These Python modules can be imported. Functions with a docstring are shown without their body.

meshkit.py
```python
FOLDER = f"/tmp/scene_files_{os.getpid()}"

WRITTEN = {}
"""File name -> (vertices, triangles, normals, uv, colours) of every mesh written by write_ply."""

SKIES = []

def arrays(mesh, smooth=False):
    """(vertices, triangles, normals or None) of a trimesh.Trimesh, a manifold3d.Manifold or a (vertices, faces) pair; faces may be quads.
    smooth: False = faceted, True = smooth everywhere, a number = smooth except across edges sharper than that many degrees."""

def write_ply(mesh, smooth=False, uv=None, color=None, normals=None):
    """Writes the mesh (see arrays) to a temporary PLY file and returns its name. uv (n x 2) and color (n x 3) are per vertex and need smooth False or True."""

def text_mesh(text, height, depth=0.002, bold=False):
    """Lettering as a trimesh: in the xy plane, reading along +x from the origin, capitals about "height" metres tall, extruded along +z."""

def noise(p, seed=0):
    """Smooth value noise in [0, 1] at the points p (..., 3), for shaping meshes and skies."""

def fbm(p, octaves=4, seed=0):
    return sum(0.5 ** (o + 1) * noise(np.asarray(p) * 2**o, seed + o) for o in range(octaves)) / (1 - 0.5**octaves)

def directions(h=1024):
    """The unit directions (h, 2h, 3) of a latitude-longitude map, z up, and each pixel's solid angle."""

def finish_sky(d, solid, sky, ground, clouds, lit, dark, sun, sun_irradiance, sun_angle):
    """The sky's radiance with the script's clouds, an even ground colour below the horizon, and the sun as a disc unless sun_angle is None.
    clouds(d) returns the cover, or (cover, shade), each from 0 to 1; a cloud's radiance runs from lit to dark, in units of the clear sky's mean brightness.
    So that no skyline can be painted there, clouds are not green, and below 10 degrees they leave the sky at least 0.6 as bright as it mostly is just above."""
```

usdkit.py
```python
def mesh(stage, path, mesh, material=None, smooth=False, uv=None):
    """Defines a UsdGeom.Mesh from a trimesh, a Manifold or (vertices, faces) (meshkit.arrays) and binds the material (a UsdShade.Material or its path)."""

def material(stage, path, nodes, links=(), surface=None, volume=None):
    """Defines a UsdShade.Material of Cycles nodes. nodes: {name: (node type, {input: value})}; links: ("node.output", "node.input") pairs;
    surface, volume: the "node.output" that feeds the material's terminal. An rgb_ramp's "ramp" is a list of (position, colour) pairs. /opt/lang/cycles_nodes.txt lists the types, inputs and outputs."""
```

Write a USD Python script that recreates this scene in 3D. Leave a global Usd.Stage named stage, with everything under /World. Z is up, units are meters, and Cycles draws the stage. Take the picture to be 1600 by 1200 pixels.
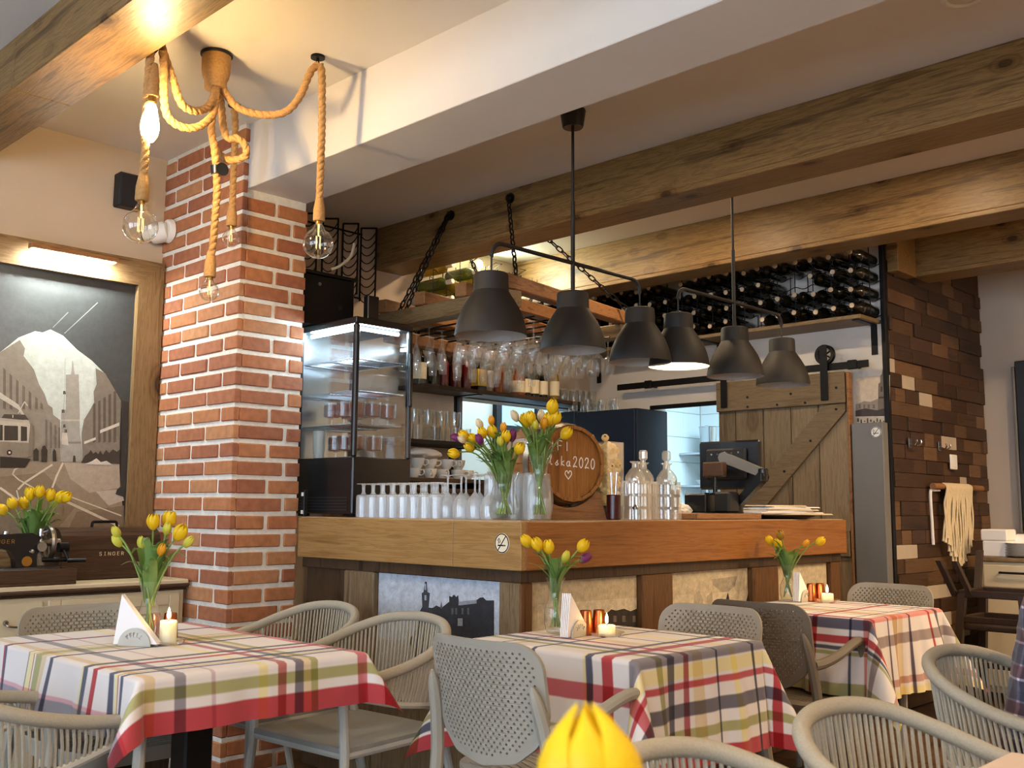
import math, random
import numpy as np, trimesh, usdkit, meshkit
import manifold3d as m3
from pxr import Gf, Sdf, Usd, UsdGeom, UsdLux, UsdShade, Vt
from shapely.geometry import Polygon, Point, box as sbox
from shapely.ops import unary_union
from shapely import affinity

stage = Usd.Stage.CreateInMemory()
UsdGeom.SetStageUpAxis(stage, 'Z'); UsdGeom.SetStageMetersPerUnit(stage, 1.0)
W = UsdGeom.Xform.Define(stage, '/World'); stage.SetDefaultPrim(W.GetPrim())
UsdGeom.Scope.Define(stage, '/World/Looks')
PI = math.pi

# ---------------------------------------------------------------- camera, sky, lights, exposure
EYE = (0.0, 0.0, 1.18)
cam = UsdGeom.Camera.Define(stage, '/World/camera')
PITCH, ROLL, YAW = 0.12131, 0.00726, 0.7741
_d = np.array([-math.sin(YAW) * math.cos(PITCH), math.cos(YAW) * math.cos(PITCH), math.sin(PITCH)])
_r = np.array([math.cos(YAW), math.sin(YAW), 0.0]); _u = np.cross(_r, _d)
_r, _u = math.cos(ROLL) * _r + math.sin(ROLL) * _u, -math.sin(ROLL) * _r + math.cos(ROLL) * _u
cam.AddTransformOp().Set(Gf.Matrix4d(*_r, 0, *_u, 0, *(-_d), 0, *EYE, 1))
cam.CreateHorizontalApertureAttr(36.0); cam.CreateVerticalApertureAttr(27.0)
cam.CreateFocalLengthAttr(1594.14 / 1600 * 36.0)
cam.CreateClippingRangeAttr(Gf.Vec2f(0.05, 200))
cam.CreateFStopAttr(8.0); cam.CreateFocusDistanceAttr(4.2)
cam.CreateExposureAttr(1.0)

def srgb(h):
    if isinstance(h, str):
        h = h.lstrip('#'); h = [int(h[i:i + 2], 16) / 255 for i in (0, 2, 4)]
    return tuple(((c / 12.92) if c <= 0.04045 else ((c + 0.055) / 1.055) ** 2.4) for c in h)

dome = UsdLux.DomeLight.Define(stage, '/World/sky_light')
dome.CreateIntensityAttr(1.3); dome.CreateColorAttr(Gf.Vec3f(0.80, 0.92, 1.12))

def area_light(name, kind, loc, size, power, color, rot=(0, 0, 0)):
    if kind == 'rect':
        l = UsdLux.RectLight.Define(stage, '/World/' + name); l.CreateWidthAttr(size[0]); l.CreateHeightAttr(size[1])
    elif kind == 'disk':
        l = UsdLux.DiskLight.Define(stage, '/World/' + name); l.CreateRadiusAttr(size)
    else:
        l = UsdLux.SphereLight.Define(stage, '/World/' + name); l.CreateRadiusAttr(size)
    l.CreateIntensityAttr(power); l.CreateColorAttr(Gf.Vec3f(*color)); l.AddTranslateOp().Set(Gf.Vec3d(*loc))
    l.AddRotateXYZOp().Set(Gf.Vec3f(*rot))
    return l

WARM = (1.0, 0.72, 0.44); COOL = (0.72, 0.90, 1.0); KIT = (0.56, 0.83, 1.0)
# downlights: all but the first unseen, placed to light dining room and bar
DOWN = [(-1.22, 3.47), (0.9, 3.4), (2.6, 3.4), (-0.9, 0.5), (0.9, 0.5), (2.6, 0.5), (-0.3, 5.75), (1.4, 5.75), (0.9, 7.1), (-4.35, 4.55), (-3.3, 4.55), (-2.0, 4.55)]
for i, (x, y) in enumerate(DOWN):
    if i: area_light('downlight_glow_%d' % i, 'disk', (x, y, 2.935), 0.05, 230 if x < -1.5 else 600 if y < 5 else 1500, WARM)
# two unseen cold kitchen lights, placed to light hatch and doorway
area_light('kitchen_panel_glow', 'rect', (-5.58, 5.3, 2.6), (.6, 1.6), 5, KIT)
area_light('kitchen_panel_glow_1', 'rect', (-4.2, 7.6, 2.6), (1.6, 1.2), 10, KIT)

# ---------------------------------------------------------------- helpers
class MB(list):
    def add(self, *ms):
        self.extend(m for m in ms if m is not None); return self
def tm(v, f): return trimesh.Trimesh(np.asarray(v, float), np.asarray(f, int), process=False)
def cat(*ms):
    l = [x for m in ms for x in (m if isinstance(m, (list, tuple)) else [m])]
    return trimesh.util.concatenate(l) if len(l) > 1 else l[0]
def mv(m, x=0, y=0, z=0):
    m = m.copy(); m.apply_translation((x, y, z)); return m
def rot(m, deg, axis=(0, 0, 1), at=(0, 0, 0)):
    m = m.copy(); m.apply_transform(trimesh.transformations.rotation_matrix(math.radians(deg), axis, at)); return m
def sc(m, x, y, z):
    m = m.copy(); m.apply_scale((x, y, z)); return m
def box(x0, x1, y0, y1, z0, z1, b=0.0):
    """A box with chamfered edges."""
    if x0 > x1: x0, x1 = x1, x0
    if y0 > y1: y0, y1 = y1, y0
    if z0 > z1: z0, z1 = z1, z0
    if b <= 0: return mv(trimesh.creation.box((x1 - x0, y1 - y0, z1 - z0)), (x0 + x1) / 2, (y0 + y1) / 2, (z0 + z1) / 2)
    b = min(b, (x1 - x0) * .45, (y1 - y0) * .45, (z1 - z0) * .45)
    P = [q for x, xb in ((x0, b), (x1, -b)) for y, yb in ((y0, b), (y1, -b)) for z, zb in ((z0, b), (z1, -b)) for q in ((x, y + yb, z + zb), (x + xb, y, z + zb), (x + xb, y + yb, z))]
    return trimesh.Trimesh(P, process=False).convex_hull
def hull(P): return trimesh.Trimesh(np.asarray(P, float), process=False).convex_hull
def lathe(prof, n=24):
    """Surface of revolution of (r, z) points (kept open where r > 0 at the ends)."""
    prof = np.asarray(prof, float); a = np.arange(n) * 2 * PI / n
    v = np.stack([np.outer(prof[:, 0], np.cos(a)), np.outer(prof[:, 0], np.sin(a)), np.repeat(prof[:, 1:2], n, 1)], -1).reshape(-1, 3)
    k, j = np.meshgrid(np.arange(len(prof) - 1), np.arange(n), indexing='ij'); j2 = (j + 1) % n
    q = np.stack([k * n + j, k * n + j2, (k + 1) * n + j2, (k + 1) * n + j], -1).reshape(-1, 4)
    m = tm(v, np.vstack([q[:, [0, 1, 2]], q[:, [0, 2, 3]]])); m.merge_vertices()
    m.update_faces(m.nondegenerate_faces()); return m
def cyl(r, z0, z1, n=20, r2=None, b=0.0):
    r2 = r if r2 is None else r2
    p = [(0, z0), (r - b, z0), (r, z0 + b), (r2, z1 - b), (r2 - b, z1), (0, z1)] if b else [(0, z0), (r, z0), (r2, z1), (0, z1)]
    return lathe(p, n)
def smooth_path(P, n=8, closed=False):
    P = np.asarray(P, float); N = len(P); out = []
    rng = range(N if closed else N - 1)
    for i in rng:
        if closed: p0, p1, p2, p3 = P[i - 1], P[i], P[(i + 1) % N], P[(i + 2) % N]
        else: p0, p1, p2, p3 = P[max(i - 1, 0)], P[i], P[i + 1], P[min(i + 2, N - 1)]
        for t in np.linspace(0, 1, n, endpoint=False):
            out.append(.5 * ((2 * p1) + (-p0 + p2) * t + (2 * p0 - 5 * p1 + 4 * p2 - p3) * t * t + (-p0 + 3 * p1 - 3 * p2 + p3) * t ** 3))
    if not closed: out.append(P[-1])
    return np.array(out)
def frames(P, closed=False):
    P = np.asarray(P, float)
    T = (np.roll(P, -1, 0) - np.roll(P, 1, 0)) if closed else np.gradient(P, axis=0)
    T /= np.linalg.norm(T, axis=1, keepdims=True) + 1e-12
    u = np.cross(T[0], (0, 0, 1.0) if abs(T[0][2]) < .9 else (1.0, 0, 0)); u /= np.linalg.norm(u); U = [u]
    for t in T[1:]:
        u = U[-1] - t * (U[-1] @ t); u /= np.linalg.norm(u) + 1e-12; U.append(u)
    U = np.array(U); return T, U, np.cross(T, U)
def sweep(P, section, closed=False, caps=True, scale=None, twist=None):
    """Sweeps a closed 2-D section along P."""
    P = np.asarray(P, float); S = np.asarray(section, float); T, U, V = frames(P, closed); n, k = len(P), len(S)
    sc_ = np.ones(n) if scale is None else np.broadcast_to(scale, (n,))
    if twist is not None:
        c, s = np.cos(twist)[:, None], np.sin(twist)[:, None]; U, V = c * U + s * V, -s * U + c * V
    v = (P[:, None] + sc_[:, None, None] * (S[None, :, :1] * U[:, None] + S[None, :, 1:] * V[:, None])).reshape(-1, 3)
    i, j = np.meshgrid(np.arange(n if closed else n - 1), np.arange(k), indexing='ij'); i2, j2 = (i + 1) % n, (j + 1) % k
    q = np.stack([i * k + j, i * k + j2, i2 * k + j2, i2 * k + j], -1).reshape(-1, 4)
    f = [q[:, [0, 1, 2]], q[:, [0, 2, 3]]]
    if caps and not closed:
        v = np.vstack([v, P[0], P[-1]]); a = np.arange(k); b = (a + 1) % k
        f += [np.stack([b, a, np.full(k, n * k)], 1), np.stack([(n - 1) * k + a, (n - 1) * k + b, np.full(k, n * k + 1)], 1)]
    return tm(v, np.vstack(f))
def circ(r, n=8): a = np.arange(n) * 2 * PI / n; return np.stack([r * np.cos(a), r * np.sin(a)], 1)
def tube(P, r, n=8, closed=False, scale=None): return sweep(P, circ(r, n), closed, True, scale)
def rod(a, b, r, n=8): return tube([a, b], r, n)
def rope_mesh(P, r=.015, pitch=.085):
    """Three-strand laid rope."""
    P = np.asarray(P, float); L = np.r_[0, np.cumsum(np.linalg.norm(np.diff(P, axis=0), axis=1))]
    n = max(4, int(L[-1] / .005)); s = np.linspace(0, L[-1], n); Q = np.stack([np.interp(s, L, P[:, k]) for k in range(3)], 1)
    a = np.arange(15) * 2 * PI / 15; rr = r * (.74 + .34 * np.abs(np.cos(1.5 * a)) ** .7)
    return sweep(Q, np.stack([rr * np.cos(a), rr * np.sin(a)], 1), twist=s / pitch * 2 * PI)
def extr(poly, h, z=0.0):
    """Extruded shapely polygon (or multipolygon), from z to z + h."""
    gs = [g for g in getattr(poly, 'geoms', [poly]) if not g.is_empty and g.area > 1e-9]
    return mv(cat([trimesh.creation.extrude_polygon(g, h, engine='earcut') for g in gs]), 0, 0, z)
def rrect(w, h, r, n=5): return sbox(-w / 2 + r, -h / 2 + r, w / 2 - r, h / 2 - r).buffer(r, quad_segs=n)
def to_plane(m, o, X, Y):
    """Carries a mesh drawn in xy (thickness z) onto the plane through o spanned by X, Y."""
    X, Y = np.asarray(X, float), np.asarray(Y, float); Z = np.cross(X, Y); T = np.eye(4); T[:3, 0], T[:3, 1], T[:3, 2], T[:3, 3] = X, Y, Z, o
    m = m.copy(); m.apply_transform(T); return m

_names = {}
def fresh(parent, name):
    k = (str(parent), name); c = _names.get(k, 0); _names[k] = c + 1
    return '%s/%s' % (parent, name if c == 0 else '%s_%03d' % (name, c))
def tag(p, label=None, cat_=None, group=None, kind=None):
    for k, v in (('label', label), ('category', cat_), ('group', group), ('kind', kind)):
        if v: p.SetCustomDataByKey(k, v)
    return p
_loc = {}
def thing(name, label, cat_, loc=(0, 0, 0), rz=0, group=None, kind=None):
    path = fresh('/World', name); x = UsdGeom.Xform.Define(stage, path)
    x.AddTranslateOp().Set(Gf.Vec3d(*map(float, loc))); x.AddRotateZOp().Set(float(rz))
    p = x.GetPrim(); tag(p, label, cat_, group, kind); _loc[path] = (np.array(loc, float), rz); return p
def part(name, m, mat, parent, label=None, smooth=35, world=False, colors=None, uv=None, kind=None):
    """One Mesh prim under parent. world=True: the mesh is given in world space and carried into the thing's frame."""
    if isinstance(m, (list, tuple)): m = cat(list(m))
    pp = str(parent.GetPath())
    if world:
        o, rz = _loc['/'.join(pp.split('/')[:3])]; m = rot(mv(m, *(-o)), -rz)
    path = fresh(pp, name); g = usdkit.mesh(stage, path, m, MAT[mat] if isinstance(mat, str) else mat, smooth=False if (uv is not None or colors is not None) and smooth is not True else smooth, uv=uv)
    if colors is not None:
        UsdGeom.PrimvarsAPI(g).CreatePrimvar('tint', Sdf.ValueTypeNames.Color3fArray, 'vertex').Set(Vt.Vec3fArray.FromNumpy(np.asarray(colors, np.float32)))
    return tag(g.GetPrim(), label, kind=kind)
def single(name, m, mat, label=None, cat_=None, group=None, kind=None, smooth=35, **k):
    """A thing (or a piece of the setting) that is one mesh in world space."""
    if isinstance(m, (list, tuple)): m = cat(list(m))
    path = fresh('/World', name); g = usdkit.mesh(stage, path, m, MAT[mat] if isinstance(mat, str) else mat, smooth=smooth, **k); return tag(g.GetPrim(), label, cat_, group, kind)
def single_at(name, m, mat, label, cat_, loc, rz=0, group=None, smooth=35, pname=None):
    t = thing(name, label, cat_, loc, rz, group); part(pname or {'tumbler': 'bowl', 'goblet': 'bowl', 'balloon_glass': 'bowl', 'plate': 'dish'}.get(name, 'body'), m, mat, t, smooth=smooth); return t
def struct(name, m=None, mat=None, smooth=35, loc=(0, 0, 0)):
    if m is None:
        x = UsdGeom.Xform.Define(stage, fresh('/World', name)); _loc[str(x.GetPath())] = (np.zeros(3), 0); return tag(x.GetPrim(), kind='structure')
    return single(name, m, mat, kind='structure', smooth=smooth)
def copy(src, loc, rz=0, label=None, group=None, euler=None, name=None):
    """Another individual of a thing: a reference to the first one under the next number."""
    was = src.GetCustomData(); path = fresh('/World', name or __import__('re').sub(r'_\d{3}$', '', src.GetName())); x = UsdGeom.Xform.Define(stage, path); p = x.GetPrim()
    p.GetReferences().AddInternalReference(src.GetPath()); x.ClearXformOpOrder()
    for a in ('xformOp:translate', 'xformOp:rotateZ'): p.RemoveProperty(a)
    x.AddTranslateOp(opSuffix='at').Set(Gf.Vec3d(*map(float, loc)))
    if euler is not None: x.AddRotateXYZOp(opSuffix='turn').Set(Gf.Vec3f(*map(float, euler)))
    else: x.AddRotateZOp(opSuffix='turn').Set(float(rz))
    p.SetInstanceable(True); tag(p, label or was.get('label'), was.get('category'), group or was.get('group')); return p

# ---------------------------------------------------------------- materials
MAT = {}
def M(name, nodes, links=(), out='p.BSDF'):
    MAT[name] = usdkit.material(stage, '/World/Looks/' + name, nodes, links, surface=out); return MAT[name]
def plain(name, col, rough=.5, metal=0.0, spec=.5, var=.0, scale=20, bump=0.0, **kw):
    c = srgb(col); p = dict(base_color=c, roughness=rough, metallic=metal, specular_ior_level=spec, **kw); nd = {'p': ('principled_bsdf', p)}; ln = []
    if var or bump:
        nd['t'] = ('texture_coordinate', {}); nd['n'] = ('noise_texture', {'scale': scale, 'detail': 4}); ln.append(('t.object', 'n.vector'))
    if var:
        nd['r'] = ('rgb_ramp', {'ramp': [(.25, tuple(x * (1 - var) for x in c)), (.75, tuple(min(1, x * (1 + var)) for x in c))]}); ln += [('n.fac', 'r.fac'), ('r.color', 'p.base_color')]
    if bump: nd['b'] = ('bump', {'strength': bump, 'distance': .004}); ln += [('n.fac', 'b.height'), ('b.normal', 'p.normal')]
    return M(name, nd, ln)
def wood(name, light, mid, dark, axis='x', scale=1.0, rough=.55, knots=True, stretch=.06, bump=.25, per=False, knot_scale=3.2):
    """Stained softwood: stretched grain, growth bands, knots; per=True varies tone from piece to piece."""
    k = {'x': (stretch, 1, 1), 'y': (1, stretch, 1), 'z': (1, 1, stretch)}[axis]; k2 = tuple(min(1, v * 9) for v in k)
    L, Mi, D = srgb(light), srgb(mid), srgb(dark)
    nd = {'t': ('texture_coordinate', {}), 'm': ('mapping', {'scale': tuple(v * 60 * scale for v in k)}), 'm2': ('mapping', {'scale': tuple(v * 9 * scale for v in k)}),
          'n': ('noise_texture', {'scale': 1.0, 'detail': 6, 'roughness': .65, 'distortion': .6}), 'w': ('noise_texture', {'scale': 1.0, 'detail': 3, 'distortion': 1.6}),
          'a': ('math', {'math_type': 'multiply', 'value2': .55}), 'b': ('math', {'math_type': 'multiply_add', 'value2': .5}),
          'r': ('rgb_ramp', {'ramp': [(.34, D), (.44, Mi), (.50, L), (.54, Mi), (.58, L), (.66, Mi), (.74, D)]}),
          'p': ('principled_bsdf', {'roughness': rough, 'specular_ior_level': .35}), 'bu': ('bump', {'strength': bump, 'distance': .003})}
    ln = [('t.object', 'm.vector'), ('t.object', 'm2.vector'), ('m.vector', 'n.vector'), ('m2.vector', 'w.vector'), ('w.fac', 'a.value1'), ('n.fac', 'b.value1'), ('a.value', 'b.value3'), ('b.value', 'r.fac'), ('n.fac', 'bu.height'), ('bu.normal', 'p.normal')]
    last = 'r.color'
    if knots:
        nd['mk'] = ('mapping', {'scale': tuple(v * knot_scale for v in k2)}); nd['v'] = ('voronoi_texture', {'scale': 1.0, 'randomness': 1.0})
        nd['kr'] = ('rgb_ramp', {'ramp': [(0, (.10, .07, .05)), (.05, (.30, .22, .16)), (.07, (.16, .12, .09)), (.095, (.55, .47, .4)), (.14, (.8, .76, .7)), (.17, (.66, .6, .54)), (.21, (.95, .93, .9)), (.27, (1, 1, 1))]}); nd['km'] = ('mix', {'mix_type': 'multiply', 'fac': 1.0})
        ln += [('t.object', 'mk.vector'), ('mk.vector', 'v.vector'), ('v.distance', 'kr.fac'), (last, 'km.color1'), ('kr.color', 'km.color2')]; last = 'km.color'
    if per:
        nd['g'] = ('object_info', {}); nd['pr'] = ('map_range', {'to_min': .7, 'to_max': 1.25}); nd['pm'] = ('hsv', {}); ln += [('g.random', 'pr.value'), ('pr.result', 'pm.value'), (last, 'pm.color')]; last = 'pm.color'
    ln.append((last, 'p.base_color')); return M(name, nd, ln)
def thin_glass(name, tint=(1, 1, 1), rough=0.0, base=.05, edge=.75, painted_gleam=0.0, power=3.5):
    """Thin clear glass: lets light straight through, mirrors at grazing angles; white mixed in paints a gleam of caught light."""
    nd = {'t': ('transparent_bsdf', {'color': tint}), 'g': ('glossy_bsdf', {'color': (1, 1, 1), 'roughness': rough}), 'w': ('layer_weight', {'blend': .5}), 'e': ('math', {'math_type': 'power', 'value2': power}), 'k': ('math', {'math_type': 'multiply_add', 'value2': edge, 'value3': base, 'use_clamp': True}), 'x': ('mix_closure', {})}
    ln = [('w.facing', 'e.value1'), ('e.value', 'k.value1'), ('k.value', 'x.fac'), ('g.BSDF', 'x.closure2')]
    if painted_gleam:
        nd['d'] = ('translucent_bsdf', {'color': (.95, .97, 1)}); nd['d2'] = ('diffuse_bsdf', {'color': (.95, .97, 1)}); nd['dm'] = ('mix_closure', {'fac': .5}); nd['m'] = ('mix_closure', {'fac': painted_gleam}); ln += [('d.BSDF', 'dm.closure1'), ('d2.BSDF', 'dm.closure2'), ('t.BSDF', 'm.closure1'), ('dm.closure', 'm.closure2'), ('m.closure', 'x.closure1')]
    else: ln.append(('t.BSDF', 'x.closure1'))
    M(name, nd, ln, 'x.closure')
def glow(name, col, strength): return M(name, {'e': ('emission', {'color': col if isinstance(col, tuple) else srgb(col), 'strength': strength})}, (), 'e.emission')
def tinted(name, rough=.6, spec=.3, grain=.10, scale=60, bump=0.0, coat=0.0):
    """Flat print or paint whose colour comes with the mesh, with a fine grain."""
    M(name, {'a': ('attribute', {'attribute': 'tint'}), 't': ('texture_coordinate', {}), 'n': ('noise_texture', {'scale': scale, 'detail': 8, 'roughness': .78}), 'r': ('map_range', {'from_min': .25, 'from_max': .75, 'to_min': 1 - grain, 'to_max': 1 + grain}),
             'h': ('hsv', {}), 'p': ('principled_bsdf', {'roughness': rough, 'specular_ior_level': spec, 'coat_weight': coat})},
      [('t.object', 'n.vector'), ('n.fac', 'r.value'), ('r.result', 'h.value'), ('a.color', 'h.color'), ('h.color', 'p.base_color')])

plain('plaster_white', 'd9d2c8', .85, var=.03, scale=3, bump=.05)
plain('plaster_ceiling', 'dcd6cd', .9, var=.02, scale=2, bump=.04)
plain('plaster_warm', 'c6b5a0', .85, var=.05, scale=2.5, bump=.06)
plain('mortar', 'dedad0', .95, var=.10, scale=45, bump=.7)
for i, c in enumerate(('a86a45', 'ad724a', '995e42', 'b07b54', 'a06546')):
    plain('brick_clay_%d' % i, c, .8, var=.20, scale=28, bump=.35)
wood('beam_pine', '8f6f42', '6f5430', '463219', 'x', 1.0, .42, knot_scale=5.5)
wood('frame_pine', '8f7350', '775c3a', '55401f', 'z', 1.1, .55)
wood('frame_pine_flat', '8f7350', '775c3a', '55401f', 'y', 1.1, .55)
wood('fascia_oak_x', 'a3804f', '8f6b3d', '6f4f28', 'x', .8, .38, knots=False, stretch=.045)
wood('fascia_oak_warm_lit', '97622f', '84511f', '643a15', 'y', .8, .35, knots=False, stretch=.045)  # same oak, with the warm lamp light of the long side put in
wood('panel_dark', '4b3723', '3b2a1a', '241811', 'z', 1.0, .55)
wood('post_brown', '7d6a4e', '65533c', '403324', 'z', 1.2, .55)
wood('post_brown_y', '6d4a2a', '553717', '33200f', 'z', 1.2, .5)  # brown of the posts with warm light on the long side put in
wood('barn_board', '87755a', '736148', '544430', 'z', 1.0, .6, per=True)
wood('barn_brace', '7d6a4f', '69573f', '4b3c29', 'x', 1.0, .6)
wood('rack_wood', '9b6f47', '835a36', '5f3e22', 'y', 1.2, .6)
wood('shelf_wood', '8b7554', '6f5a3d', '4a3a26', 'x', 1.2, .5)
wood('shelf_dark', '4a382a', '3a2b20', '261b13', 'y', 1.2, .5)
wood('chair_dark', '37261b', '2a1c14', '1a110c', 'z', 1.4, .45, knots=False)
wood('case_brown', '4a3527', '3d2b1f', '2b1d14', 'y', .9, .32, knots=False)
wood('tray_brown', '513a28', '422d1e', '2c1d13', 'y', .9, .4, knots=False)
wood('barrel_wood', '9c6a35', '875627', '603a18', 'z', .8, .42, knots=False)
wood('floor_board', '6b523c', '58412e', '3c2b1e', 'y', .7, .4, per=True)
wood('table_top_wood', 'b9a184', 'a58c6d', '8a7154', 'x', 1, .45, knots=False)
wood('mosaic_dark', '4a3323', '382518', '22150d', 'y', 1.2, .55, knots=False, per=True)
wood('mosaic_mid', '694e35', '573e27', '3d2a1a', 'y', 1.2, .55, knots=False, per=True)
plain('mosaic_pale', 'b3a593', .55, var=.06, scale=12)
plain('table_pale', 'd8c4b2', .5, var=.03)
plain('black_steel', '17171a', .42, metal=.6)
plain('black_matt', '121214', .55)
plain('black_plastic', '101114', .3)
plain('lamp_shade', '1e1b19', .62, var=.04, scale=40)
plain('lamp_inside', '9d9890', .5)
plain('dark_cabinet', '202a3c', .35, metal=.5)
plain('grey_panel', '716f6c', .38, var=.03, scale=3)
plain('white_plastic', 'e9e7e1', .35)
plain('porcelain', 'efede8', .18)
plain('cream_paint', 'cbbd9d', .5, var=.05, scale=6)
plain('brass', 'b08a4a', .3, metal=1.0)
plain('copper', 'b4683a', .28, metal=1.0, var=.10, scale=9)
plain('steel', 'b9bcc0', .22, metal=1.0)
plain('old_nickel', '9a958c', .32, metal=1.0)
plain('jute', 'b48a55', .9, var=.18, scale=120, bump=.6)
plain('cotton_cord', 'd8c6a2', .95, var=.10, scale=60, bump=.4)
plain('chair_plastic', '979285', .5, bump=.08, scale=300)
plain('chair_plastic_b', '938b7b', .5, bump=.08, scale=300)
plain('chair_taupe', '6a5f50', .5, bump=.08, scale=300)
plain('chair_metal', 'b4b1a6', .42)
plain('chair_cord', 'a59e8d', .8, var=.08, scale=200, bump=.3)
plain('seat_mesh', '8f8c84', .75, var=.06, scale=300, bump=.3)
plain('cushion_dark', '33343a', .9, var=.12, scale=120, bump=.3)
plain('stem_green', '6f8a3a', .5)
plain('stem_pale', 'a3ab55', .45)
plain('candle_wax', 'f3e2bd', .5, subsurface_weight=.6, subsurface_scale=.02, subsurface_radius=(1, .6, .3))
plain('napkin', 'ece8e6', .9)
plain('paper_white', 'e6e3df', .85)
plain('skin', 'c79a80', .55, subsurface_weight=.1)
plain('hair_brown', '3a2a1f', .7)
plain('jelly', 'c2321f', .25, transmission_weight=.35)
plain('gold', 'c79a4d', .3, metal=1.0)
plain('bottle_dark', '0c110b', .08, coat_weight=.6)
plain('bottle_green', '5d6a1e', .08, transmission_weight=.55, coat_weight=.6)
plain('bottle_yellow', 'b99a35', .08, transmission_weight=.6, coat_weight=.6)
plain('bottle_red', '5a1114', .1, coat_weight=.6)
plain('bottle_amber', 'b0591c', .08, transmission_weight=.5, coat_weight=.6)
plain('cap_pale', 'd8c2a0', .4)
plain('capsule_dark', '1a1210', .4)
plain('cap_white', 'ece8e0', .4)
plain('label_paper', 'e2d7bb', .7)
plain('label_yellow', 'd7b23c', .7)
plain('pasta', 'e8c98d', .6, var=.12, scale=30)
plain('tile_white', 'dfe6e8', .2)
plain('dark_frame', '1c1f25', .4)
plain('wine_red', '3d0b12', .2)
thin_glass('glass_thin', (.98, .99, .985), painted_gleam=.06)
thin_glass('glass_bulb', (.97, .94, .88), base=.08, edge=.9, power=2.2)
thin_glass('glass_pane', (.93, .96, .97), base=.05, edge=.5)
thin_glass('glass_vase', (.97, .99, .975), base=.05, edge=.9, power=2.6, painted_gleam=.045)
thin_glass('glass_goblet', (.96, .985, 1.0), base=.06, edge=.7, painted_gleam=.28)  # white mixed in to paint the window light that goblets catch
thin_glass('glass_cut', (.97, .93, .84), rough=.05, base=.16, edge=.7, painted_gleam=.22)  # white and warm tint put lamp light into the cut glass
glow('led_strip', (.66, .86, 1.0), 80)
glow('led_warm', (.96, 1.0, .92), 130)
glow('bulb_lit', (1.0, .67, .29), 185)
glow('filament', (1.0, .62, .22), 1.6)  # faint glow put into the gold filaments of the unlit bulbs
glow('pendant_bulb', (1.0, .80, .50), 120)
glow('flame', (1.0, .60, .22), 48)
plain('downlight_face', 'd8d2c4', .3)
tinted('print_matt', .55, .35, .20, 34)
tinted('print_grain', .7, .2, .42, 30)
tinted('lettering', .6, .3, .02)
M('tulip_petal', {'a': ('attribute', {'attribute': 'tint'}), 'p': ('principled_bsdf', {'roughness': .45, 'specular_ior_level': .35}), 't': ('translucent_bsdf', {}), 'x': ('mix_closure', {'fac': .25})},
  [('a.color', 'p.base_color'), ('a.color', 't.color'), ('p.BSDF', 'x.closure1'), ('t.BSDF', 'x.closure2')], 'x.closure')
M('tulip_leaf', {'t0': ('texture_coordinate', {}), 'n': ('noise_texture', {'scale': 12, 'detail': 3}), 'r': ('rgb_ramp', {'ramp': [(.3, srgb('4f7436')), (.7, srgb('7c9a55'))]}), 'p': ('principled_bsdf', {'roughness': .42}), 't': ('translucent_bsdf', {'color': srgb('7d9c3c')}), 'x': ('mix_closure', {'fac': .25})},
  [('t0.object', 'n.vector'), ('n.fac', 'r.fac'), ('r.color', 'p.base_color'), ('p.BSDF', 'x.closure1'), ('t.BSDF', 'x.closure2')], 'x.closure')
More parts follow.
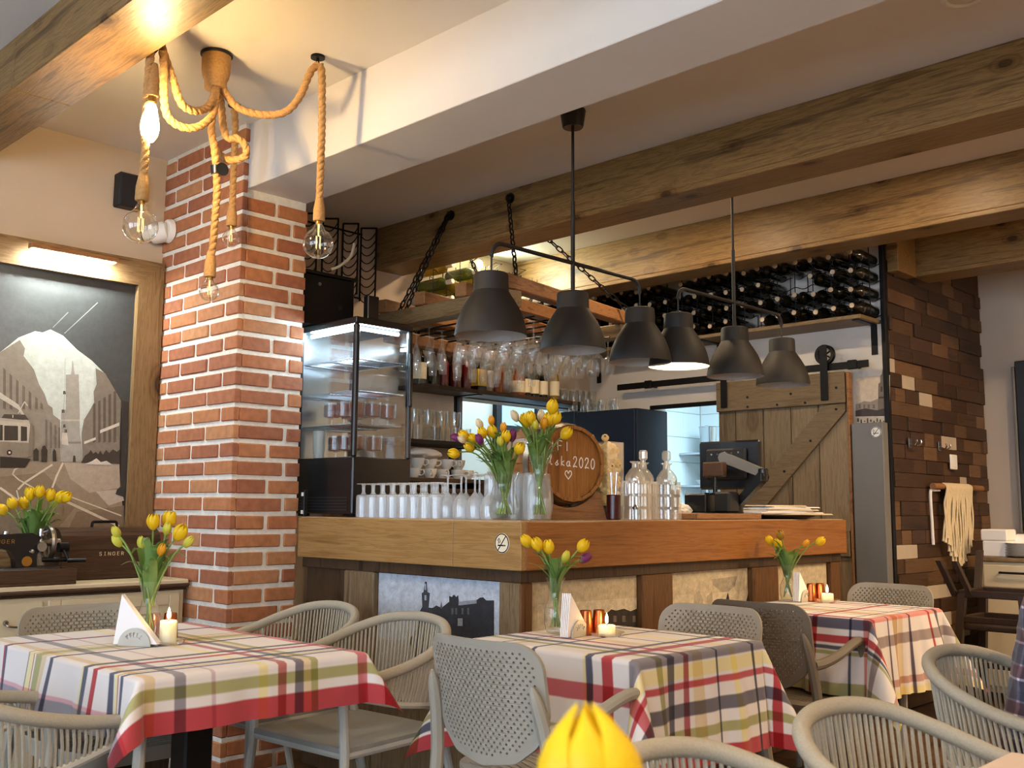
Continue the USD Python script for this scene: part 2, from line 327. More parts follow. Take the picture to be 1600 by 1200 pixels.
def plaid(name, su, sv, ground='dcd5d0', spec=.2, weave=900):
    """Woven checks: stripes over u and over v multiply, as the two thread systems of a cloth do. su, sv: (from, to, colour) in 0..1."""
    def ramp(st):
        x = np.linspace(0, 1, 256); c = np.ones((256, 3)) * np.array(srgb(ground)) ** .5
        for a, b, col in st: c[(x >= a) & (x <= b)] = np.array(srgb(col)) ** .8
        return {'ramp': list(zip(x, map(tuple, c))), 'interpolate': True}
    M(name, {'u': ('uvmap', {'attribute': 'st'}), 's': ('separate_xyz', {}), 'a': ('rgb_ramp', ramp(su)), 'b': ('rgb_ramp', ramp(sv)), 'x': ('mix', {'mix_type': 'multiply', 'fac': 1.0}),
             'n': ('noise_texture', {'scale': weave, 'detail': 2}), 'r': ('map_range', {'from_min': .3, 'from_max': .7, 'to_min': .86, 'to_max': 1.1}), 'h': ('hsv', {}), 'p': ('principled_bsdf', {'roughness': .9, 'specular_ior_level': spec, 'sheen_weight': .15})},
      [('u.UV', 's.vector'), ('s.x', 'a.fac'), ('s.y', 'b.fac'), ('a.color', 'x.color1'), ('b.color', 'x.color2'), ('u.UV', 'n.vector'), ('n.fac', 'r.value'), ('r.result', 'h.value'), ('x.color', 'h.color'), ('h.color', 'p.base_color')])
# ---------------------------------------------------------------- the setting
XW, XC, YC0, YC1, XB, YB, XM, YE, CE = -4.834, -4.071, 2.384, 2.741, -5.085, 6.07, -2.705, 7.64, 2.949
CX, CY, CT = -2.628, 2.741, 1.135            # counter corner and height
rnd = random.Random(7)
fl = struct('floor'); part('screed', box(-8.3, 4.2, -3.2, 9.2, -.2, -.014), 'panel_dark', fl)
for r in range(27):
    y = .35 + r * .2; x = -4.83 - rnd.random() * .9; 
    while x < .2:
        L = rnd.choice((.9, 1.2, 1.5)); a, b = max(x, -4.83), min(x + L, .6)
        if b - a > .08: part('plank', box(a + .0015, b - .0015, y + .0015, y + .1985, -.014, rnd.uniform(-.0012, 0), .0015), 'floor_board', fl, smooth=False)
        x += L
single('ceiling', [box(-8.3, 4.2, -3.2, 9.2, CE, CE + .12)], 'plaster_ceiling', kind='structure')
single('trim_1', [box(XC - .02, 4.1, YC0 + .028, YC1, 2.64, CE + .01, .003)], 'plaster_white', kind='structure')   # the plastered beam that runs on from the brick column
struct('wall_left', [box(XW - .2, XW, -3.1, YC0 + .02, 0, CE)], 'plaster_warm')
def wall_x(x0, x1, y0, y1, z0, z1, ya, yb, za, zb):  # wall with an opening, thickness x0..x1
    return [box(x0, x1, y0, ya, z0, z1), box(x0, x1, yb, y1, z0, z1), box(x0, x1, ya, yb, z0, za), box(x0, x1, ya, yb, zb, z1)]
struct('wall_bar', wall_x(XB - .14, XB, YC0, YB + .15, 0, CE, 4.691, 5.94, 1.30, 1.925), 'plaster_warm')
struct('wall_back', [box(XB, -4.47, YB, YB + .14, 0, CE), box(-3.3, XM - .01, YB, YB + .14, 0, CE), box(-4.47, -3.3, YB, YB + .14, 1.93, CE)], 'plaster_white')
struct('wall_end', [box(XM - .2, 4.1, YE, YE + .15, 0, CE)], 'plaster_warm')
struct('wall_right', [box(4.0, 4.15, -3.1, YE, 0, CE)], 'plaster_warm')
# street side: three unseen shop windows behind the camera, placed to let in daylight
wf = struct('wall_front')
wins = [(-4.3, -1.9), (-1.3, 1.1), (1.7, 3.8)]
xs = [XW - .2] + [v for w in wins for v in w] + [4.15]
part('masonry', [box(xs[i], xs[i + 1], -3.15, -3.0, 0, CE) for i in range(0, len(xs), 2)] + [box(a, b, -3.15, -3.0, 0, .35) for a, b in wins] + [box(a, b, -3.15, -3.0, 2.75, CE) for a, b in wins], 'plaster_warm', wf)
for i, (a, b) in enumerate(wins):
    w = struct('window_%d' % (i + 1)); m = (a + b) / 2
    for q in (box(a, a + .06, -3.1, -3.04, .35, 2.75, .004), box(b - .06, b, -3.1, -3.04, .35, 2.75, .004), box(a, b, -3.1, -3.04, .35, .41, .004), box(a, b, -3.1, -3.04, 2.69, 2.75, .004), box(m - .03, m + .03, -3.1, -3.04, .41, 2.69, .004)): part('frame', q, 'dark_frame', w)
    part('pane', [box(a + .06, m - .03, -3.075, -3.07, .41, 2.69), box(m + .03, b - .06, -3.075, -3.07, .41, 2.69)], 'glass_pane', w)
# kitchen behind the bar
KX, KY = -5.94, 8.85
kt = struct('wall_kitchen')
part('masonry', [box(KX - .1, KX, 3.0, KY, 0, CE), box(KX, XM - .2, KY, KY + .1, 0, CE), box(KX, XB - .14, 2.9, 3.0, 0, CE), box(XM - .3, XM - .2, YB + .14, KY, 0, CE)], 'plaster_white', kt)
for r in range(6):
    for c in range(9):
        x = KX + .01 + c * .30; z = .9 + r * .25
        part('tile', box(x + .002, x + .298, KY - .010, KY, z + .002, z + .248, .003), 'tile_white', kt, smooth=False)
        y = KY - .01 - c * .30
        part('tile', box(KX, KX + .010, y - .298, y - .002, z + .002, z + .248, .003), 'tile_white', kt, smooth=False)
wk = struct('window_4')
part('pane', box(KX + .002, KX + .02, 5.9, 6.8, 1.35, 2.35), 'led_strip_dim' if 'led_strip_dim' in MAT else glow('window_daylight', (.42, .72, 1.0), .8), wk)
for q in (box(KX, KX + .05, 5.85, 5.91, 1.3, 2.4), box(KX, KX + .05, 6.79, 6.85, 1.3, 2.4), box(KX, KX + .05, 6.33, 6.37, 1.3, 2.4), box(KX, KX + .05, 5.9, 6.8, 1.82, 1.86), box(KX, KX + .05, 5.85, 6.85, 2.34, 2.4), box(KX, KX + .05, 5.85, 6.85, 1.3, 1.36)): part('frame', q, 'black_steel', wk)
# frames of the two openings
single('trim_2', [box(-4.49, -3.28, YB - .03, YB - .001, 1.905, 1.935, .002), box(-4.49, -4.465, YB - .03, YB - .001, 0, 1.905, .002)], 'black_steel', kind='structure')
single('trim_3', [box(XB + .001, XB + .03, 4.665, 4.693, 1.28, 1.95, .002), box(XB + .001, XB + .03, 5.938, 5.966, 1.28, 1.95, .002), box(XB + .001, XB + .03, 4.665, 5.966, 1.922, 1.95, .002)], 'grey_panel', kind='structure')
single('trim_4', [box(XM - .012, XM + .016, YB - .03, YB + .012, 0, CE, .002)], 'black_steel', kind='structure')
# timber box beams
def beam(y0, y1, z0, x0, x1, label, joints=()):
    b = thing('ceiling_beam', label, 'beam', (x0, y0, z0)); X = [x0] + list(joints) + [x1]
    for i in range(len(X) - 1):
        a, c = X[i] + .001, X[i + 1] - .001
        part('side_board', box(a, c, y0, y0 + .03, z0 + .028, CE - .001, .003), 'beam_pine', b, world=True)
        part('side_board', box(a, c, y1 - .03, y1, z0 + .028, CE - .001, .003), 'beam_pine', b, world=True)
        part('bottom_board', box(a, c, y0 - .006, y1 + .006, z0, z0 + .027, .004), 'beam_pine', b, world=True)
    return b
beam(1.316, 1.53, 2.735, XW, 4.0, 'stained pine box beam at the top left, next to the rope lamp', (-3.93, -1.2))
beam(3.936, 4.164, 2.682, XB, 4.0, 'long stained pine box beam in front, crossing behind the rod of the nearer pendant lamp', ())
beam(5.196, 5.40, 2.652, XB, 4.0, 'second pine box beam, farther back above the long wine rack', ())
beam(6.37, 6.60, 2.667, XM + .06, 4.0, 'reddish pine box beam at the far right above the dark wood mosaic wall', (.8,))
bk = thing('timber_box', 'short brown timber box under the ceiling between the black wall edge and the reddish beam', 'box', (XM, 6.1, 2.66))
part('box_panel', box(XM + .018, XM + .09, 6.09, 6.36, 2.66, CE - .001, .004), 'beam_pine', bk, world=True)
# dark wood mosaic on the wall past the sliding door
wm = struct('wall_mosaic'); part('backing', box(XM - .1, XM, YB + .141, YE, 0, CE), 'panel_dark', wm)
z = .36; rm = random.Random(21)
while z < 2.93:
    h = .088; y = YB + .015 - rm.random() * .2
    while y < YE - .004:
        L = rm.choice((.14, .2, .26, .34, .42)); a, b = max(y, YB + .015), min(y + L, YE - .003); u = rm.random()
        if b - a > .03: part('wood_block', box(XM, XM + rm.uniform(.008, .026), a + .001, b - .001, z + .001, min(z + h, CE) - .001, .002), 'mosaic_pale' if u < .055 else 'mosaic_mid' if u < .27 else 'mosaic_dark', wm, smooth=False)
        y += L
    z += h
# recessed downlights: first one in view, unlit; the others unseen, lighting room and bar
d0 = None
for i, (x, y) in enumerate(DOWN):
    if d0 is None:
        d0 = thing('downlight', 'round recessed ceiling downlight at the top edge of the picture, right of centre', 'lamp', (x, y, CE), group='recessed downlights')
        part('ring', lathe([(.058, 0), (.075, -.001), (.078, -.006), (.062, -.012), (.055, -.004)], 28), 'white_plastic', d0)
        part('lens', lathe([(0, -.003), (.056, -.003)], 24), 'downlight_face', d0)
    else: copy(d0, (x, y, CE), 0, 'unseen recessed ceiling downlight, placed to light the dining room and bar')

# ---------------------------------------------------------------- brick column
col = thing('brick_column', 'red brick column with thick white mortar joints beside the bar counter', 'column', (XC, YC0, 0))
part('mortar_core', [box(XW - .01, XC - .008, YC0 + .008, YC1 - .006, 0, 2.64), box(XW - .01, XC - .008, YC0 + .008, YC0 + .027, 2.64, CE - .001)], 'mortar', col, world=True)
rb = random.Random(3)
def brick(x0, x1, y0, y1, z, h):
    j = lambda: rb.uniform(-.0018, .0018)
    m = box(x0 + .4 * j(), x1 + .6 * j(), y0 + .6 * j(), y1 + .4 * j(), z + .0115 + j(), z + h - .0095 + j(), rb.uniform(.0025, .005)); v = np.array(m.vertices) + np.array([[rb.uniform(-.0011, .0011) for _ in range(3)] for _ in m.vertices])
    part('brick', tm(v, m.faces), 'brick_clay_%d' % rb.randrange(5), col, world=True, smooth=False)
g = .0105
for k in range(36):
    z, h = .012 + k * .0811, .0811; A = k % 2 == 0
    if z + h > CE: h = CE - z + .008
    if h < .04: continue
    js = [XW, -4.594, -4.325, XC] if A else [XW + .004, -4.72, -4.452, -4.193, XC]
    for a, b in zip(js, js[1:]): brick(a + (g if a > XW + .01 else 0), b - (g if b < XC else 0), YC0, YC0 + .03, z, h)
    if z + h < 2.66:
        ys = [YC0 + .032, 2.658, YC1] if A else [YC0 + .032, 2.57, YC1]
        for i in range(2): brick(XC - .03, XC, ys[i] + (g if i else 0), ys[i + 1] - (0 if i else g), z, h)

# ---------------------------------------------------------------- bar counter
ct = thing('bar_counter', 'L-shaped bar counter with oak fascia boards and framed old photographs below', 'counter', (CX, CY, 0))
part('worktop', extr(Polygon([(XC + .003, CY + .012), (CX - .012, CY + .012), (CX - .012, 5.30), (-3.27, 5.30), (-3.27, 3.38), (XC + .003, 3.38)]), .026, CT - .026), 'table_top_wood', ct, world=True)
FB = .951
part('fascia_board', box(XC + .003, -3.001, CY, CY + .03, FB, CT - .004, .003), 'fascia_oak_x', ct, world=True)
part('fascia_board', box(-2.999, CX, CY, CY + .03, FB, CT - .004, .003), 'fascia_oak_x', ct, world=True)
part('fascia_board', box(CX - .03, CX, CY + .031, 5.314, FB, CT - .004, .003), 'fascia_oak_warm_lit', ct, label='oak fascia board of the long side, warm lamp light put into its colour', world=True)
py, px = CY + .03, CX - .03
part('rail', box(XC + .003, px, py, py + .04, .905, FB - .001, .002), 'panel_dark', ct, world=True)
part('rail', box(px - .04, px, py + .041, 5.30, .905, FB - .001, .002), 'panel_dark', ct, world=True)
part('dark_panel', box(XC + .003, -3.70, py + .03, py + .045, .02, .904), 'panel_dark', ct, world=True)
for a, b in ((-3.745, -3.70), (-3.698, -3.535), (-2.772, px - .003)): part('post', box(a, b, py, py + .05, .01, .904, .005), 'post_brown', ct, world=True)
for a, b in ((py + .001, 2.84), (3.515, 3.735), (4.393, 4.634), (5.19, 5.30)): part('post', box(px - .05, px, a, b, .01, .904, .005), 'post_brown_y', ct, world=True)
part('base_board', box(-3.53, -2.775, py + .002, py + .04, .01, .385, .004), 'post_brown', ct, world=True)
for a, b in ((2.843, 3.512), (3.738, 4.39), (4.637, 5.187)): part('base_board', box(px - .04, px - .002, a, b, .01, .385, .004), 'post_brown_y', ct, world=True)
part('inner_wall', [box(XC + .003, -3.27, 3.33, 3.37, .01, CT - .027), box(-3.26, -3.22, 3.38, 5.29, .01, CT - .027)], 'panel_dark', ct, world=True)

def prints(polys, o, X, Y, step=.00025):
    """Flat print: polygons (points, colour or colour(x, y)) laid over one another. Returns mesh, tint."""
    ms, cs = [], []
    for i, (pts, c) in enumerate(polys):
        P = pts if hasattr(pts, 'area') else Polygon(pts)
        if not P.is_valid: P = P.buffer(0)
        for g_ in getattr(P, 'geoms', [P]):
            if g_.area < 1e-8: continue
            v, f = trimesh.creation.triangulate_polygon(g_, engine='earcut'); v = np.asarray(v)[:, :2]
            q = np.asarray(o) + v[:, :1] * np.asarray(X, float) + v[:, 1:] * np.asarray(Y, float) + np.cross(X, Y) * step * i
            ms.append(tm(q, f)); cs.append(np.array([srgb(c(*p)) if callable(c) else srgb(c) for p in v]))
    return cat(ms), np.vstack(cs)
def gr(v, t=(1, 1, 1)): return tuple(min(1, v * k) for k in t)
def strokes(lines, w, cols): return [(affinity.scale(__import__('shapely').LineString(l).buffer(w / 2, quad_segs=3), 1, 1), cols) for l in lines]
import shapely
def LS(p, w): return shapely.LineString(p).buffer(w / 2, quad_segs=2, cap_style='flat')
BIG = [([(1.630,1.856),(1.708,1.936),(1.779,1.975),(1.813,1.973),(1.847,1.992),(1.907,1.970),(1.977,1.911),(2.049,1.867),(2.115,1.812),(2.173,1.727),(2.205,1.680),(2.204,1.580),(2.218,1.259),(2.104,1.179),(1.674,1.176)],'cfd9d4'),
 ([(1.940,1.623),(1.930,1.788),(1.954,1.790),(1.958,1.860),(1.972,1.792),(1.990,1.794),(2.005,1.628),(2.011,1.531),(2.035,1.382),(1.931,1.378),(1.919,1.621)],'a9a69e'),
 ([(1.922,1.577),(2.008,1.582),(2.008,1.573),(1.922,1.568)],'bfbab0'),
 ([(1.928,1.473),(2.020,1.478),(2.021,1.468),(1.929,1.464)],'8d877e'),
 ([(1.929,1.514),(1.952,1.516),(1.962,1.457),(1.929,1.461)],'d0cac0'),
 ([(1.630,1.856),(1.714,1.925),(1.739,1.889),(1.735,1.854),(1.784,1.797),(1.811,1.731),(1.839,1.687),(1.857,1.640),(1.878,1.627),(1.883,1.595),(1.916,1.573),(1.931,1.378),(1.661,1.368)],'958d82'),
 ([(1.651,1.792),(1.662,1.781),(1.674,1.603),(1.662,1.608)],'756c62'),
 ([(1.679,1.769),(1.691,1.758),(1.701,1.605),(1.690,1.610)],'756c62'),
 ([(1.709,1.745),(1.720,1.735),(1.728,1.607),(1.717,1.612)],'756c62'),
 ([(1.738,1.722),(1.750,1.711),(1.756,1.609),(1.745,1.614)],'756c62'),
 ([(1.767,1.698),(1.779,1.687),(1.784,1.611),(1.773,1.616)],'756c62'),
 ([(1.797,1.674),(1.809,1.663),(1.812,1.613),(1.801,1.618)],'756c62'),
 ([(1.822,1.650),(1.834,1.639),(1.835,1.615),(1.823,1.620)],'756c62'),
 ([(1.643,1.653),(1.728,1.607),(1.778,1.529),(1.777,1.552),(1.727,1.630),(1.641,1.681)],'c9c3b8'),
 ([(1.849,1.572),(1.858,1.566),(1.866,1.440),(1.857,1.440)],'776e64'),
 ([(1.870,1.561),(1.879,1.556),(1.886,1.441),(1.878,1.441)],'776e64'),
 ([(1.891,1.551),(1.900,1.545),(1.906,1.442),(1.898,1.442)],'776e64'),
 ([(1.909,1.540),(1.918,1.535),(1.924,1.443),(1.915,1.442)],'776e64'),
 ([(2.067,1.832),(2.115,1.812),(2.173,1.727),(2.201,1.686),(2.209,1.379),(2.032,1.382),(2.018,1.514),(2.026,1.581),(2.051,1.628),(2.070,1.669),(2.064,1.718),(2.077,1.756)],'877e73'),
 ([(2.065,1.657),(2.077,1.664),(2.087,1.481),(2.075,1.474)],'655c52'),
 ([(2.088,1.674),(2.100,1.681),(2.112,1.482),(2.100,1.476)],'655c52'),
 ([(2.112,1.691),(2.124,1.698),(2.137,1.484),(2.124,1.477)],'655c52'),
 ([(2.136,1.709),(2.149,1.716),(2.162,1.485),(2.149,1.478)],'655c52'),
 ([(2.161,1.726),(2.173,1.734),(2.187,1.486),(2.174,1.479)],'655c52'),
 ([(2.032,1.478),(2.086,1.502),(2.087,1.490),(2.033,1.466)],'d8d2c8'),
 ([(2.105,1.537),(2.197,1.580),(2.198,1.564),(2.106,1.522)],'d8d2c8'),
 ([(1.661,1.374),(2.208,1.388),(2.222,1.259),(2.240,1.149),(2.260,0.960),(1.687,0.974)],'9c8b78'),
 ([(1.943,1.375),(2.209,1.379),(2.218,1.265),(2.070,1.239),(1.977,1.302)],'b5a695'),
 ([(1.666,1.303),(1.858,1.328),(2.014,1.178),(1.852,0.970),(1.687,0.974)],'8b7964'),
 ([(2.015,1.149),(2.245,1.180),(2.260,0.960),(1.938,0.968)],'85735f'),
 ([(2.101,1.245),(2.225,1.259),(2.241,1.204),(2.166,1.179)],'c2b6a8'),
 (LS([(1.746,1.248),(1.774,1.280),(1.891,1.365)],0.009),'d8ccb8'),
 (LS([(1.897,1.259),(1.914,1.315),(1.939,1.375)],0.009),'d8ccb8'),
 (LS([(1.812,1.258),(1.748,1.291),(1.719,1.316),(1.726,1.336),(1.745,1.348)],0.006),'d8ccb8'),
 (LS([(1.669,1.255),(1.749,1.199)],0.01),'d8ccb8'),
 (LS([(1.941,1.207),(2.045,1.161),(2.222,1.082)],0.012),'d8ccb8'),
 (LS([(1.981,1.219),(2.232,1.131)],0.006),'d8ccb8'),
 (LS([(1.754,1.199),(1.740,1.245)],0.006),'d8ccb8'),
 ([(1.779,1.552),(1.797,1.536),(1.800,1.408),(1.778,1.390)],'84796c'),
 ([(1.649,1.564),(1.773,1.561),(1.780,1.544),(1.778,1.390),(1.660,1.393)],'c2b9ab'),
 ([(1.656,1.459),(1.780,1.459),(1.778,1.390),(1.660,1.393)],'8c8173'),
 ([(1.669,1.531),(1.727,1.533),(1.732,1.468),(1.673,1.465)],'463e37'),
 ([(1.740,1.533),(1.767,1.531),(1.771,1.468),(1.744,1.466)],'463e37'),
 ([(1.651,1.533),(1.662,1.533),(1.666,1.465),(1.655,1.464)],'463e37'),
 ([(1.654,1.564),(1.665,1.582),(1.755,1.586),(1.772,1.564)],'534a42'),
 ([(1.660,1.391),(1.792,1.387),(1.770,1.346),(1.663,1.342)],'362f2a'),
 ([(1.710,1.413),(1.708,1.405),(1.701,1.400),(1.693,1.400),(1.687,1.406),(1.686,1.415),(1.690,1.422),(1.698,1.425),(1.705,1.422),(1.710,1.415)],'3a332d'),
 ([(1.703,1.412),(1.702,1.408),(1.698,1.406),(1.694,1.409),(1.693,1.414),(1.695,1.417),(1.700,1.417),(1.703,1.414)],'d8d0c4'),
 (LS([(1.702,1.581),(1.703,1.568)],0.004),'e6e0d6'),
 (LS([(1.724,1.589),(1.748,1.644),(1.763,1.627)],0.004),'d0c8bc'),
 ([(1.840,1.448),(1.851,1.451),(1.857,1.440),(1.864,1.428),(1.864,1.375),(1.839,1.375),(1.835,1.427)],'3d3630'),
 ([(1.887,1.423),(1.892,1.438),(1.902,1.427),(1.907,1.380),(1.890,1.379)],'3d3630'),
 ([(1.801,1.425),(1.812,1.438),(1.824,1.426),(1.827,1.380),(1.804,1.379)],'3d3630'),
 ([(1.981,1.380),(1.982,1.410),(1.991,1.410),(1.996,1.380)],'4a423a'),
 ([(2.020,1.378),(2.036,1.412),(2.054,1.425),(2.062,1.440),(2.075,1.423),(2.087,1.432),(2.100,1.421),(2.108,1.439),(2.122,1.419),(2.136,1.444),(2.152,1.429),(2.170,1.448),(2.190,1.437),(2.205,1.450),(2.209,1.379)],'453d36'),
 ([(2.038,1.373),(2.068,1.386),(2.092,1.402),(2.114,1.385),(2.142,1.392),(2.174,1.372)],'d3ccc2'),
 ([(2.198,1.686),(2.234,1.682),(2.257,0.960),(2.240,1.149),(2.240,1.220),(2.194,1.234),(2.200,1.256),(2.218,1.272)],'3b3836'),
 (LS([(2.055,2.148),(1.907,1.979)],0.004),'8f989a'),
 (LS([(1.918,2.081),(1.852,1.999)],0.004),'868f91'),
 ([(1.918,1.708),(1.927,1.709),(1.930,1.694),(1.918,1.693)],'4a4540'),
 ([(1.918,1.621),(1.927,1.622),(1.929,1.607),(1.917,1.606)],'4a4540'),
 ([(1.928,1.553),(1.936,1.554),(1.939,1.539),(1.927,1.538)],'4a4540'),
 ([(1.935,1.530),(1.944,1.530),(1.946,1.515),(1.934,1.515)],'4a4540'),
 (LS([(1.917,1.862),(1.924,1.694),(1.923,1.607),(1.940,1.515)],0.0015),'9c978e')]
PIC1 = [([(-3.260,0.706),(-3.273,0.738),(-3.241,0.777),(-3.178,0.776),(-3.155,0.788),(-3.124,0.780),(-3.097,0.797),(-3.078,0.808),(-3.079,0.831),(-3.063,0.827),(-3.052,0.838),(-3.037,0.829),(-3.026,0.837),(-3.022,0.812),(-2.974,0.818),(-2.919,0.826),(-2.902,0.835),(-2.884,0.838),(-2.866,0.827),(-2.824,0.830),(-2.820,0.559),(-3.275,0.522),(-3.319,0.636)],'34353a'),
 ([(-3.228,0.878),(-3.216,0.879),(-3.211,0.838),(-3.195,0.834),(-3.202,0.774),(-3.177,0.756),(-3.146,0.743),(-3.281,0.733),(-3.257,0.750),(-3.241,0.772),(-3.247,0.831),(-3.235,0.837)],'3f4046'),
 ([(-3.229,0.824),(-3.217,0.825),(-3.216,0.804),(-3.228,0.803)],'9aa3b0'),
 ([(-3.229,0.870),(-3.219,0.871),(-3.218,0.845),(-3.228,0.845)],'8a93a0'),
 ([(-3.022,0.812),(-2.919,0.826),(-2.919,0.812),(-3.022,0.797)],'8a8f98'),
 ([(-3.131,0.777),(-3.124,0.808),(-3.116,0.778)],'55585f'),
 ([(-3.063,0.784),(-3.051,0.785),(-3.051,0.760),(-3.062,0.759)],'5a5c60'),
 ([(-3.040,0.786),(-3.029,0.787),(-3.028,0.762),(-3.039,0.761)],'5a5c60'),
 ([(-3.003,0.789),(-2.992,0.789),(-2.991,0.765),(-3.002,0.764)],'5a5c60'),
 ([(-2.970,0.791),(-2.959,0.792),(-2.958,0.767),(-2.969,0.766)],'5a5c60'),
 ([(-3.024,0.747),(-2.995,0.750),(-2.994,0.720),(-3.024,0.718)],'8a8d92'),
 ([(-3.664,0.604),(-3.319,0.636),(-3.255,0.524),(-2.820,0.559),(-2.819,0.423),(-3.652,0.307)],'a5a39d'),
 ([(-3.658,0.468),(-2.820,0.535),(-2.819,0.423),(-3.652,0.307)],'8e8a82'),
 ([(-3.387,0.458),(-3.375,0.462),(-3.370,0.431),(-3.391,0.429)],'2b2825'),
 ([(-3.355,0.467),(-3.342,0.471),(-3.337,0.441),(-3.358,0.438)],'2b2825'),
 ([(-3.322,0.466),(-3.309,0.470),(-3.305,0.440),(-3.325,0.437)],'2b2825'),
 ([(-3.289,0.477),(-3.277,0.481),(-3.273,0.451),(-3.293,0.449)],'2b2825'),
 ([(-3.079,0.482),(-3.067,0.486),(-3.063,0.457),(-3.082,0.455)],'2b2825'),
 ([(-2.950,0.503),(-2.939,0.507),(-2.935,0.478),(-2.953,0.476)],'2b2825'),
 ([(-2.925,0.494),(-2.914,0.498),(-2.910,0.470),(-2.928,0.467)],'2b2825'),
 ([(-3.118,0.522),(-3.106,0.526),(-3.102,0.497),(-3.121,0.495)],'2b2825'),
 ([(-2.879,0.531),(-2.869,0.534),(-2.865,0.506),(-2.882,0.504)],'2b2825'),
 ([(-2.877,0.853),(-2.866,0.855),(-2.872,0.851)],'4a4c52')]
PIC2 = [([(2.895,0.817),(3.587,0.810),(3.584,0.602),(2.896,0.663)],'d0c0a0'),
 ([(3.216,0.745),(3.245,0.755),(3.277,0.763),(3.310,0.759),(3.339,0.772),(3.368,0.765),(3.424,0.769),(3.467,0.756),(3.511,0.764),(3.533,0.757),(3.586,0.743),(3.582,0.469),(3.118,0.521)],'3a332b'),
 ([(3.285,0.750),(3.306,0.749),(3.305,0.723),(3.285,0.725)],'6b6154'),
 ([(3.351,0.746),(3.372,0.744),(3.372,0.718),(3.351,0.720)],'6b6154'),
 ([(3.410,0.742),(3.432,0.740),(3.432,0.714),(3.410,0.716)],'6b6154'),
 ([(3.479,0.737),(3.501,0.735),(3.501,0.709),(3.479,0.711)],'6b6154')]
PIC3 = [([(4.078,0.861),(4.297,0.867),(4.273,0.820),(4.205,0.794),(4.193,0.765),(4.150,0.767),(4.141,0.809),(4.088,0.835)],'a89c84'),
 ([(3.788,0.804),(4.515,0.793),(4.506,0.581),(3.785,0.639)],'d2c3a4'),
 ([(3.932,0.797),(3.973,0.817),(4.003,0.776),(3.998,0.622),(3.927,0.627)],'b3a68c'),
 ([(4.034,0.785),(4.077,0.806),(4.092,0.614),(4.019,0.620)],'b3a68c'),
 ([(4.188,0.753),(4.211,0.796),(4.226,0.751),(4.226,0.603),(4.167,0.608)],'3d362e'),
 ([(4.366,0.737),(4.385,0.775),(4.401,0.735),(4.401,0.589),(4.349,0.593)],'4a4238'),
 ([(3.787,0.716),(3.910,0.727),(4.116,0.699),(4.512,0.703),(4.506,0.581),(3.785,0.639)],'5a5046')]
TOWER = [([(-2.905,2.013),(-2.682,2.010),(-2.694,1.703),(-2.916,1.714)],'d8c8b0'),
 ([(-2.911,1.843),(-2.856,1.860),(-2.815,1.853),(-2.756,1.873),(-2.760,1.770),(-2.914,1.779)],'9b9184'),
 ([(-2.890,1.842),(-2.878,1.841),(-2.879,1.817),(-2.891,1.818)],'7a7066'),
 ([(-2.861,1.840),(-2.848,1.839),(-2.849,1.815),(-2.862,1.816)],'7a7066'),
 ([(-2.832,1.838),(-2.819,1.837),(-2.820,1.813),(-2.833,1.814)],'7a7066'),
 ([(-2.799,1.836),(-2.786,1.835),(-2.787,1.811),(-2.800,1.812)],'7a7066'),
 ([(-2.729,2.050),(-2.724,2.049),(-2.720,2.021),(-2.706,2.004),(-2.708,1.964),(-2.694,1.955),(-2.698,1.758),(-2.769,1.762),(-2.759,1.960),(-2.746,1.971),(-2.745,2.007),(-2.734,2.022)],'7d7268'),
 ([(-2.745,1.943),(-2.733,1.943),(-2.734,1.911),(-2.747,1.912)],'4d453e'),
 ([(-2.721,1.942),(-2.709,1.941),(-2.710,1.909),(-2.722,1.910)],'4d453e'),
 ([(-2.760,1.881),(-2.695,1.880),(-2.695,1.868),(-2.760,1.869)],'4d453e'),
 ([(-2.913,1.803),(-2.849,1.815),(-2.775,1.798),(-2.689,1.813),(-2.692,1.754),(-2.914,1.767)],'4b443f'),
 ([(-2.914,1.767),(-2.692,1.758),(-2.694,1.703),(-2.916,1.714)],'c9bca8'),
 ([(-2.902,1.754),(-2.893,1.757),(-2.892,1.733),(-2.903,1.734)],'4d453d'),
 ([(-2.881,1.745),(-2.873,1.748),(-2.871,1.724),(-2.882,1.725)],'4d453d'),
 ([(-2.861,1.736),(-2.852,1.739),(-2.850,1.731),(-2.861,1.732)],'4d453d'),
 ([(-2.839,1.750),(-2.831,1.754),(-2.830,1.722),(-2.840,1.722)],'4d453d'),
 ([(-2.819,1.741),(-2.810,1.745),(-2.809,1.729),(-2.819,1.729)],'4d453d'),
 ([(-2.798,1.732),(-2.790,1.736),(-2.789,1.720),(-2.799,1.720)],'4d453d'),
 ([(-2.777,1.747),(-2.769,1.750),(-2.768,1.727),(-2.778,1.727)],'4d453d'),
 ([(-2.757,1.738),(-2.749,1.741),(-2.748,1.718),(-2.758,1.718)],'4d453d'),
 ([(-2.737,1.729),(-2.729,1.732),(-2.727,1.724),(-2.737,1.725)],'4d453d'),
 ([(-2.716,1.743),(-2.708,1.747),(-2.707,1.715),(-2.717,1.716)],'4d453d')]
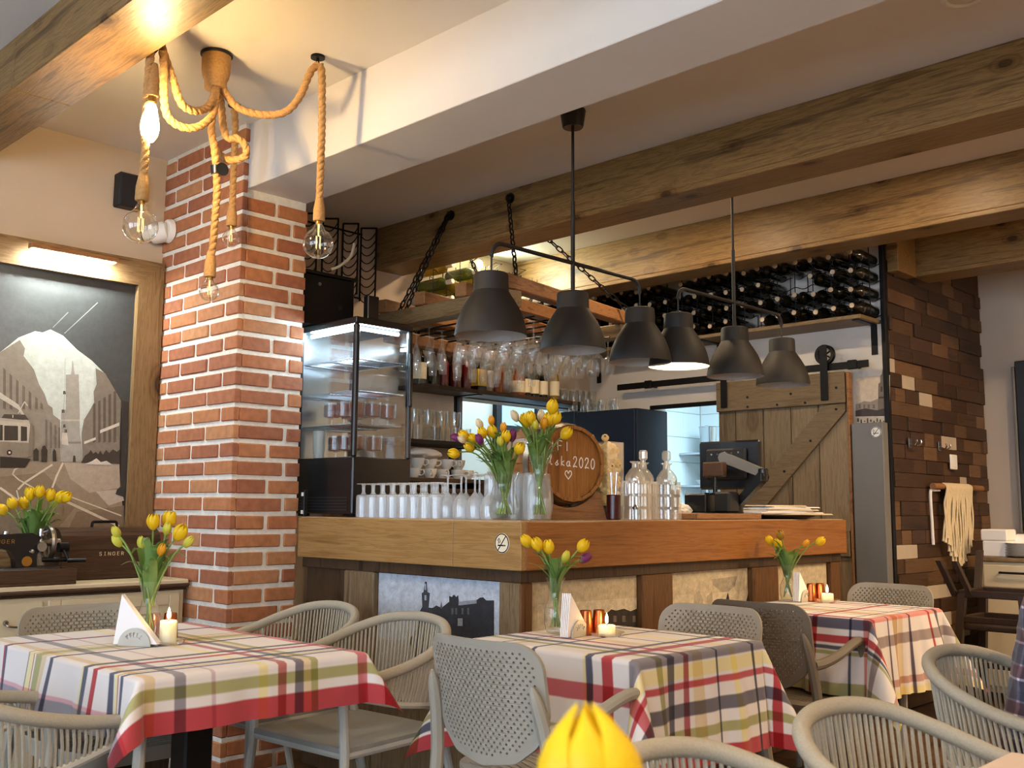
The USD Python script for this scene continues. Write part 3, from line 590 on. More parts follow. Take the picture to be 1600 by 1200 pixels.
# ---------------------------------------------------------------- pictures
pf = thing('framed_picture', 'large old photograph of a tram in a snowy street, in a wide pine frame', 'picture', (XW, 1.32, .85))
y0, y1, i0, i1, zb, zt_, zi0, zi1 = .26, 2.378, .392, 2.246, .852, 2.392, .972, 2.262
xf = XW + .055
def mitre(pts, lab=None, mat='frame_pine'): part('frame_rail', to_plane(extr(Polygon(pts), .055), (XW, 0, 0), (0, 1, 0), (0, 0, 1)), mat, pf, world=True)
mitre([(y0, zt_), (y1, zt_), (i1, zi1), (i0, zi1)], mat='frame_pine_flat'); mitre([(y0, zb), (y1, zb), (i1, zi0), (i0, zi0)], mat='frame_pine_flat')
mitre([(y1 - .001, zt_ - .001), (y1 - .001, zb + .001), (i1, zi0), (i1, zi1)]); mitre([(y0, zt_ - .001), (y0, zb + .001), (i0, zi0), (i0, zi1)])
vault = lambda y, z: gr(.33 + .075 * math.sin(5 * y) + .03 * math.cos(7 * z), (.98, 1.02, 1.04))
bg = [(sbox(i0 + k * .155, zi0 + j * .145, i0 + (k + 1) * .155, zi0 + (j + 1) * .145), vault) for k in range(12) for j in range(9)]
m, c = prints([(g_, f) for g_, f in bg], (XW + .02, 0, 0), (0, 1, 0), (0, 0, 1), 0); m2, c2 = prints([((p if hasattr(p, 'area') else Polygon(p)).buffer(0).intersection(sbox(i0, zi0, i1, zi1)), k) for p, k in BIG], (XW + .0205, 0, 0), (0, 1, 0), (0, 0, 1))
part('photograph', cat(m, m2), 'print_matt', pf, world=True, colors=np.vstack([c, c2]))
pl = thing('picture_light', 'wooden strip picture light glowing at the top rail of the big framed photograph', 'lamp', (xf, 1.9, 2.35))
part('housing', box(xf + .030, xf + .072, 1.70, 2.105, 2.338, 2.362, .003), 'rack_wood', pl, world=True)
part('arm', [box(xf, xf + .034, 1.78, 1.80, 2.342, 2.358), box(xf, xf + .034, 2.0, 2.02, 2.342, 2.358)], 'brass', pl, world=True)
part('light_strip', box(xf + .035, xf + .067, 1.71, 2.095, 2.334, 2.3385), 'led_warm', pl, world=True)
sp = thing('wall_box', 'dark grey box on the wall high up behind the hanging glass globe bulb', 'speaker', (XW, 2.18, 2.64))
part('body', box(XW + .001, XW + .07, 2.115, 2.245, 2.64, 2.81, .006), 'black_matt', sp, world=True); part('front', box(XW + .07, XW + .074, 2.122, 2.238, 2.647, 2.803, .002), 'dark_frame', sp, world=True)
cm = thing('wall_camera', 'white round security camera on a ball mount on the brick column', 'camera', (-4.72, YC0, 2.55))
R0 = lambda m: rot(m, 90, (1, 0, 0))
part('base', mv(R0(cyl(.062, 0, .03, 28, .058, .006)), -4.745, YC0, 2.555), 'white_plastic', cm, world=True)
q = lambda m: mv(rot(rot(R0(m), -42, (0, 0, 1)), 18, (1, 0, 0)), -4.752, YC0 - .035, 2.548)
part('housing', q(lathe([(0, -.02), (.045, -.018), (.052, 0), (.052, .05), (.046, .064), (.03, .072), (0, .072)], 28)), 'white_plastic', cm, world=True)
part('collar', q(lathe([(.03, .07), (.034, .085), (.030, .10), (.022, .105)], 24)), 'white_plastic', cm, world=True)
part('lens', q(lathe([(0, .095), (.02, .10), (.024, .108), (0, .112)], 20)), 'black_plastic', cm, world=True)
# photographs in the counter front
def counter_picture(label, polys, o, X, Y, a0, a1, z0, z1, sky, sky2):
    t = thing('counter_picture', label, 'picture', (o[0] + X[0] * (a0 + a1) / 2, o[1] + X[1] * (a0 + a1) / 2, z0)); clip = sbox(a0, z0, a1, z1); N = np.cross(X, Y)
    bk = sbox(a0 - .004, z0 - .004, a1 + .004, z1 + .004); part('board', to_plane(extr(bk, .012), np.array(o, float) - N * .014, X, Y), 'dark_frame', t, world=True)
    zz = (z0 + z1) / 2
    P = [(clip, lambda a, z: tuple(np.array(gr(1)) * 0 + np.array([int((sky if z > zz else sky2)[i:i + 2], 16) / 255 for i in (0, 2, 4)])))] + [(Polygon(p).buffer(0).intersection(clip), k) for p, k in polys]
    m, c = prints(P, o, X, Y, .0003); part('print', m, 'print_grain', t, world=True, colors=c); return t
ex, ey, ez = (1, 0, 0), (0, 1, 0), (0, 0, 1)
counter_picture('old photograph of a spired tower and dark castle against pale sky in the counter front', PIC1, (0, CY + .058, 0), ex, ez, -3.531, -2.776, .388, .901, 'b4bcc8', 'aab3c0')
counter_picture('beige old photograph with a dark skyline, behind the candle of the middle table', PIC2, (CX - .058, 0, 0), ey, ez, 2.846, 3.510, .388, .902, 'c0ae8c', 'cbb997')
counter_picture('beige old photograph with two thin spires, behind the grey perforated chair', PIC3, (CX - .058, 0, 0), ey, ez, 3.740, 4.388, .388, .902, 'c6b695', 'cfc0a2')
counter_picture('pale narrow picture panel at the far right end of the counter front', [], (CX - .058, 0, 0), ey, ez, 4.64, 5.184, .388, .902, 'c6b695', 'b9ab90')
wp = single('wall_print', *(lambda mc: (mc[0], 'print_matt'))(prints([(Polygon(p), k) for p, k in TOWER], (0, YB - .0045, 0), ex, ez)), 'faded town photograph with a church tower on the wall right of the barn door', 'picture', smooth=False)
mc = prints([(Polygon(p), k) for p, k in TOWER], (0, YB - .0045, 0), ex, ez)[1]
UsdGeom.PrimvarsAPI(wp).CreatePrimvar('tint', Sdf.ValueTypeNames.Color3fArray, 'vertex').Set(Vt.Vec3fArray.FromNumpy(np.asarray(mc, np.float32)))
# no-smoking signs
def no_smoking(label, o, X, Y, r, glossy):
    t = thing('no_smoking_sign', label, 'sign', o); N = np.cross(X, Y); O = np.array(o, float)
    part('plate', to_plane(extr(Point(0, 0).buffer(r, 20), .003), O, X, Y), 'white_plastic' if glossy else 'label_paper', t, world=True)
    ring = Point(0, 0).buffer(r * .96, 20).difference(Point(0, 0).buffer(r * .86, 20)); bar = affinity.rotate(sbox(-r * .9, -r * .05, r * .9, r * .05), 52, origin=(0, 0))
    cig = unary_union([sbox(-r * .55, -r * .28, r * .25, -r * .14), sbox(r * .3, -r * .28, r * .5, -r * .14)]); sm = unary_union([LS([(-r * .5, -r * .05), (-r * .42, r * .15), (-r * .55, r * .3), (-r * .35, r * .5)], r * .07), LS([(-r * .3, -.0), (-r * .22, r * .2), (-r * .32, r * .4)], r * .06)])
    part('symbol', to_plane(extr(unary_union([ring, bar, cig, sm]), .0008), O + N * .003, X, Y), 'black_matt', t, world=True)
no_smoking('round no smoking sign on the oak counter fascia near the corner', (-2.724, CY - .003, 1.05), ex, (0, 0, 1), .036, False) if False else None
no_smoking('round no smoking sign on the oak counter fascia near the corner', (-2.724, CY, 1.05), ex, ez, .038, False)
ROPES = {
'A': [(-3.307,1.590,2.804),(-3.345,1.623,2.784),(-3.376,1.669,2.731),(-3.403,1.722,2.657),(-3.421,1.773,2.648),(-3.438,1.820,2.664),(-3.456,1.863,2.699),(-3.481,1.896,2.757),(-3.513,1.919,2.831)] ,
'B': [(-3.305,1.595,2.786),(-3.342,1.622,2.730),(-3.384,1.646,2.665),(-3.419,1.674,2.611),(-3.438,1.713,2.588),(-3.440,1.765,2.581),(-3.440,1.816,2.600),(-3.446,1.858,2.639),(-3.461,1.888,2.683),(-3.482,1.908,2.761),(-3.510,1.923,2.831)] ,
'C': [(-3.499,1.933,2.831),(-3.488,1.958,2.778),(-3.464,1.993,2.735),(-3.418,2.046,2.712),(-3.367,2.101,2.711),(-3.329,2.140,2.733),(-3.295,2.168,2.792),(-3.270,2.184,2.864),(-3.256,2.197,2.900),(-3.241,2.213,2.914)] ,
'D': [(-3.527,1.924,2.727),(-3.537,1.922,2.651),(-3.532,1.937,2.570),(-3.531,1.948,2.487),(-3.534,1.957,2.399),(-3.544,1.959,2.299),(-3.554,1.961,2.212),(-3.565,1.960,2.129)] ,
'F': [(-3.506,1.926,2.831),(-3.510,1.946,2.742),(-3.516,1.962,2.662),(-3.512,1.982,2.619),(-3.492,2.009,2.621),(-3.478,2.036,2.599),(-3.480,2.047,2.566),(-3.503,2.036,2.547),(-3.542,2.008,2.544),(-3.571,1.984,2.566),(-3.585,1.974,2.593)] ,
'G': [(-3.921,2.238,2.923),(-3.919,2.246,2.842),(-3.927,2.250,2.728),(-3.938,2.257,2.586),(-3.945,2.263,2.472)] ,
'H': [(-3.317,1.559,2.763),(-3.313,1.554,2.732),(-3.317,1.554,2.629),(-3.323,1.557,2.492),(-3.325,1.559,2.388),(-3.327,1.558,2.299)] ,
'I': [(-3.239,2.215,2.914),(-3.236,2.224,2.866),(-3.250,2.241,2.664),(-3.264,2.250,2.508),(-3.276,2.258,2.367)] }
# ---------------------------------------------------------------- pendant lamps over the bar
def pendant(label, x, ys, lit):
    ym = ys[1]; t = thing('pendant_lamp', label, 'lamp', (x, ym, CE))
    part('canopy', lathe([(0, 0), (.056, -.001), (.058, -.006), (.047, -.078), (.043, -.083), (0, -.083)], 28), 'black_plastic', t)
    part('rod', [cyl(.0065, -.50, -.08, 12), cyl(.0095, -.86, -.42, 14), cyl(.0045, -.92, -.85, 8)], 'lamp_shade', t)
    zb = 2.25 - CE; a, b = ys[0] - ym, ys[2] - ym
    arc = lambda s, y: [(0, y - s * (.06 - .06 * math.sin(k)), zb - .06 + .06 * math.cos(k)) for k in np.linspace(0, PI / 2, 7)]
    P = [(0, a, 2.118 - CE + .085)] + [(0, a + .06 * (1 - math.cos(k)), zb - .06 + .06 * math.sin(k)) for k in np.linspace(0, PI / 2, 7)] + [(0, b - .06 * (1 - math.cos(k)), zb - .06 + .06 * math.sin(k)) for k in np.linspace(PI / 2, 0, 7)] + [(0, b, 2.118 - CE + .085)]
    part('crossbar', [tube(P, .009, 10)] + [mv(cyl(.004, 2.11 - CE, 2.118 - CE + .09, 8), 0, y, 0) for y in (a, b)], 'lamp_shade', t)
    for i, y in enumerate(ys):
        o = [(.145, 0), (.1445, .012), (.140, .04), (.131, .073), (.117, .107), (.098, .14), (.083, .163), (.0745, .176), (.0735, .178), (.0715, .181), (.071, .187), (.0695, .247), (.066, .254), (.06, .256), (0, .256)]
        s = part('shade', mv(lathe(o, 44), 0, y - ym, 1.862 - CE), 'lamp_shade', t, smooth=28)
        part('inner_shade', mv(lathe([(.145, .0), (.1425, .004), (.137, .04), (.128, .072), (.113, .106), (.094, .138), (.07, .17), (.05, .18), (0, .18)], 40), 0, y - ym, 1.862 - CE), 'lamp_inside', s)
        part('socket', mv(cyl(.02, .10, .18, 14), 0, y - ym, 1.862 - CE), 'black_plastic', s)
        part('bulb', mv(lathe([(0, .035), (.02, .038), (.029, .055), (.03, .066), (.022, .09), (.014, .105)], 18), 0, y - ym, 1.862 - CE), 'pendant_bulb' if i == lit else 'porcelain', s, label='lit warm bulb' if i == lit else None)
    return t
pendant('nearer three shade dark grey pendant lamp over the bar counter with all its bulbs off', -2.873, (2.815, 3.315, 3.795), -1)
pendant('farther three shade dark grey pendant lamp over the bar, its first shade glowing', -2.82, (4.03, 4.53, 5.01), 0)

# ---------------------------------------------------------------- rope chandelier
rl = thing('rope_lamp', 'jute rope ceiling lamp with five hanging filament bulbs, one of them glowing', 'lamp', (-3.517, 1.921, CE))
part('ceiling_plate', mv(cyl(.062, -.012, -.0005, 30, b=.002), -3.517, 1.921, CE), 'black_matt', rl, world=True)
part('jute_cup', mv(lathe([(.055, -.011), (.056, -.03), (.055, -.075), (.05, -.10), (.043, -.112), (.042, -.145), (.03, -.148), (0, -.148)], 30), -3.517, 1.921, CE), 'jute', rl, world=True)
for k in 'ABCDFGHI': part('rope', rope_mesh(smooth_path(ROPES[k], 6), .0145), 'jute', rl, world=True)
for p in ((-3.245, 2.208, CE), (-3.921, 2.238, CE)): part('ceiling_hook', [mv(cyl(.028, -.01, -.0005, 20), *p), mv(cyl(.007, -.035, -.01, 8), *p)], 'black_steel', rl, world=True)
part('beam_hook', [tube([(-3.31, 1.535, 2.76), (-3.31, 1.56, 2.76), (-3.31, 1.575, 2.78), (-3.31, 1.572, 2.80)], .006, 8)], 'black_steel', rl, world=True)
part('rope_clip', [mv(rot(cyl(.022, -.016, .016, 14), 10, (1, 0, 0)), -3.531, 1.948, 2.487), mv(rot(cyl(.026, 0, .006, 16), 90, (0, 1, 0)), -3.512, 1.962, 2.487)], 'black_plastic', rl, world=True)
def bulb(p, kind):
    x, y, z = p; L = lambda pr, n=26: mv(lathe(pr, n), x, y, z)
    if kind == 'lit':
        h = part('holder', L([(0, .012), (.016, .012), (.019, 0), (.023, -.04), (.024, -.105), (.021, -.11), (0, -.11)]), 'jute', rl, world=True)
        part('bulb_base', L([(.019, -.108), (.019, -.13), (.015, -.135), (0, -.135)]), 'brass', h, world=True)
        part('bulb_glass', L([(.013, -.133), (.021, -.15), (.031, -.205), (.032, -.225), (.027, -.25), (.015, -.27), (0, -.275)]), 'bulb_lit', h, label='glowing pear shaped bulb', world=True); return
    h = part('holder', L([(0, .02), (.014, .02), (.017, 0), (.0225, -.03), (.0235, -.075), (.021, -.08), (0, -.08)]), 'jute', rl, world=True)
    R, off = (.060, .085) if kind == 'big' else (.0375, .052)
    zc = -.085 - off; a0 = math.asin(.014 / R)
    prof = [(.0135, -.08), (.0135, -.09)] + [(R * math.sin(a), zc + R * math.cos(a)) for a in np.linspace(a0 + .25, PI, 16)]
    part('bulb_base', L([(.0125, -.078), (.0125, -.092), (0, -.094)]), 'brass', h, world=True)
    part('bulb_glass', L(prof), 'glass_bulb', h, world=True)
    s = R / .06; part('filament', [rod((x + .010 * s * math.cos(k), y + .010 * s * math.sin(k), z + zc + .03 * s), (x + .010 * s * math.cos(k), y + .010 * s * math.sin(k), z + zc - .02 * s), .0013 * max(s, .75), 6) for k in np.arange(4) * PI / 2] + [rod((x, y, z - .09), (x, y, z + zc + .03 * s), .0035, 8)], 'filament', h, world=True)
bulb((-3.316, 1.568, 2.716), 'lit'); bulb((-3.327, 1.558, 2.31), 'big'); bulb((-3.565, 1.959, 2.145), 'small'); bulb((-3.947, 2.262, 2.485), 'small'); bulb((-3.276, 2.258, 2.375), 'big')

# ---------------------------------------------------------------- display fridge and what stands on it
FX0, FX1, FY0, FY1, FZ0, FZ1 = -4.24, -3.766, 2.82, 3.165, CT + .002, 2.06
fr = thing('display_fridge', 'black glass sided display fridge with lit wire shelves on the left end of the counter', 'fridge', (-4.0, 2.99, FZ0))
part('base_unit', box(FX0, FX1, FY0, FY1, FZ0 + .012, 1.41, .006), 'black_plastic', fr, world=True)
part('foot', [box(x, x + .04, y, y + .04, FZ0, FZ0 + .012) for x in (FX0 + .02, FX1 - .06) for y in (FY0 + .02, FY1 - .06)], 'black_matt', fr, world=True)
part('vent', [box(FX0 + .05, FX1 - .03, FY0 - .004, FY0 + .001, 1.165 + k * .014, 1.171 + k * .014) for k in range(5)], 'dark_frame', fr, world=True)
part('vent', [box(FX1 - .001, FX1 + .003, FY0 + .04, FY1 - .04, 1.165 + k * .014, 1.171 + k * .014) for k in range(5)], 'dark_frame', fr, world=True)
part('top_cap', box(FX0, FX1, FY0, FY1, FZ1 - .032, FZ1, .004), 'black_plastic', fr, world=True)
for x, y in ((FX0, FY0), (FX1 - .026, FY0), (FX0, FY1 - .026), (FX1 - .026, FY1 - .026)): part('corner_post', box(x, x + .026, y, y + .026, 1.41, FZ1 - .032, .006), 'black_plastic', fr, world=True)
part('glass_side', box(FX0 + .026, FX1 - .026, FY0 + .006, FY0 + .011, 1.41, FZ1 - .032), 'glass_pane', fr, world=True)
part('glass_side', box(FX1 - .011, FX1 - .006, FY0 + .026, FY1 - .026, 1.41, FZ1 - .032), 'glass_pane', fr, world=True)
part('glass_side', box(FX0 + .026, FX1 - .026, FY1 - .011, FY1 - .006, 1.41, FZ1 - .032), 'glass_pane', fr, world=True)
part('inner_back', box(FX0 + .006, FX0 + .01, FY0 + .026, FY1 - .026, 1.41, FZ1 - .032), 'steel', fr, world=True)
part('door_handle', box(FX1, FX1 + .014, FY1 - .03, FY1 - .008, 1.66, 1.92, .004), 'black_plastic', fr, world=True)
part('light_tube', mv(rot(cyl(.009, -.19, .19, 10), 90, (0, 1, 0)), -4.0, FY0 + .05, FZ1 - .046), 'led_strip', fr, label='bright cold light tube', world=True)
part('light_tube', mv(rot(cyl(.009, -.12, .12, 10), 90, (1, 0, 0)), FX1 - .05, 2.99, FZ1 - .046), 'led_strip', fr, label='bright cold light tube', world=True)
for z in (1.871, 1.719, 1.564):
    w = [rod((FX0 + .03, y, z), (FX1 - .03, y, z), .0025, 6) for y in np.linspace(FY0 + .03, FY1 - .03, 16)] + [rod((x, FY0 + .03, z - .005), (x, FY1 - .03, z - .005), .0035, 6) for x in (FX0 + .035, -4.0, FX1 - .035)]
    part('wire_shelf', w, 'steel', fr, world=True)
# desserts
ordn_ = lambda d: ('rightmost', 'second from the right', 'third from the right')[min(2, int(round(d / .1)))]
def dessert(label, p):
    t = thing('dessert_glass', label, 'dessert', p, group='red desserts in the display fridge')
    part('glass', lathe([(0, 0), (.03, 0), (.03, .003), (.005, .008), (.005, .03), (.012, .034), (.036, .038), (.038, .042), (.040, .108), (.0385, .108), (.036, .043)], 24), 'glass_vase', t)
    part('jelly', lathe([(0, .0405), (.034, .0405), (.0365, .098), (0, .102)], 20), 'jelly', t); return t
ds = dessert('glass of red fruit dessert on the middle shelf of the display fridge', (-3.85, 2.90, 1.569))
for x, y in ((-3.95, 2.9), (-4.05, 2.9), (-3.86, 3.0), (-3.96, 3.0), (-4.06, 3.01), (-3.87, 3.1)): copy(ds, (x, y, 1.569), 0, 'red fruit dessert on the middle fridge shelf, %s, %s row' % (ordn_(-3.85 - x), 'front' if y < 2.95 else 'back' if y > 3.05 else 'middle'))
for x, y in ((-3.86, 2.91), (-3.96, 2.92), (-3.87, 3.02), (-4.05, 2.93)): copy(ds, (x, y, 1.4105), 0, 'red fruit dessert low in the display fridge, %s, %s row' % (ordn_(-3.86 - x), 'front' if y < 2.95 else 'back'), 'red desserts low in the fridge')
cs = thing('cup_stack', 'stack of small white plastic cups at the left inside the fridge', 'cups', (-4.15, 2.90, 1.4105))
for k in range(9): part('cup', mv(lathe([(0, 0), (.022, 0), (.03, .05), (.031, .05)], 16), 0, 0, k * .011), 'white_plastic', cs)
cb = thing('metal_box', 'black metal box with a small round lock standing on the display fridge', 'box', (-4.22, 2.93, FZ1 + .002))
part('body', box(-4.33, -4.13, 2.75, 3.075, FZ1 + .002, 2.315, .004), 'black_steel', cb, world=True); part('lid', hull([(x, y, z) for x, y in ((-4.34, 2.745), (-4.115, 2.745), (-4.115, 3.085), (-4.34, 3.085)) for z in ((2.316, 2.36) if x < -4.2 else (2.316, 2.33))]), 'black_steel', cb, world=True)
part('lock', mv(rot(cyl(.009, 0, .008, 14), 90, (0, 1, 0)), -4.13, 2.86, 2.27), 'steel', cb, world=True); part('slot', mv(rot(cyl(.012, 0, .002, 14), 90, (0, 1, 0)), -4.13, 2.99, 2.17), 'black_matt', cb, world=True)
rt = thing('router_box', 'slim black upright box beside the black metal box above the fridge', 'router', (-4.04, 3.12, FZ1 + .002))
part('body', box(-4.06, -4.02, 3.08, 3.15, FZ1 + .002, 2.235, .004), 'black_plastic', rt, world=True); part('stand', box(-4.08, -4.0, 3.075, 3.155, FZ1 + .0005, FZ1 + .008, .002), 'black_plastic', rt, world=True)
for q in (mv(rot(cyl(.006, 0, .003, 10), 90, (0, 1, 0)), -4.02, 3.11, 2.11),): part('led', q, 'steel', rt, world=True)
cbx = single('cable', tube(smooth_path([(-4.2, 2.98, 2.375), (-4.18, 3.02, 2.40), (-4.15, 3.06, 2.45), (-4.14, 3.075, 2.52)], 6), .008, 8), 'cream_paint', 'pale cable rising from the black metal box above the fridge', 'cable')

# ---------------------------------------------------------------- empty wire rack on the bar wall
wr = thing('wire_rack', 'empty black wire bottle rack under the ceiling above the display fridge', 'rack', (XB, 3.6, 2.46))
for j, y in enumerate((3.23, 3.38, 3.53, 3.68, 3.82)):
    xa, xb = XB + .01, XB + .165
    for x in (xa, xb): part('upright', rod((x, y, 2.46), (x, y, 2.93 if x == xa else 2.90), .0055, 8), 'black_steel', wr, world=True)
    part('top_bar', rod((xa, y, 2.93), (xb, y, 2.90), .0055, 8), 'black_steel', wr, world=True)
    for r in range(9):
        z = 2.88 - r * .05; part('cradle', tube([(xa + (xb - xa) * u, y, z - .042 * math.sin(PI * u) ** .8) for u in np.linspace(0, 1, 11)], .0035, 6), 'black_steel', wr, world=True)
for z in (2.89, 2.48): part('wall_bar', rod((XB + .006, 3.22, z), (XB + .006, 3.83, z), .006, 8), 'black_steel', wr, world=True)

# ---------------------------------------------------------------- shelves
def shelf(name, label, b, mat, brackets, axis, lips=()):
    t = thing(name, label, 'shelf', ((b[0] + b[1]) / 2, (b[2] + b[3]) / 2, b[4])); part('board', box(*b, .003), mat, t, world=True)
    for p in brackets:
        if axis == 'y': part('bracket', [box(p - .02, p + .02, YB - .006, YB - .0005, b[4] - .19, b[4] - .001), box(p - .02, p + .02, b[2] + .02, YB - .006, b[4] - .007, b[4] - .001)], 'black_steel', t, world=True)
        else: part('bracket', [box(XB + .0005, XB + .006, p - .02, p + .02, b[4] - .19, b[4] - .001), box(XB + .006, b[1] - .02, p - .02, p + .02, b[4] - .007, b[4] - .001)], 'black_steel', t, world=True)
    return t
shelf('wine_shelf', 'long wooden shelf carrying the wine rack above the barn door', (-5.08, -2.73, 5.79, YB, 2.335, 2.36), 'shelf_wood', (-4.99, -3.9, -2.775), 'y')
shelf('wine_shelf', 'wooden shelf on the left bar wall carrying lit bottles behind the hanging rack', (XB, -4.80, 4.25, 5.785, 2.335, 2.36), 'shelf_wood', (4.3, 5.6), 'x')
shelf('bottle_shelf', 'dark shelf of liqueur bottles and tumblers under the hanging wine glasses', (XB, -4.83, 4.15, 5.92, 1.93, 1.957), 'shelf_dark', (4.66, 5.9), 'x')
shelf('mug_shelf', 'short dark shelf of glass mugs right of the display fridge', (XB, -4.80, 3.9, 4.66, 1.575, 1.600), 'black_matt', (4.62,), 'x')
shelf('cup_shelf', 'low dark shelf of stacked white cups right of the display fridge', (XB, -4.70, 3.7, 4.62, 1.335, 1.36), 'shelf_dark', (), 'x')
for y in (3.75, 4.57): single('shelf_block', box(XB + .02, -4.72, y - .02, y + .02, 1.2985, 1.3345, .003), 'shelf_dark', 'dark wooden block under the low cup shelf, %s one' % ('left' if y < 4 else 'right'), 'block')
bb = thing('back_bar', 'brown wooden back bar cabinet below the kitchen hatch', 'cabinet', (-4.9, 4.9, 0))
part('body', box(XB + .002, -4.72, 3.6, 5.35, .0, 1.27, .004), 'rack_wood', bb, world=True); part('top', box(XB + .002, -4.69, 3.58, 5.37, 1.271, 1.298, .004), 'shelf_dark', bb, world=True)
for k in range(4): part('door', box(-4.719, -4.70, 3.63 + k * .43, 4.04 + k * .43, .65, 1.25, .005), 'post_brown_y', bb, world=True)
dc = thing('dark_fridge', 'tall dark blue steel fridge in the bar corner beside the kitchen doorway', 'fridge', (-4.4, 5.72, 0))
part('body', box(-4.66, -4.13, 5.414, 5.76, .03, 1.85, .005), 'dark_cabinet', dc, world=True); part('door', box(-4.655, -4.135, 5.392, 5.412, .08, 1.84, .004), 'dark_cabinet', dc, world=True); part('plinth', box(-4.64, -4.15, 5.43, 5.74, 0, .03), 'black_matt', dc, world=True)
part('body', box(-5.07, -4.665, 5.40, 5.76, .03, 1.86, .005), 'dark_cabinet', dc, world=True)

# ---------------------------------------------------------------- wine bottles
WB = [(0, 0), (.034, 0), (.041, .004), (.0425, .012), (.0425, .185), (.041, .198), (.032, .215), (.019, .232), (.0145, .245), (.0140, .285)]
def wine_bottle(label, p, euler, glass, cap, group, kind='wine_bottle'):
    path = fresh('/World', kind); x = UsdGeom.Xform.Define(stage, path); x.AddTranslateOp(opSuffix='at').Set(Gf.Vec3d(*p)); x.AddRotateXYZOp(opSuffix='turn').Set(Gf.Vec3f(*euler)); t = tag(x.GetPrim(), label, 'bottle', group); _loc[path] = (np.array(p), 0)
    part('glass', lathe(WB, 20), glass, t); part('capsule', lathe([(.0150, .235), (.0155, .262), (.0155, .285), (.0160, .287), (.0160, .296)], 14), cap if cap == 'cap_white' else 'capsule_dark', t); part('capsule_top', lathe([(.0160, .296), (.0155, .300), (.013, .302), (0, .302)], 14), cap, t); return t
def ordn(i, side='from the left', last=None):
    w = ('first', 'second', 'third', 'fourth', 'fifth', 'sixth', 'seventh', 'eighth', 'ninth', 'tenth', 'eleventh', 'twelfth', 'thirteenth', 'fourteenth', 'fifteenth', 'sixteenth', 'seventeenth', 'eighteenth')
    return w[i] + ' ' + side
ROW = ('bottom', 'second lowest', 'second highest', 'top')
rw = random.Random(11); wb0 = None
for k in range(18):
    for r in range(4):
        if (k, r) in ((3, 2), (6, 0), (11, 3), (4, 2)): continue
        x = -2.765 - .1245 * k; z = 2.408 + .108 * r; e = (90 + rw.uniform(-2, 2), 0, rw.uniform(-3, 3)); L = 'dark wine bottle, %s, %s row of the long wine rack' % (ordn(k, 'from the right'), ROW[r]); G = 'bottles in the long wine rack'
        if wb0 is None: wb0 = wine_bottle(L, (x, 6.045, z), e, 'bottle_dark', 'cap_pale', G)
        else: copy(wb0, (x, 6.045, z), 0, L, euler=e)
wl = {}
for k in range(13):
    for r in range(4):
        m_ = 'bottle_green' if (k + r) % 3 and k < 6 else 'bottle_yellow' if k < 6 else 'bottle_dark'
        G = {'bottle_green': 'green lit bottles on the left wall', 'bottle_yellow': 'yellow lit bottles on the left wall', 'bottle_dark': 'dark bottles on the left wall'}[m_]
        L = '%s bottle, %s, %s row of the left wall rack' % ({'bottle_green': 'green', 'bottle_yellow': 'yellowish', 'bottle_dark': 'dark'}[m_], ordn(k), ROW[r])
        p = (XB + .025, 4.32 + .117 * k, 2.408 + .108 * r)
        if (k, r) in ((1, 3), (4, 1), (9, 2)): continue
        if m_ not in wl: wl[m_] = wine_bottle(L, p, (0, 90, 0), m_, 'cap_white', G, 'wine_bottle' if m_ == 'bottle_dark' else 'clear_wine_bottle')
        else: copy(wl[m_], p, 0, L, euler=(0, 90, 0))
def bottle_rack(label, n, step, org, along, out, rows=4):
    """Black wire grid: uprights between the bottles front and back, and a wavy cradle wire under each row."""
    A, O = np.array(along, float), np.array(out, float); o = np.array(org, float); t = thing('wine_rack', label, 'rack', org)
    for i in range(n + 1):
        for d in (.03, .20): part('upright', rod(o + A * (i - .5) * step + O * d, o + A * (i - .5) * step + O * d + (0, 0, .108 * rows + .02), .003, 6), 'black_steel', t, world=True)
        if i < n and i % 2 == 0:
            c = o + A * i * step + (0, 0, .108 * rows + .02); part('top_loop', tube([c + A * -.03 + O * .2, c + A * -.03 + O * .27 + (0, 0, .02), c + A * .03 + O * .27 + (0, 0, .02), c + A * .03 + O * .2], .003, 6), 'black_steel', t, world=True)
    for r in range(rows):
        for d in (.03, .20):
            s = np.linspace(-.5, n - .5, n * 8 + 1); P = o + s[:, None] * A * step + O * d + np.stack([0 * s, 0 * s, .004 + .108 * r + .018 * (1 - np.cos(2 * PI * (s + .5))) * -.5 + .022], 1)
            part('cradle_wire', tube(P, .003, 5), 'black_steel', t, world=True)
    return t
bottle_rack('long black wire wine rack full of dark bottles above the barn door', 18, .1245, (-2.765, YB, 2.3605), (-1, 0, 0), (0, -1, 0))
bottle_rack('black wire wine rack on the left bar wall with glowing bottles', 13, .117, (XB, 4.32, 2.3605), (0, 1, 0), (1, 0, 0))
sl = thing('wall_spot', 'small bright spot lamp among the bottles on the left bar wall', 'lamp', (XB, 4.79, 2.86)); part('mount', box(XB + .001, XB + .03, 4.76, 4.82, 2.84, 2.89, .004), 'white_plastic', sl, world=True)
part('lamp_head', mv(rot(lathe([(0, 0), (.026, 0), (.03, .02), (.03, .05)], 18), 90, (0, 1, 0)), XB + .03, 4.79, 2.86), 'white_plastic', sl, world=True)
part('lens', mv(rot(lathe([(0, .052), (.027, .052), (.0275, .045)], 18), 90, (0, 1, 0)), XB + .03, 4.79, 2.86), glow('spot_lens', (.94, 1.0, .72), 800), sl, world=True)

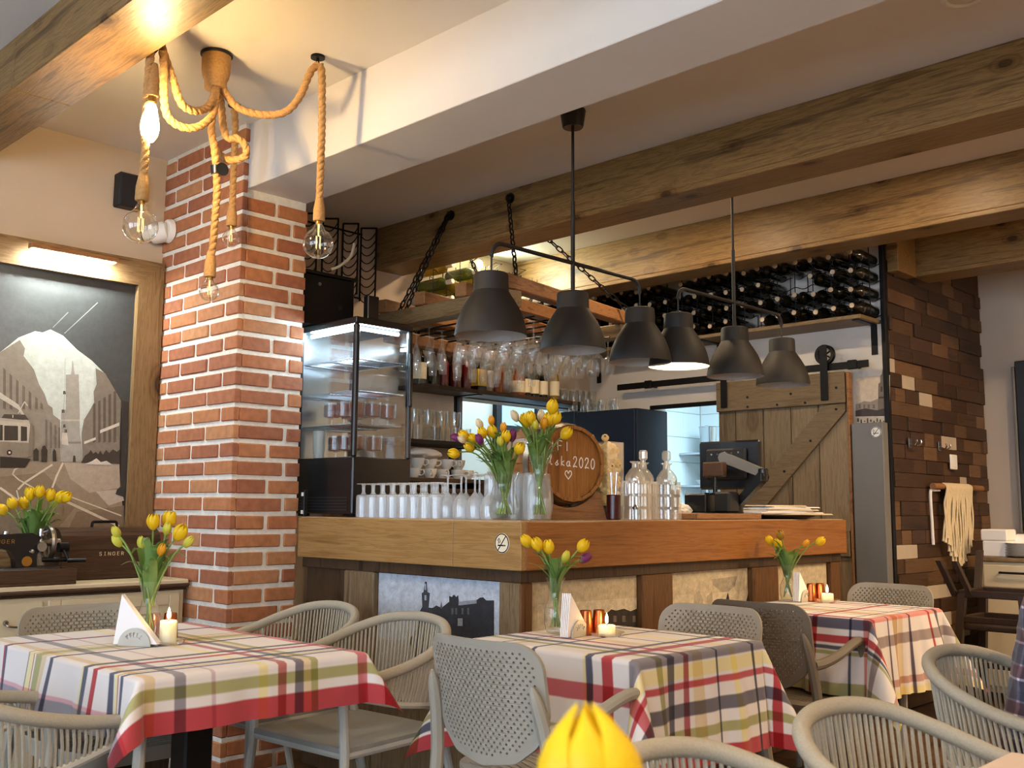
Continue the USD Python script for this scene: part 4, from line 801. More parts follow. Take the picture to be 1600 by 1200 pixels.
# ---------------------------------------------------------------- liqueur bottles and tumblers on the bottle shelf
def liqueur(label, y, h, r, glass, lab, cap='black_plastic', neck=.32, x=-4.95, square=False):
    n = 4 if square else 22; b = 1 - neck
    t = thing('liqueur_bottle', label, 'bottle', (x, y, 1.9575), 45 if square else 0)
    part('glass', lathe([(0, 0), (r * .9, 0), (r, .006), (r, h * b * .92), (r * .9, h * b), (r * .42, h * (b + .1)), (r * .36, h * .93)], n), glass, t, smooth=False if square else 35)
    part('cap', cyl(r * .42, h * .92, h, 16, b=.002), cap, t); 
    if lab: part('label', lathe([(r * 1.012, h * .14), (r * 1.012, h * b * .78)], n), lab, t, smooth=False if square else 35)
    return t
for a in (('black liqueur bottle beside a beige label card at the left end of the shelf', 4.216, .27, .045, 'bottle_dark', 'label_paper'), ('squat dark liqueur bottle, second from the left end of the shelf', 4.335, .22, .045, 'bottle_dark', None),
          ('tall clear bottle with a blue and white band right of the yellow label', 4.835, .29, .033, 'glass_vase', 'paper_white', 'dark_cabinet'), ('pale amber spirit bottle in the middle of the bottle shelf', 4.925, .28, .042, 'bottle_amber', None), ('spirit bottle with clear shoulders between two amber ones', 5.02, .27, .036, 'glass_vase', None), ('glowing orange squat spirit bottle near the four labelled bottles', 5.118, .2, .055, 'bottle_amber', 'label_paper', 'brass', .3),
          ('tall bottle with a cream illustrated label next to the tumblers', 5.505, .27, .038, 'bottle_yellow', 'label_paper')): liqueur(*a)
liqueur('square bottle with a big yellow label on the bottle shelf', 4.735, .28, .058, 'bottle_dark', 'label_yellow', 'brass', .3, square=True)
lr = liqueur('dark red cordial bottle in the row of six on the bottle shelf', 4.42, .25, .037, 'bottle_red', None); tag(lr, group='dark red cordial bottles')
for k in range(1, 6): copy(lr, (-4.93 - .075 * (k % 2), 4.42 + .046 * k, 1.9575), 0, 'dark red cordial bottle, %s of the six on the bottle shelf' % ordn(k))
ld = liqueur('dark beer like bottle with a pale shield label on the bottle shelf', 5.205, .25, .036, 'bottle_dark', 'label_paper'); tag(ld, group='shield label bottles')
for k in range(1, 3): copy(ld, (-4.95, 5.205 + .09 * k, 1.9575), 0, 'dark bottle with a pale shield label, %s, on the bottle shelf' % ordn(k))
def tumbler_mesh(h=.1, r=.036): return lathe([(0, .004), (r * .7, .0), (r * .86, .006), (r * .97, h * .35), (r, h * .6), (r * .9, h), (r * .86, h), (r * .95, h * .6), (r * .9, h * .35), (r * .7, .012), (0, .012)], 20)
tb = single_at('tumbler', tumbler_mesh(), 'glass_thin', 'rounded clear tumbler at the right end of the bottle shelf', 'glass', (-4.95, 5.60, 1.9575), group='tumblers on the bottle shelf')
for k in range(1, 9): copy(tb, (-4.90 - .09 * (k % 2), 5.60 + .034 * k, 1.9575), 0, 'rounded clear tumbler, %s of those on the bottle shelf' % ordn(k))
t2 = copy(tb, (-4.85, 5.60, 1.8655), 0, 'clear tumbler on top of the dark blue fridge, first from the left', 'tumblers on the dark fridge')
for k in range(1, 7): copy(t2, (-4.85 + .06 * k, 5.62 + .04 * (k % 2), 1.8655 if -4.85 + .06 * k < -4.71 else 1.8555), 0, 'clear tumbler on top of the dark blue fridge, ' + ordn(k))
# mugs and cups
mugm = [lathe([(0, .004), (.036, 0), (.040, .006), (.042, .10), (.0395, .10), (.037, .012), (0, .012)], 22), tube(smooth_path([(.041, 0, .082), (.062, 0, .084), (.072, 0, .055), (.062, 0, .025), (.040, 0, .022)], 5), .005, 8)]
mg = thing('glass_mug', 'clear glass mug on the short dark shelf right of the fridge', 'mug', (-4.92, 4.10, 1.6005), -30, group='glass mugs on the short shelf'); part('bowl', mugm[0], 'glass_vase', mg); part('handle', mugm[1], 'glass_vase', mg)
for k, (x, y) in enumerate(((-4.95, 4.21), (-4.9, 4.31), (-4.96, 4.41), (-4.92, 4.51), (-4.94, 4.61))): copy(mg, (x, y, 1.6005), rw.uniform(-90, 40), 'clear glass mug in the lower layer on the short shelf, ' + ordn(k + 1))
for k in range(4): copy(mg, (-4.93, 4.16 + k * .115, 1.7015), rw.uniform(-90, 40), 'clear glass mug stacked in the upper layer on the short shelf, ' + ordn(k), 'upper glass mugs')
cupm = [lathe([(0, .003), (.022, 0), (.026, .004), (.042, .03), (.046, .062), (.044, .062), (.040, .031), (0, .01)], 22), tube(smooth_path([(.044, 0, .05), (.066, 0, .05), (.07, 0, .03), (.052, 0, .018), (.038, 0, .022)], 5), .0045, 8)]
cp = thing('coffee_cup', 'white porcelain cup in the lower layer on the low dark shelf, first from the left', 'cup', (-4.85, 4.10, 1.3605), 20, group='white cups right of the fridge'); part('bowl', cupm[0], 'porcelain', cp); part('handle', cupm[1], 'porcelain', cp)
for k, (y, l) in enumerate(((4.22, 0), (4.34, 0), (4.46, 0), (4.56, 0), (4.12, 1), (4.24, 1), (4.36, 1), (4.48, 1))): copy(cp, (-4.84 - .02 * (k % 2), y, 1.3605 + .0625 * l), rw.uniform(-40, 60), 'white porcelain cup in the %s layer on the low dark shelf, %s' % (('lower', 'upper')[l], ordn(k + 1 if not l else k - 4)))
cl = rot(trimesh.creation.icosphere(3, 1), 15); v = np.array(cl.vertices); v *= (1 + .35 * (meshkit.fbm(v * 2.2, 4, 2) - .5))[:, None]
single_at('folded_cloth', tm(v * (.09, .13, .035), cl.faces), 'napkin', 'crumpled white cloth lying on top of the stacked white cups', 'cloth', (-4.86, 4.18, 1.515))

# ---------------------------------------------------------------- hanging glass rack
hr = thing('hanging_rack', 'rustic plank rack hung on chains with wine glasses upside down', 'rack', (-4.05, 4.2, 2.23), 0)
rd = math.radians(9); B = np.array((-math.sin(rd), math.cos(rd), 0)); A = np.array((1, 0, 0.)); O = np.array((-4.52, 3.58, 2.22))
def plank(s, u, L, w, h, z, mat='rack_wood'):
    p = O + A * s + B * u; c = box(-w / 2, w / 2, 0, L, 0, h, .006); part('plank', mv(rot(c, 9), p[0], p[1], p[2] + z), mat, hr, world=True)
part('cross_plank', box(O[0] - .1, O[0] + 1.0, O[1] - .02, O[1] + .09, 2.19, 2.275, .006), 'shelf_wood', hr, world=True)
part('cross_plank', mv(box(-.1, 1.0, -.05, .05, 0, .085, .006), O[0] + B[0] * 1.2, O[1] + B[1] * 1.2, 2.19), 'shelf_wood', hr, world=True)
for s in (.0, .33, .66, .97): plank(s, -.03, 1.36, .075, .075, .057)
plank(.02, .02, 1.25, .09, .07, -.105)
for i in range(9):
    p = O + B * (.12 + .13 * i); part('glass_rail', rod(p + A * -.05 + (0, 0, -.045), p + A * .98 + (0, 0, -.045), .005, 6), 'black_steel', hr, world=True)
for x, y in ((-4.45, 3.575), (-4.39, 3.66), (-4.46, 3.68)): part('bolt', mv(rot(cyl(.009, 0, .006, 8), 90, (0, 1, 0)), x + .05, y, 2.16), 'black_steel', hr, world=True)
def chain(a, b, name='chain'):
    a, b = np.array(a, float), np.array(b, float); L = np.linalg.norm(b - a); n = int(L / .042); t = (b - a) / L; u = np.cross(t, (0, 1, 0)); u /= np.linalg.norm(u); w = np.cross(t, u); ms = []
    for i in range(n):
        c = a + t * (i + .5) * L / n; e = u if i % 2 else w; P = [c + t * (.027 * math.cos(k)) + e * (.012 * math.sin(k)) for k in np.arange(10) * 2 * PI / 10]; ms.append(tube(P, .0042, 5, True))
    part(name, ms, 'black_steel', hr, world=True)
chain((-4.365, 3.915, 2.895), (-4.46, 3.63, 2.275)); chain((-4.355, 3.915, 2.895), (-4.40, 3.63, 2.275)); chain((-3.868, 3.915, 2.895), (-3.59, 3.70, 2.35)); chain((-3.868, 4.18, 2.75), (-3.62, 4.75, 2.30)); chain((-4.5, 4.2, 2.75), (-4.7, 4.75, 2.30))
for x in (-4.36, -3.868): part('eye_plate', [mv(rot(cyl(.03, 0, .006, 16), 90, (1, 0, 0)), x, 3.935, 2.895), tube([(x + .018 * math.cos(k), 3.915, 2.895 + .018 * math.sin(k)) for k in np.arange(10) * .628], .004, 6, True)], 'black_steel', hr, world=True)
WG = [(.034, 0), (.033, -.002), (.006, -.006), (.004, -.015), (.0035, -.085), (.008, -.095), (.026, -.112), (.037, -.135), (.041, -.16), (.038, -.19), (.034, -.205)]
FLT = [(.030, 0), (.029, -.002), (.005, -.006), (.0035, -.015), (.0035, -.075), (.010, -.09), (.021, -.12), (.025, -.155), (.024, -.20), (.022, -.225)]
g1 = g2 = None; rg = random.Random(5)
for i in range(9):
    for j, s in enumerate((.06, .17, .28, .42, .54, .66, .78, .90)):
        if rg.random() < .12: continue
        p = O + A * (s + rg.uniform(-.015, .015)) + B * (.12 + .13 * i - .02) + (0, 0, -.042)
        if j < 3:
            if g1 is None: g1 = single_at('champagne_flute', lathe(FLT, 16), 'glass_thin', 'tall clear flute hanging upside down from the left part of the hanging rack', 'glass', p, group='flutes in the hanging rack')
            else: copy(g1, p, 0, 'champagne flute in the %s row of the hanging rack, %s' % (ordn(i, '').strip(), ordn(j)))
        elif g2 is None: g2 = single_at('wine_glass', lathe(WG, 18), 'glass_thin', 'clear wine glass hanging upside down from the hanging plank rack', 'glass', p, group='wine glasses in the hanging rack')
        else: copy(g2, p, 0, 'upside down wine glass in the %s row of the hanging rack, %s' % (ordn(i, '').strip(), ordn(j)))
HEADS = {
'V0': [((-4.583,1.717,1.229),'y'), ((-4.539,1.740,1.237),'y'), ((-4.537,1.785,1.224),'y'), ((-4.479,1.809,1.216),'y'), ((-4.455,1.821,1.214),'y'), ((-4.659,1.673,1.187),'y'), ((-4.678,1.728,1.188),'y'), ((-4.736,1.659,1.159),'y'), ((-4.565,1.815,1.194),'g')],
'V1': [((-3.077,1.534,1.130),'y'), ((-3.069,1.584,1.138),'y'), ((-3.052,1.569,1.109),'g'), ((-3.014,1.594,1.097),'y'), ((-2.991,1.612,1.069),'g'), ((-3.064,1.560,1.043),'o'), ((-3.177,1.547,1.062),'g'), ((-3.223,1.482,1.096),'g'), ((-3.221,1.486,1.068),'g')],
'V2': [((-2.505,2.639,1.067),'y'), ((-2.437,2.622,1.058),'y'), ((-2.417,2.660,1.049),'y'), ((-2.398,2.729,1.013),'g'), ((-2.359,2.776,1.052),'y'), ((-2.364,2.796,1.008),'p')],
'V3': [((-2.577,4.412,1.037),'y'), ((-2.496,4.374,1.064),'d'), ((-2.534,4.418,1.023),'y'), ((-2.442,4.517,1.024),'o'), ((-2.383,4.549,1.036),'y')],
'VA': [((-2.920,2.666,1.389),'y'), ((-2.908,2.707,1.462),'y'), ((-2.887,2.677,1.443),'w'), ((-2.965,2.718,1.455),'p'), ((-2.925,2.753,1.418),'y'), ((-2.890,2.737,1.450),'y'), ((-2.853,2.739,1.445),'p'), ((-2.892,2.776,1.510),'w'), ((-2.863,2.763,1.473),'y'), ((-2.855,2.806,1.523),'o'), ((-2.854,2.810,1.480),'y'), ((-2.797,2.816,1.493),'o'), ((-2.785,2.819,1.458),'y'), ((-2.781,2.849,1.464),'p'), ((-2.753,2.861,1.413),'y'), ((-2.785,2.787,1.438),'g')],
'VB': [((-2.748,2.826,1.537),'w'), ((-2.752,2.894,1.526),'y'), ((-2.686,2.851,1.529),'y'), ((-2.675,2.866,1.502),'g'), ((-2.695,2.922,1.540),'w'), ((-2.666,2.906,1.509),'o'), ((-2.670,2.936,1.526),'y'), ((-2.645,2.950,1.533),'y'), ((-2.642,2.928,1.574),'y'), ((-2.655,3.024,1.476),'y')],
}
# ---------------------------------------------------------------- rope chairs (front towards -y)
RT = [(-.225, -.275, .628), (-.245, -.20, .638), (-.262, -.07, .658), (-.262, .06, .69), (-.228, .18, .735), (-.14, .258, .772), (0, .284, .785)]
RL = [(-.225, -.272, .602), (-.238, -.19, .580), (-.248, -.07, .550), (-.240, .05, .530), (-.205, .15, .515), (-.12, .215, .505), (0, .237, .500)]
mir = lambda L: L + [(-x, y, z) for x, y, z in L[-2::-1]]
rail_t, rail_l = smooth_path(mir(RT), 7), smooth_path(mir(RL), 7)
def along(P, s):
    L = np.r_[0, np.cumsum(np.linalg.norm(np.diff(P, axis=0), axis=1))]; s = s * L[-1]; return np.array([np.interp(s, L, P[:, k]) for k in range(3)])
def rope_chair(label, loc, rz):
    t = thing('rope_chair', label, 'chair', loc, rz)
    part('top_rail', tube(rail_t, .0175, 12), 'chair_cord', t); part('lower_rail', tube(rail_l, .011, 8), 'chair_metal', t)
    n = 86
    for i in range(n):
        s = .045 + .91 * i / (n - 1); a, b = along(rail_t, s), along(rail_l, min(.985, max(.015, s + .008 * math.sin(2 * PI * s)))); m = (a + b) / 2; m[:2] *= 1.01 + (.012 if i % 2 else 0)
        part('cord', tube([a, m, b], .0045, 6), 'chair_cord', t)
    for s in (-1, 1):
        part('leg', tube([(s * .228, -.272, .61), (s * .233, -.262, .43), (s * .248, -.275, .2), (s * .258, -.285, .004)], .0155, 10, scale=[1.0, 1.05, .95, .8]), 'chair_metal', t)
        part('leg', tube([(s * .212, .145, .515), (s * .222, .175, .43), (s * .235, .235, .2), (s * .243, .285, .004)], .0155, 10, scale=[1, 1.05, .95, .8]), 'chair_metal', t)
        part('foot', [mv(cyl(.014, 0, .006, 10), s * .258, -.285, 0), mv(cyl(.014, 0, .006, 10), s * .243, .285, 0)], 'black_plastic', t)
    part('seat_frame', [rod((-.233, -.258, .418), (.233, -.258, .418), .013, 8), rod((-.222, .175, .418), (.222, .175, .418), .013, 8)] + [rod((s * .233, -.258, .418), (s * .222, .175, .418), .013, 8) for s in (-1, 1)], 'chair_metal', t)
    part('seat', rrseat(), 'seat_mesh', t); return t
def rrseat():
    n = 14; xs, ys = np.linspace(-1, 1, n), np.linspace(-1, 1, n); X_, Y_ = np.meshgrid(xs, ys, indexing='ij'); top = np.stack([X_ * (.233 - .008 * Y_), -.042 + Y_ * .228, .442 - .014 * (1 - X_ ** 2) * (1 - Y_ ** 2)], -1).reshape(-1, 3); bot = top - (0, 0, .016)
    f = []
    for i in range(n - 1):
        for j in range(n - 1):
            a, b, c, d_ = i * n + j, (i + 1) * n + j, (i + 1) * n + j + 1, i * n + j + 1; f += [(a, b, c), (a, c, d_)]; a, b, c, d_ = a + n * n, b + n * n, c + n * n, d_ + n * n; f += [(a, c, b), (a, d_, c)]
    ed = [i * n for i in range(n)] + [(n - 1) * n + j for j in range(1, n)] + [i * n + n - 1 for i in range(n - 2, -1, -1)] + [j for j in range(n - 2, 0, -1)]
    for a, b in zip(ed, ed[1:] + ed[:1]): f += [(a, a + n * n, b), (b, a + n * n, b + n * n)]
    return tm(np.vstack([top, bot]), f)
rc0 = rope_chair('rope back armchair at the right corner of the left table, its grey seat in view', (-2.885, 2.215, 0), 4)
for L, p, r in (('rope back armchair half hidden behind the left table, beside the brick column', (-3.45, 2.245, 0), 2), ('rope back armchair in the bottom left corner, its woven side towards us', (-2.80, 1.0, 0), 184),
                ('rope back armchair in the front, right of the blurred yellow tulip, seen from inside', (-.745, 1.96, 0), 88), ('rope back armchair at the right edge on which the person in plaid sits', (-.92, 2.98, 0), 84),
                ('rope back armchair whose top just shows behind the blurred yellow tulip', (-.775, 1.40, 0), 92)): copy(rc0, p, r, L)
cu = thing('seat_cushion', 'dark cushion on the seat of the rope chair at the right edge', 'cushion', (-.92, 2.98, .446), 84)
part('cover', sc(mv(trimesh.creation.icosphere(3, 1), 0, 0, .98), .21, .20, .022), 'cushion_dark', cu)

# ---------------------------------------------------------------- perforated plastic armchairs (front towards -y)
def chair_meshes():
    w, h = .432, .340; panel = Polygon(rrect(w, h, .07, 6)).intersection(Point(0, .10).buffer(1, 64).intersection(sbox(-1, -1, 1, 1)))
    low = Polygon([(-w / 2, .2), (-w / 2, -.02), (-w / 2 + .035, -.10), (-w / 2 + .10, -.150), (0, -h / 2), (w / 2 - .10, -.150), (w / 2 - .035, -.10), (w / 2, -.02), (w / 2, .2)]).buffer(-.06, quad_segs=6).buffer(.06, quad_segs=8)
    panel = panel.intersection(low); holes = []; inner = panel.buffer(-.024)
    for r in range(29):
        for c in range(-12, 13):
            x, y = c * .0200 + (.0100 if r % 2 else 0), -h / 2 + .010 + r * .0116
            if inner.contains(Point(x, y)): holes.append(Point(x, y).buffer(.0037, 2))
    m = extr(panel.difference(unary_union(holes)), .011, -.0055); m = m.subdivide_to_size(.05) if hasattr(m, 'subdivide_to_size') else m
    v = np.array(m.vertices); x, y, z = v.T; t = (y + h / 2) / h
    back = tm(np.stack([x, .243 - z - 1.05 * x ** 2 + .055 * t ** 1.3, .488 + y + h / 2], 1), m.faces)
    sh = Polygon(rrect(.47, .49, .10, 6)); sl = []
    for k in range(15):
        xx = np.linspace(-.2, .2, 15); sl.append(LS([(a, -.215 + k * .0285 + .011 * math.sin(a * 42)) for a in xx], .0055))
    sl = unary_union(sl).intersection(sh.buffer(-.03)); s = extr(sh.difference(sl), .012); v = np.array(s.vertices); v[:, 2] += .436 - .016 * (1 - np.minimum(1, (v[:, 0] / .235) ** 2)); v[:, 1] -= .075; seat = tm(v, s.faces)
    apron = extr(Polygon(rrect(.46, .48, .095, 6)).difference(Polygon(rrect(.43, .45, .08, 6))), .045, .392); apron = mv(apron, 0, -.075, 0)
    legs, arms = [], []
    for s_ in (-1, 1):
        R = lambda w_, d_: np.array([(-w_, -d_), (w_, -d_), (w_, d_), (-w_, d_)])
        P = smooth_path([(s_ * .245, .275, .003), (s_ * .238, .235, .25), (s_ * .226, .212, .44), (s_ * .212, .226, .59), (s_ * .195, .262, .72)], 6)
        legs.append(sweep(P, circ(.019, 8), scale=np.interp(np.linspace(0, 1, len(P)), [0, .3, .7, .9, 1], [.75, 1, 1.05, .95, .25])))
        P = smooth_path([(s_ * .246, -.215, .003), (s_ * .247, -.185, .3), (s_ * .248, -.150, .52), (s_ * .250, -.135, .615)], 5); legs.append(sweep(P, circ(.018, 8), scale=np.linspace(.8, 1.0, len(P))))
        P = smooth_path([(s_ * .218, .222, .60), (s_ * .234, .17, .606), (s_ * .252, .08, .628), (s_ * .260, -.02, .660), (s_ * .258, -.085, .668), (s_ * .253, -.122, .652), (s_ * .250, -.135, .60)], 6)
        arms.append(sc(tube(P, .0165, 10, scale=np.interp(np.linspace(0, 1, len(P)), [0, .15, .5, .85, 1], [1.2, 1.15, 1.1, 1.05, 1.0])), 1, 1, 1))
    return back, seat, apron, legs, arms
CM = chair_meshes()
def shell_chair(label, loc, rz, mat):
    t = thing('perforated_chair', label, 'chair', loc, rz); back, seat, apron, legs, arms = CM
    part('backrest', back, mat, t, smooth=30); part('seat', seat, mat, t, smooth=25); part('seat_rim', apron, mat, t)
    for l in legs: part('leg', l, mat, t)
    for a in arms: part('armrest', a, mat, t)
    return t
shell_chair('grey green perforated armchair in the foreground, back towards us, at the middle table', (-2.06, 2.25, 0), 180, 'chair_plastic')
shell_chair('grey perforated chair at the far side of the middle table, facing us', (-2.145, 3.01, 0), 2, 'chair_plastic_b')
shell_chair('darker taupe perforated armchair on the near side of the right table', (-2.16, 3.83, 0), 182, 'chair_taupe')
shell_chair('beige perforated chair at the far side of the right table', (-2.21, 4.64, 0), -2, 'chair_plastic_b')
shell_chair('grey perforated chair at the left end of the left table, in front of the sideboard', (-3.41, 1.57, 0), 90, 'chair_plastic')

# ---------------------------------------------------------------- tables and cloths
TZ = .746
def table(label, x0, x1, y0, y1, peds, mat='table_top_wood'):
    t = thing('dining_table', label, 'table', ((x0 + x1) / 2, (y0 + y1) / 2, 0))
    part('tabletop', box(x0, x1, y0, y1, TZ - .03, TZ, .004), mat, t, world=True)
    for px, py in peds:
        part('pedestal', box(px - .045, px + .045, py - .045, py + .045, .02, TZ - .031, .006), 'black_steel', t, world=True); part('base_plate', box(px - .21, px + .21, py - .21, py + .21, 0, .02, .005), 'black_steel', t, world=True)
    return t
def cloth(label, mat, x0, x1, y0, y1, ox, oy, seed, fold=.012, flare=.10):
    t = thing('tablecloth', label, 'tablecloth', ((x0 + x1) / 2, (y0 + y1) / 2, TZ)); step = .0125; e = .004
    nu, nv = int((x1 - x0 + ox[0] + ox[1]) / step), int((y1 - y0 + oy[0] + oy[1]) / step); U, V = np.linspace(x0 - ox[0], x1 + ox[1], nu), np.linspace(y0 - oy[0], y1 + oy[1], nv)
    X_, Y_ = np.meshgrid(U, V, indexing='ij'); dx = np.where(X_ < x0, X_ - x0, np.where(X_ > x1, X_ - x1, 0)); dy = np.where(Y_ < y0, Y_ - y0, np.where(Y_ > y1, Y_ - y1, 0))
    r = np.hypot(dx, dy); th = np.arctan2(np.abs(dy), np.abs(dx) + 1e-9); corner = (dx != 0) & (dy != 0); k = np.sin(2 * th) * corner
    lean = flare + .44 * k ** 1.5; cx, cy = np.clip(X_, x0, x1), np.clip(Y_, y0, y1)
    ux = np.where(corner, np.sign(dx) * np.cos(th), np.sign(dx)); uy = np.where(corner, np.sign(dy) * np.sin(th), np.sign(dy)); run = np.maximum(r - .012, 0)
    P = np.stack([cx, cy, 0 * cx], -1); w = np.where(dx != 0, cy, cx) * 1.0; fl_ = meshkit.fbm(np.stack([w * 7 + seed * 3.1, np.sign(dx) * 5 + np.sign(dy) * 9, 0 * w], -1), 3, seed) - .5
    bulge = fold * 5.2 * fl_ * np.minimum(run / .16, 1.3) + fold * .55 * np.sin(w * 46 + seed) * np.minimum(run / .25, 1.2) * (meshkit.noise(np.stack([w * 5, 0 * w + seed, 0 * w], -1)) )
    out = np.where(r > 0, .012 + run * np.sin(lean) + np.maximum(bulge, -run * np.sin(flare) - .006), 0)
    z = TZ + e - np.where(r > 0, np.minimum(r, .012) * .45 + run * np.cos(lean), 0)
    z += .0018 * (meshkit.fbm(np.stack([X_ * 6, Y_ * 6, 0 * X_], -1), 3, seed + 1) - .5) * (r == 0) + .0012 * (r == 0)
    P = np.stack([cx + ux * out, cy + uy * out, z], -1).reshape(-1, 3); i, j = np.meshgrid(np.arange(nu - 1), np.arange(nv - 1), indexing='ij'); a = i * nv + j
    q = np.stack([a, a + nv, a + nv + 1, a + 1], -1).reshape(-1, 4); f = np.vstack([q[:, [0, 1, 2]], q[:, [0, 2, 3]]]); uv = np.stack([(X_ - U[0]) / (U[-1] - U[0]), (Y_ - V[0]) / (V[-1] - V[0])], -1).reshape(-1, 2)
    m = tm(P, f); part('cloth', m, mat, t, world=True, uv=uv, smooth=True)
    L = [P.reshape(nu, nv, 3)[:, 0], P.reshape(nu, nv, 3)[-1, :], P.reshape(nu, nv, 3)[::-1, -1], P.reshape(nu, nv, 3)[0, ::-1]]
    return t
def stripes(total, lst, from_end=False):
    return [((1 - b / total, 1 - a / total, c) if from_end else (a / total, b / total, c)) for a, b, c in lst]
RED, NAVY, GREY, OLV, YEL, TAN = 'ad3339', '454a5e', '85828c', 'a09e66', 'ecdfa0', 'dcc59c'
# left table: 1.07 x 0.70
w1, d1 = 1.07 + .15 + .15, .70 + .16 + .15
plaid('cloth_left', stripes(w1, [(0, .055, RED), (.085, .118, OLV), (.212, .226, NAVY), (.238, .244, RED), (.244, .262, YEL), (.268, .292, NAVY), (.36, .39, RED), (.424, .45, NAVY), (.45, .46, YEL), (.655, .675, NAVY), (.70, .735, TAN), (.735, .775, OLV), (.785, .79, RED), (.79, .822, YEL), (.825, .832, NAVY), (1.0, 1.02, NAVY), (1.02, 1.03, RED), (1.2, 1.23, OLV), (1.31, 1.37, RED)], True),
      stripes(d1, [(0, .05, GREY), (.05, .062, 'd8a0a8'), (.175, .205, TAN), (.255, .288, GREY), (.36, .37, 'c9b0b8'), (.50, .53, YEL), (.56, .588, 'b0625c'), (.615, .645, '6b6670'), (.645, .668, TAN), (.668, .692, OLV), (.83, .865, 'c86a70'), (.93, d1, RED)]))
table('left dining table under a checked cloth, on black pedestals', -3.57, -2.50, 1.23, 1.93, ((-3.32, 1.58), (-2.86, 1.58)))
cloth('checked red, olive and navy cloth on the left table', 'cloth_left', -3.57, -2.50, 1.23, 1.93, (.15, .15), (.17, .15), 3, .010)
w2, d2 = .68 + .3 + .34, .66 + .33 + .33
plaid('cloth_middle', stripes(w2, [(0, .05, RED), (.085, .118, OLV), (.155, .195, '5a5660'), (.235, .255, 'b5434a'), (.265, .31, YEL), (.315, .365, '77727a'), (.425, .47, RED), (.505, .53, NAVY), (.53, .54, YEL), (.74, .752, NAVY), (.84, .87, TAN), (.90, .908, NAVY), (1.02, 1.03, NAVY), (1.14, 1.17, RED), (1.25, w2, OLV)], True),
      stripes(d2, [(0, .05, RED), (.06, .09, NAVY), (.10, .12, OLV), (.20, .25, 'b9535a'), (.41, .445, OLV), (.47, .505, '57535f'), (.55, .575, 'a04a50'), (.60, .65, TAN), (.72, .73, NAVY), (.80, .83, YEL), (.93, .945, '3f3c48'), (1.06, 1.1, RED), (1.17, 1.2, NAVY), (1.27, d2, RED)]))
table('middle dining table under a long checked cloth, beside the bar counter', -2.51, -1.83, 2.39, 3.05, ((-2.17, 2.72),))
cloth('checked cloth with wide grey and red bands hanging low on the middle table', 'cloth_middle', -2.51, -1.83, 2.39, 3.05, (.28, .34), (.34, .32), 8, .014, .07)
w3, d3 = .69 + .2 + .33, .69 + .32 + .32
plaid('cloth_right', stripes(w3, [(0, .03, YEL), (.045, .075, 'b98a80'), (.21, .25, '8f7f7c'), (.31, .35, 'd07f78'), (.40, .41, NAVY), (.55, .57, RED), (.60, .606, NAVY), (.8, .83, OLV), (1.0, 1.03, NAVY), (1.12, w3, RED)], True),
      stripes(d3, [(0, .05, OLV), (.16, .175, '9aa06a'), (.18, .195, NAVY), (.205, .235, RED), (.265, .31, '4f4d5e'), (.315, .335, 'a85a60'), (.45, .462, '4a4050'), (.50, .55, 'c09a62'), (.56, .6, TAN), (.66, .675, '4a4050'), (.86, .88, RED), (.93, .96, NAVY), (1.1, 1.14, OLV), (1.26, d3, RED)]))
table('right dining table under a draped checked cloth, in front of the barn door', -2.57, -1.88, 3.975, 4.665, ((-2.22, 4.32),))
cloth('checked cloth with deep corner folds on the right table', 'cloth_right', -2.57, -1.88, 3.975, 4.665, (.2, .33), (.31, .30), 14, .020, .07)
table('bare pale beige table whose corner shows at the bottom right', -.695, .25, .30, 2.02, ((-.22, .8), (-.22, 1.6)), 'table_pale')

# ---------------------------------------------------------------- flowers
PAL = {'y': ('f0cf1f', 'e6b90f'), 'g': ('e3da55', 'b9b83a'), 'o': ('f0b32a', 'd98f1c'), 'p': ('8a3a72', '6d2a60'), 'w': ('efe3c4', 'd9c49a'), 'd': ('b58a25', '8a6a1f')}
CN = {'y': 'yellow', 'g': 'half open greenish yellow', 'o': 'orange yellow', 'p': 'purple', 'w': 'cream', 'd': 'dull golden'}
rt_ = random.Random(17)
def bloom(h, r, opening):
    ms, ts = [], []
    for k in range(6):
        inner_ = k % 2; a0 = k * PI / 3 + .1 * rt_.random(); t, s = np.meshgrid(np.linspace(0, 1, 9), np.linspace(-1, 1, 7), indexing='ij')
        R = r * (np.sin(PI * np.clip(.07 + t * (.85 - .30 * opening), 0, 1)) ** .75) * (1 - .06 * inner_) + opening * r * .45 * t ** 3; half = .82 * np.clip(1 - np.abs((t - .46) / .545) ** 3.2, 0, 1) ** .6 * (1 - .22 * t)
        a = a0 + s * half; rr = R * (1 + .05 * (1 - s * s)) + .0012 * (1 - inner_); v = np.stack([rr * np.cos(a), rr * np.sin(a), h * (t - .05 * s * s * t)], -1).reshape(-1, 3)
        i, j = np.meshgrid(np.arange(8), np.arange(6), indexing='ij'); q = (i * 7 + j)[..., None] + np.array([0, 7, 8, 1]); q = q.reshape(-1, 4); ms.append(tm(v, np.vstack([q[:, [0, 1, 2]], q[:, [0, 2, 3]]]))); ts.append(t.ravel())
    return cat(ms), np.concatenate(ts)
def align(m, d_):
    d_ = np.asarray(d_, float) / np.linalg.norm(d_); m = m.copy(); m.apply_transform(trimesh.geometry.align_vectors((0, 0, 1), d_)); return m
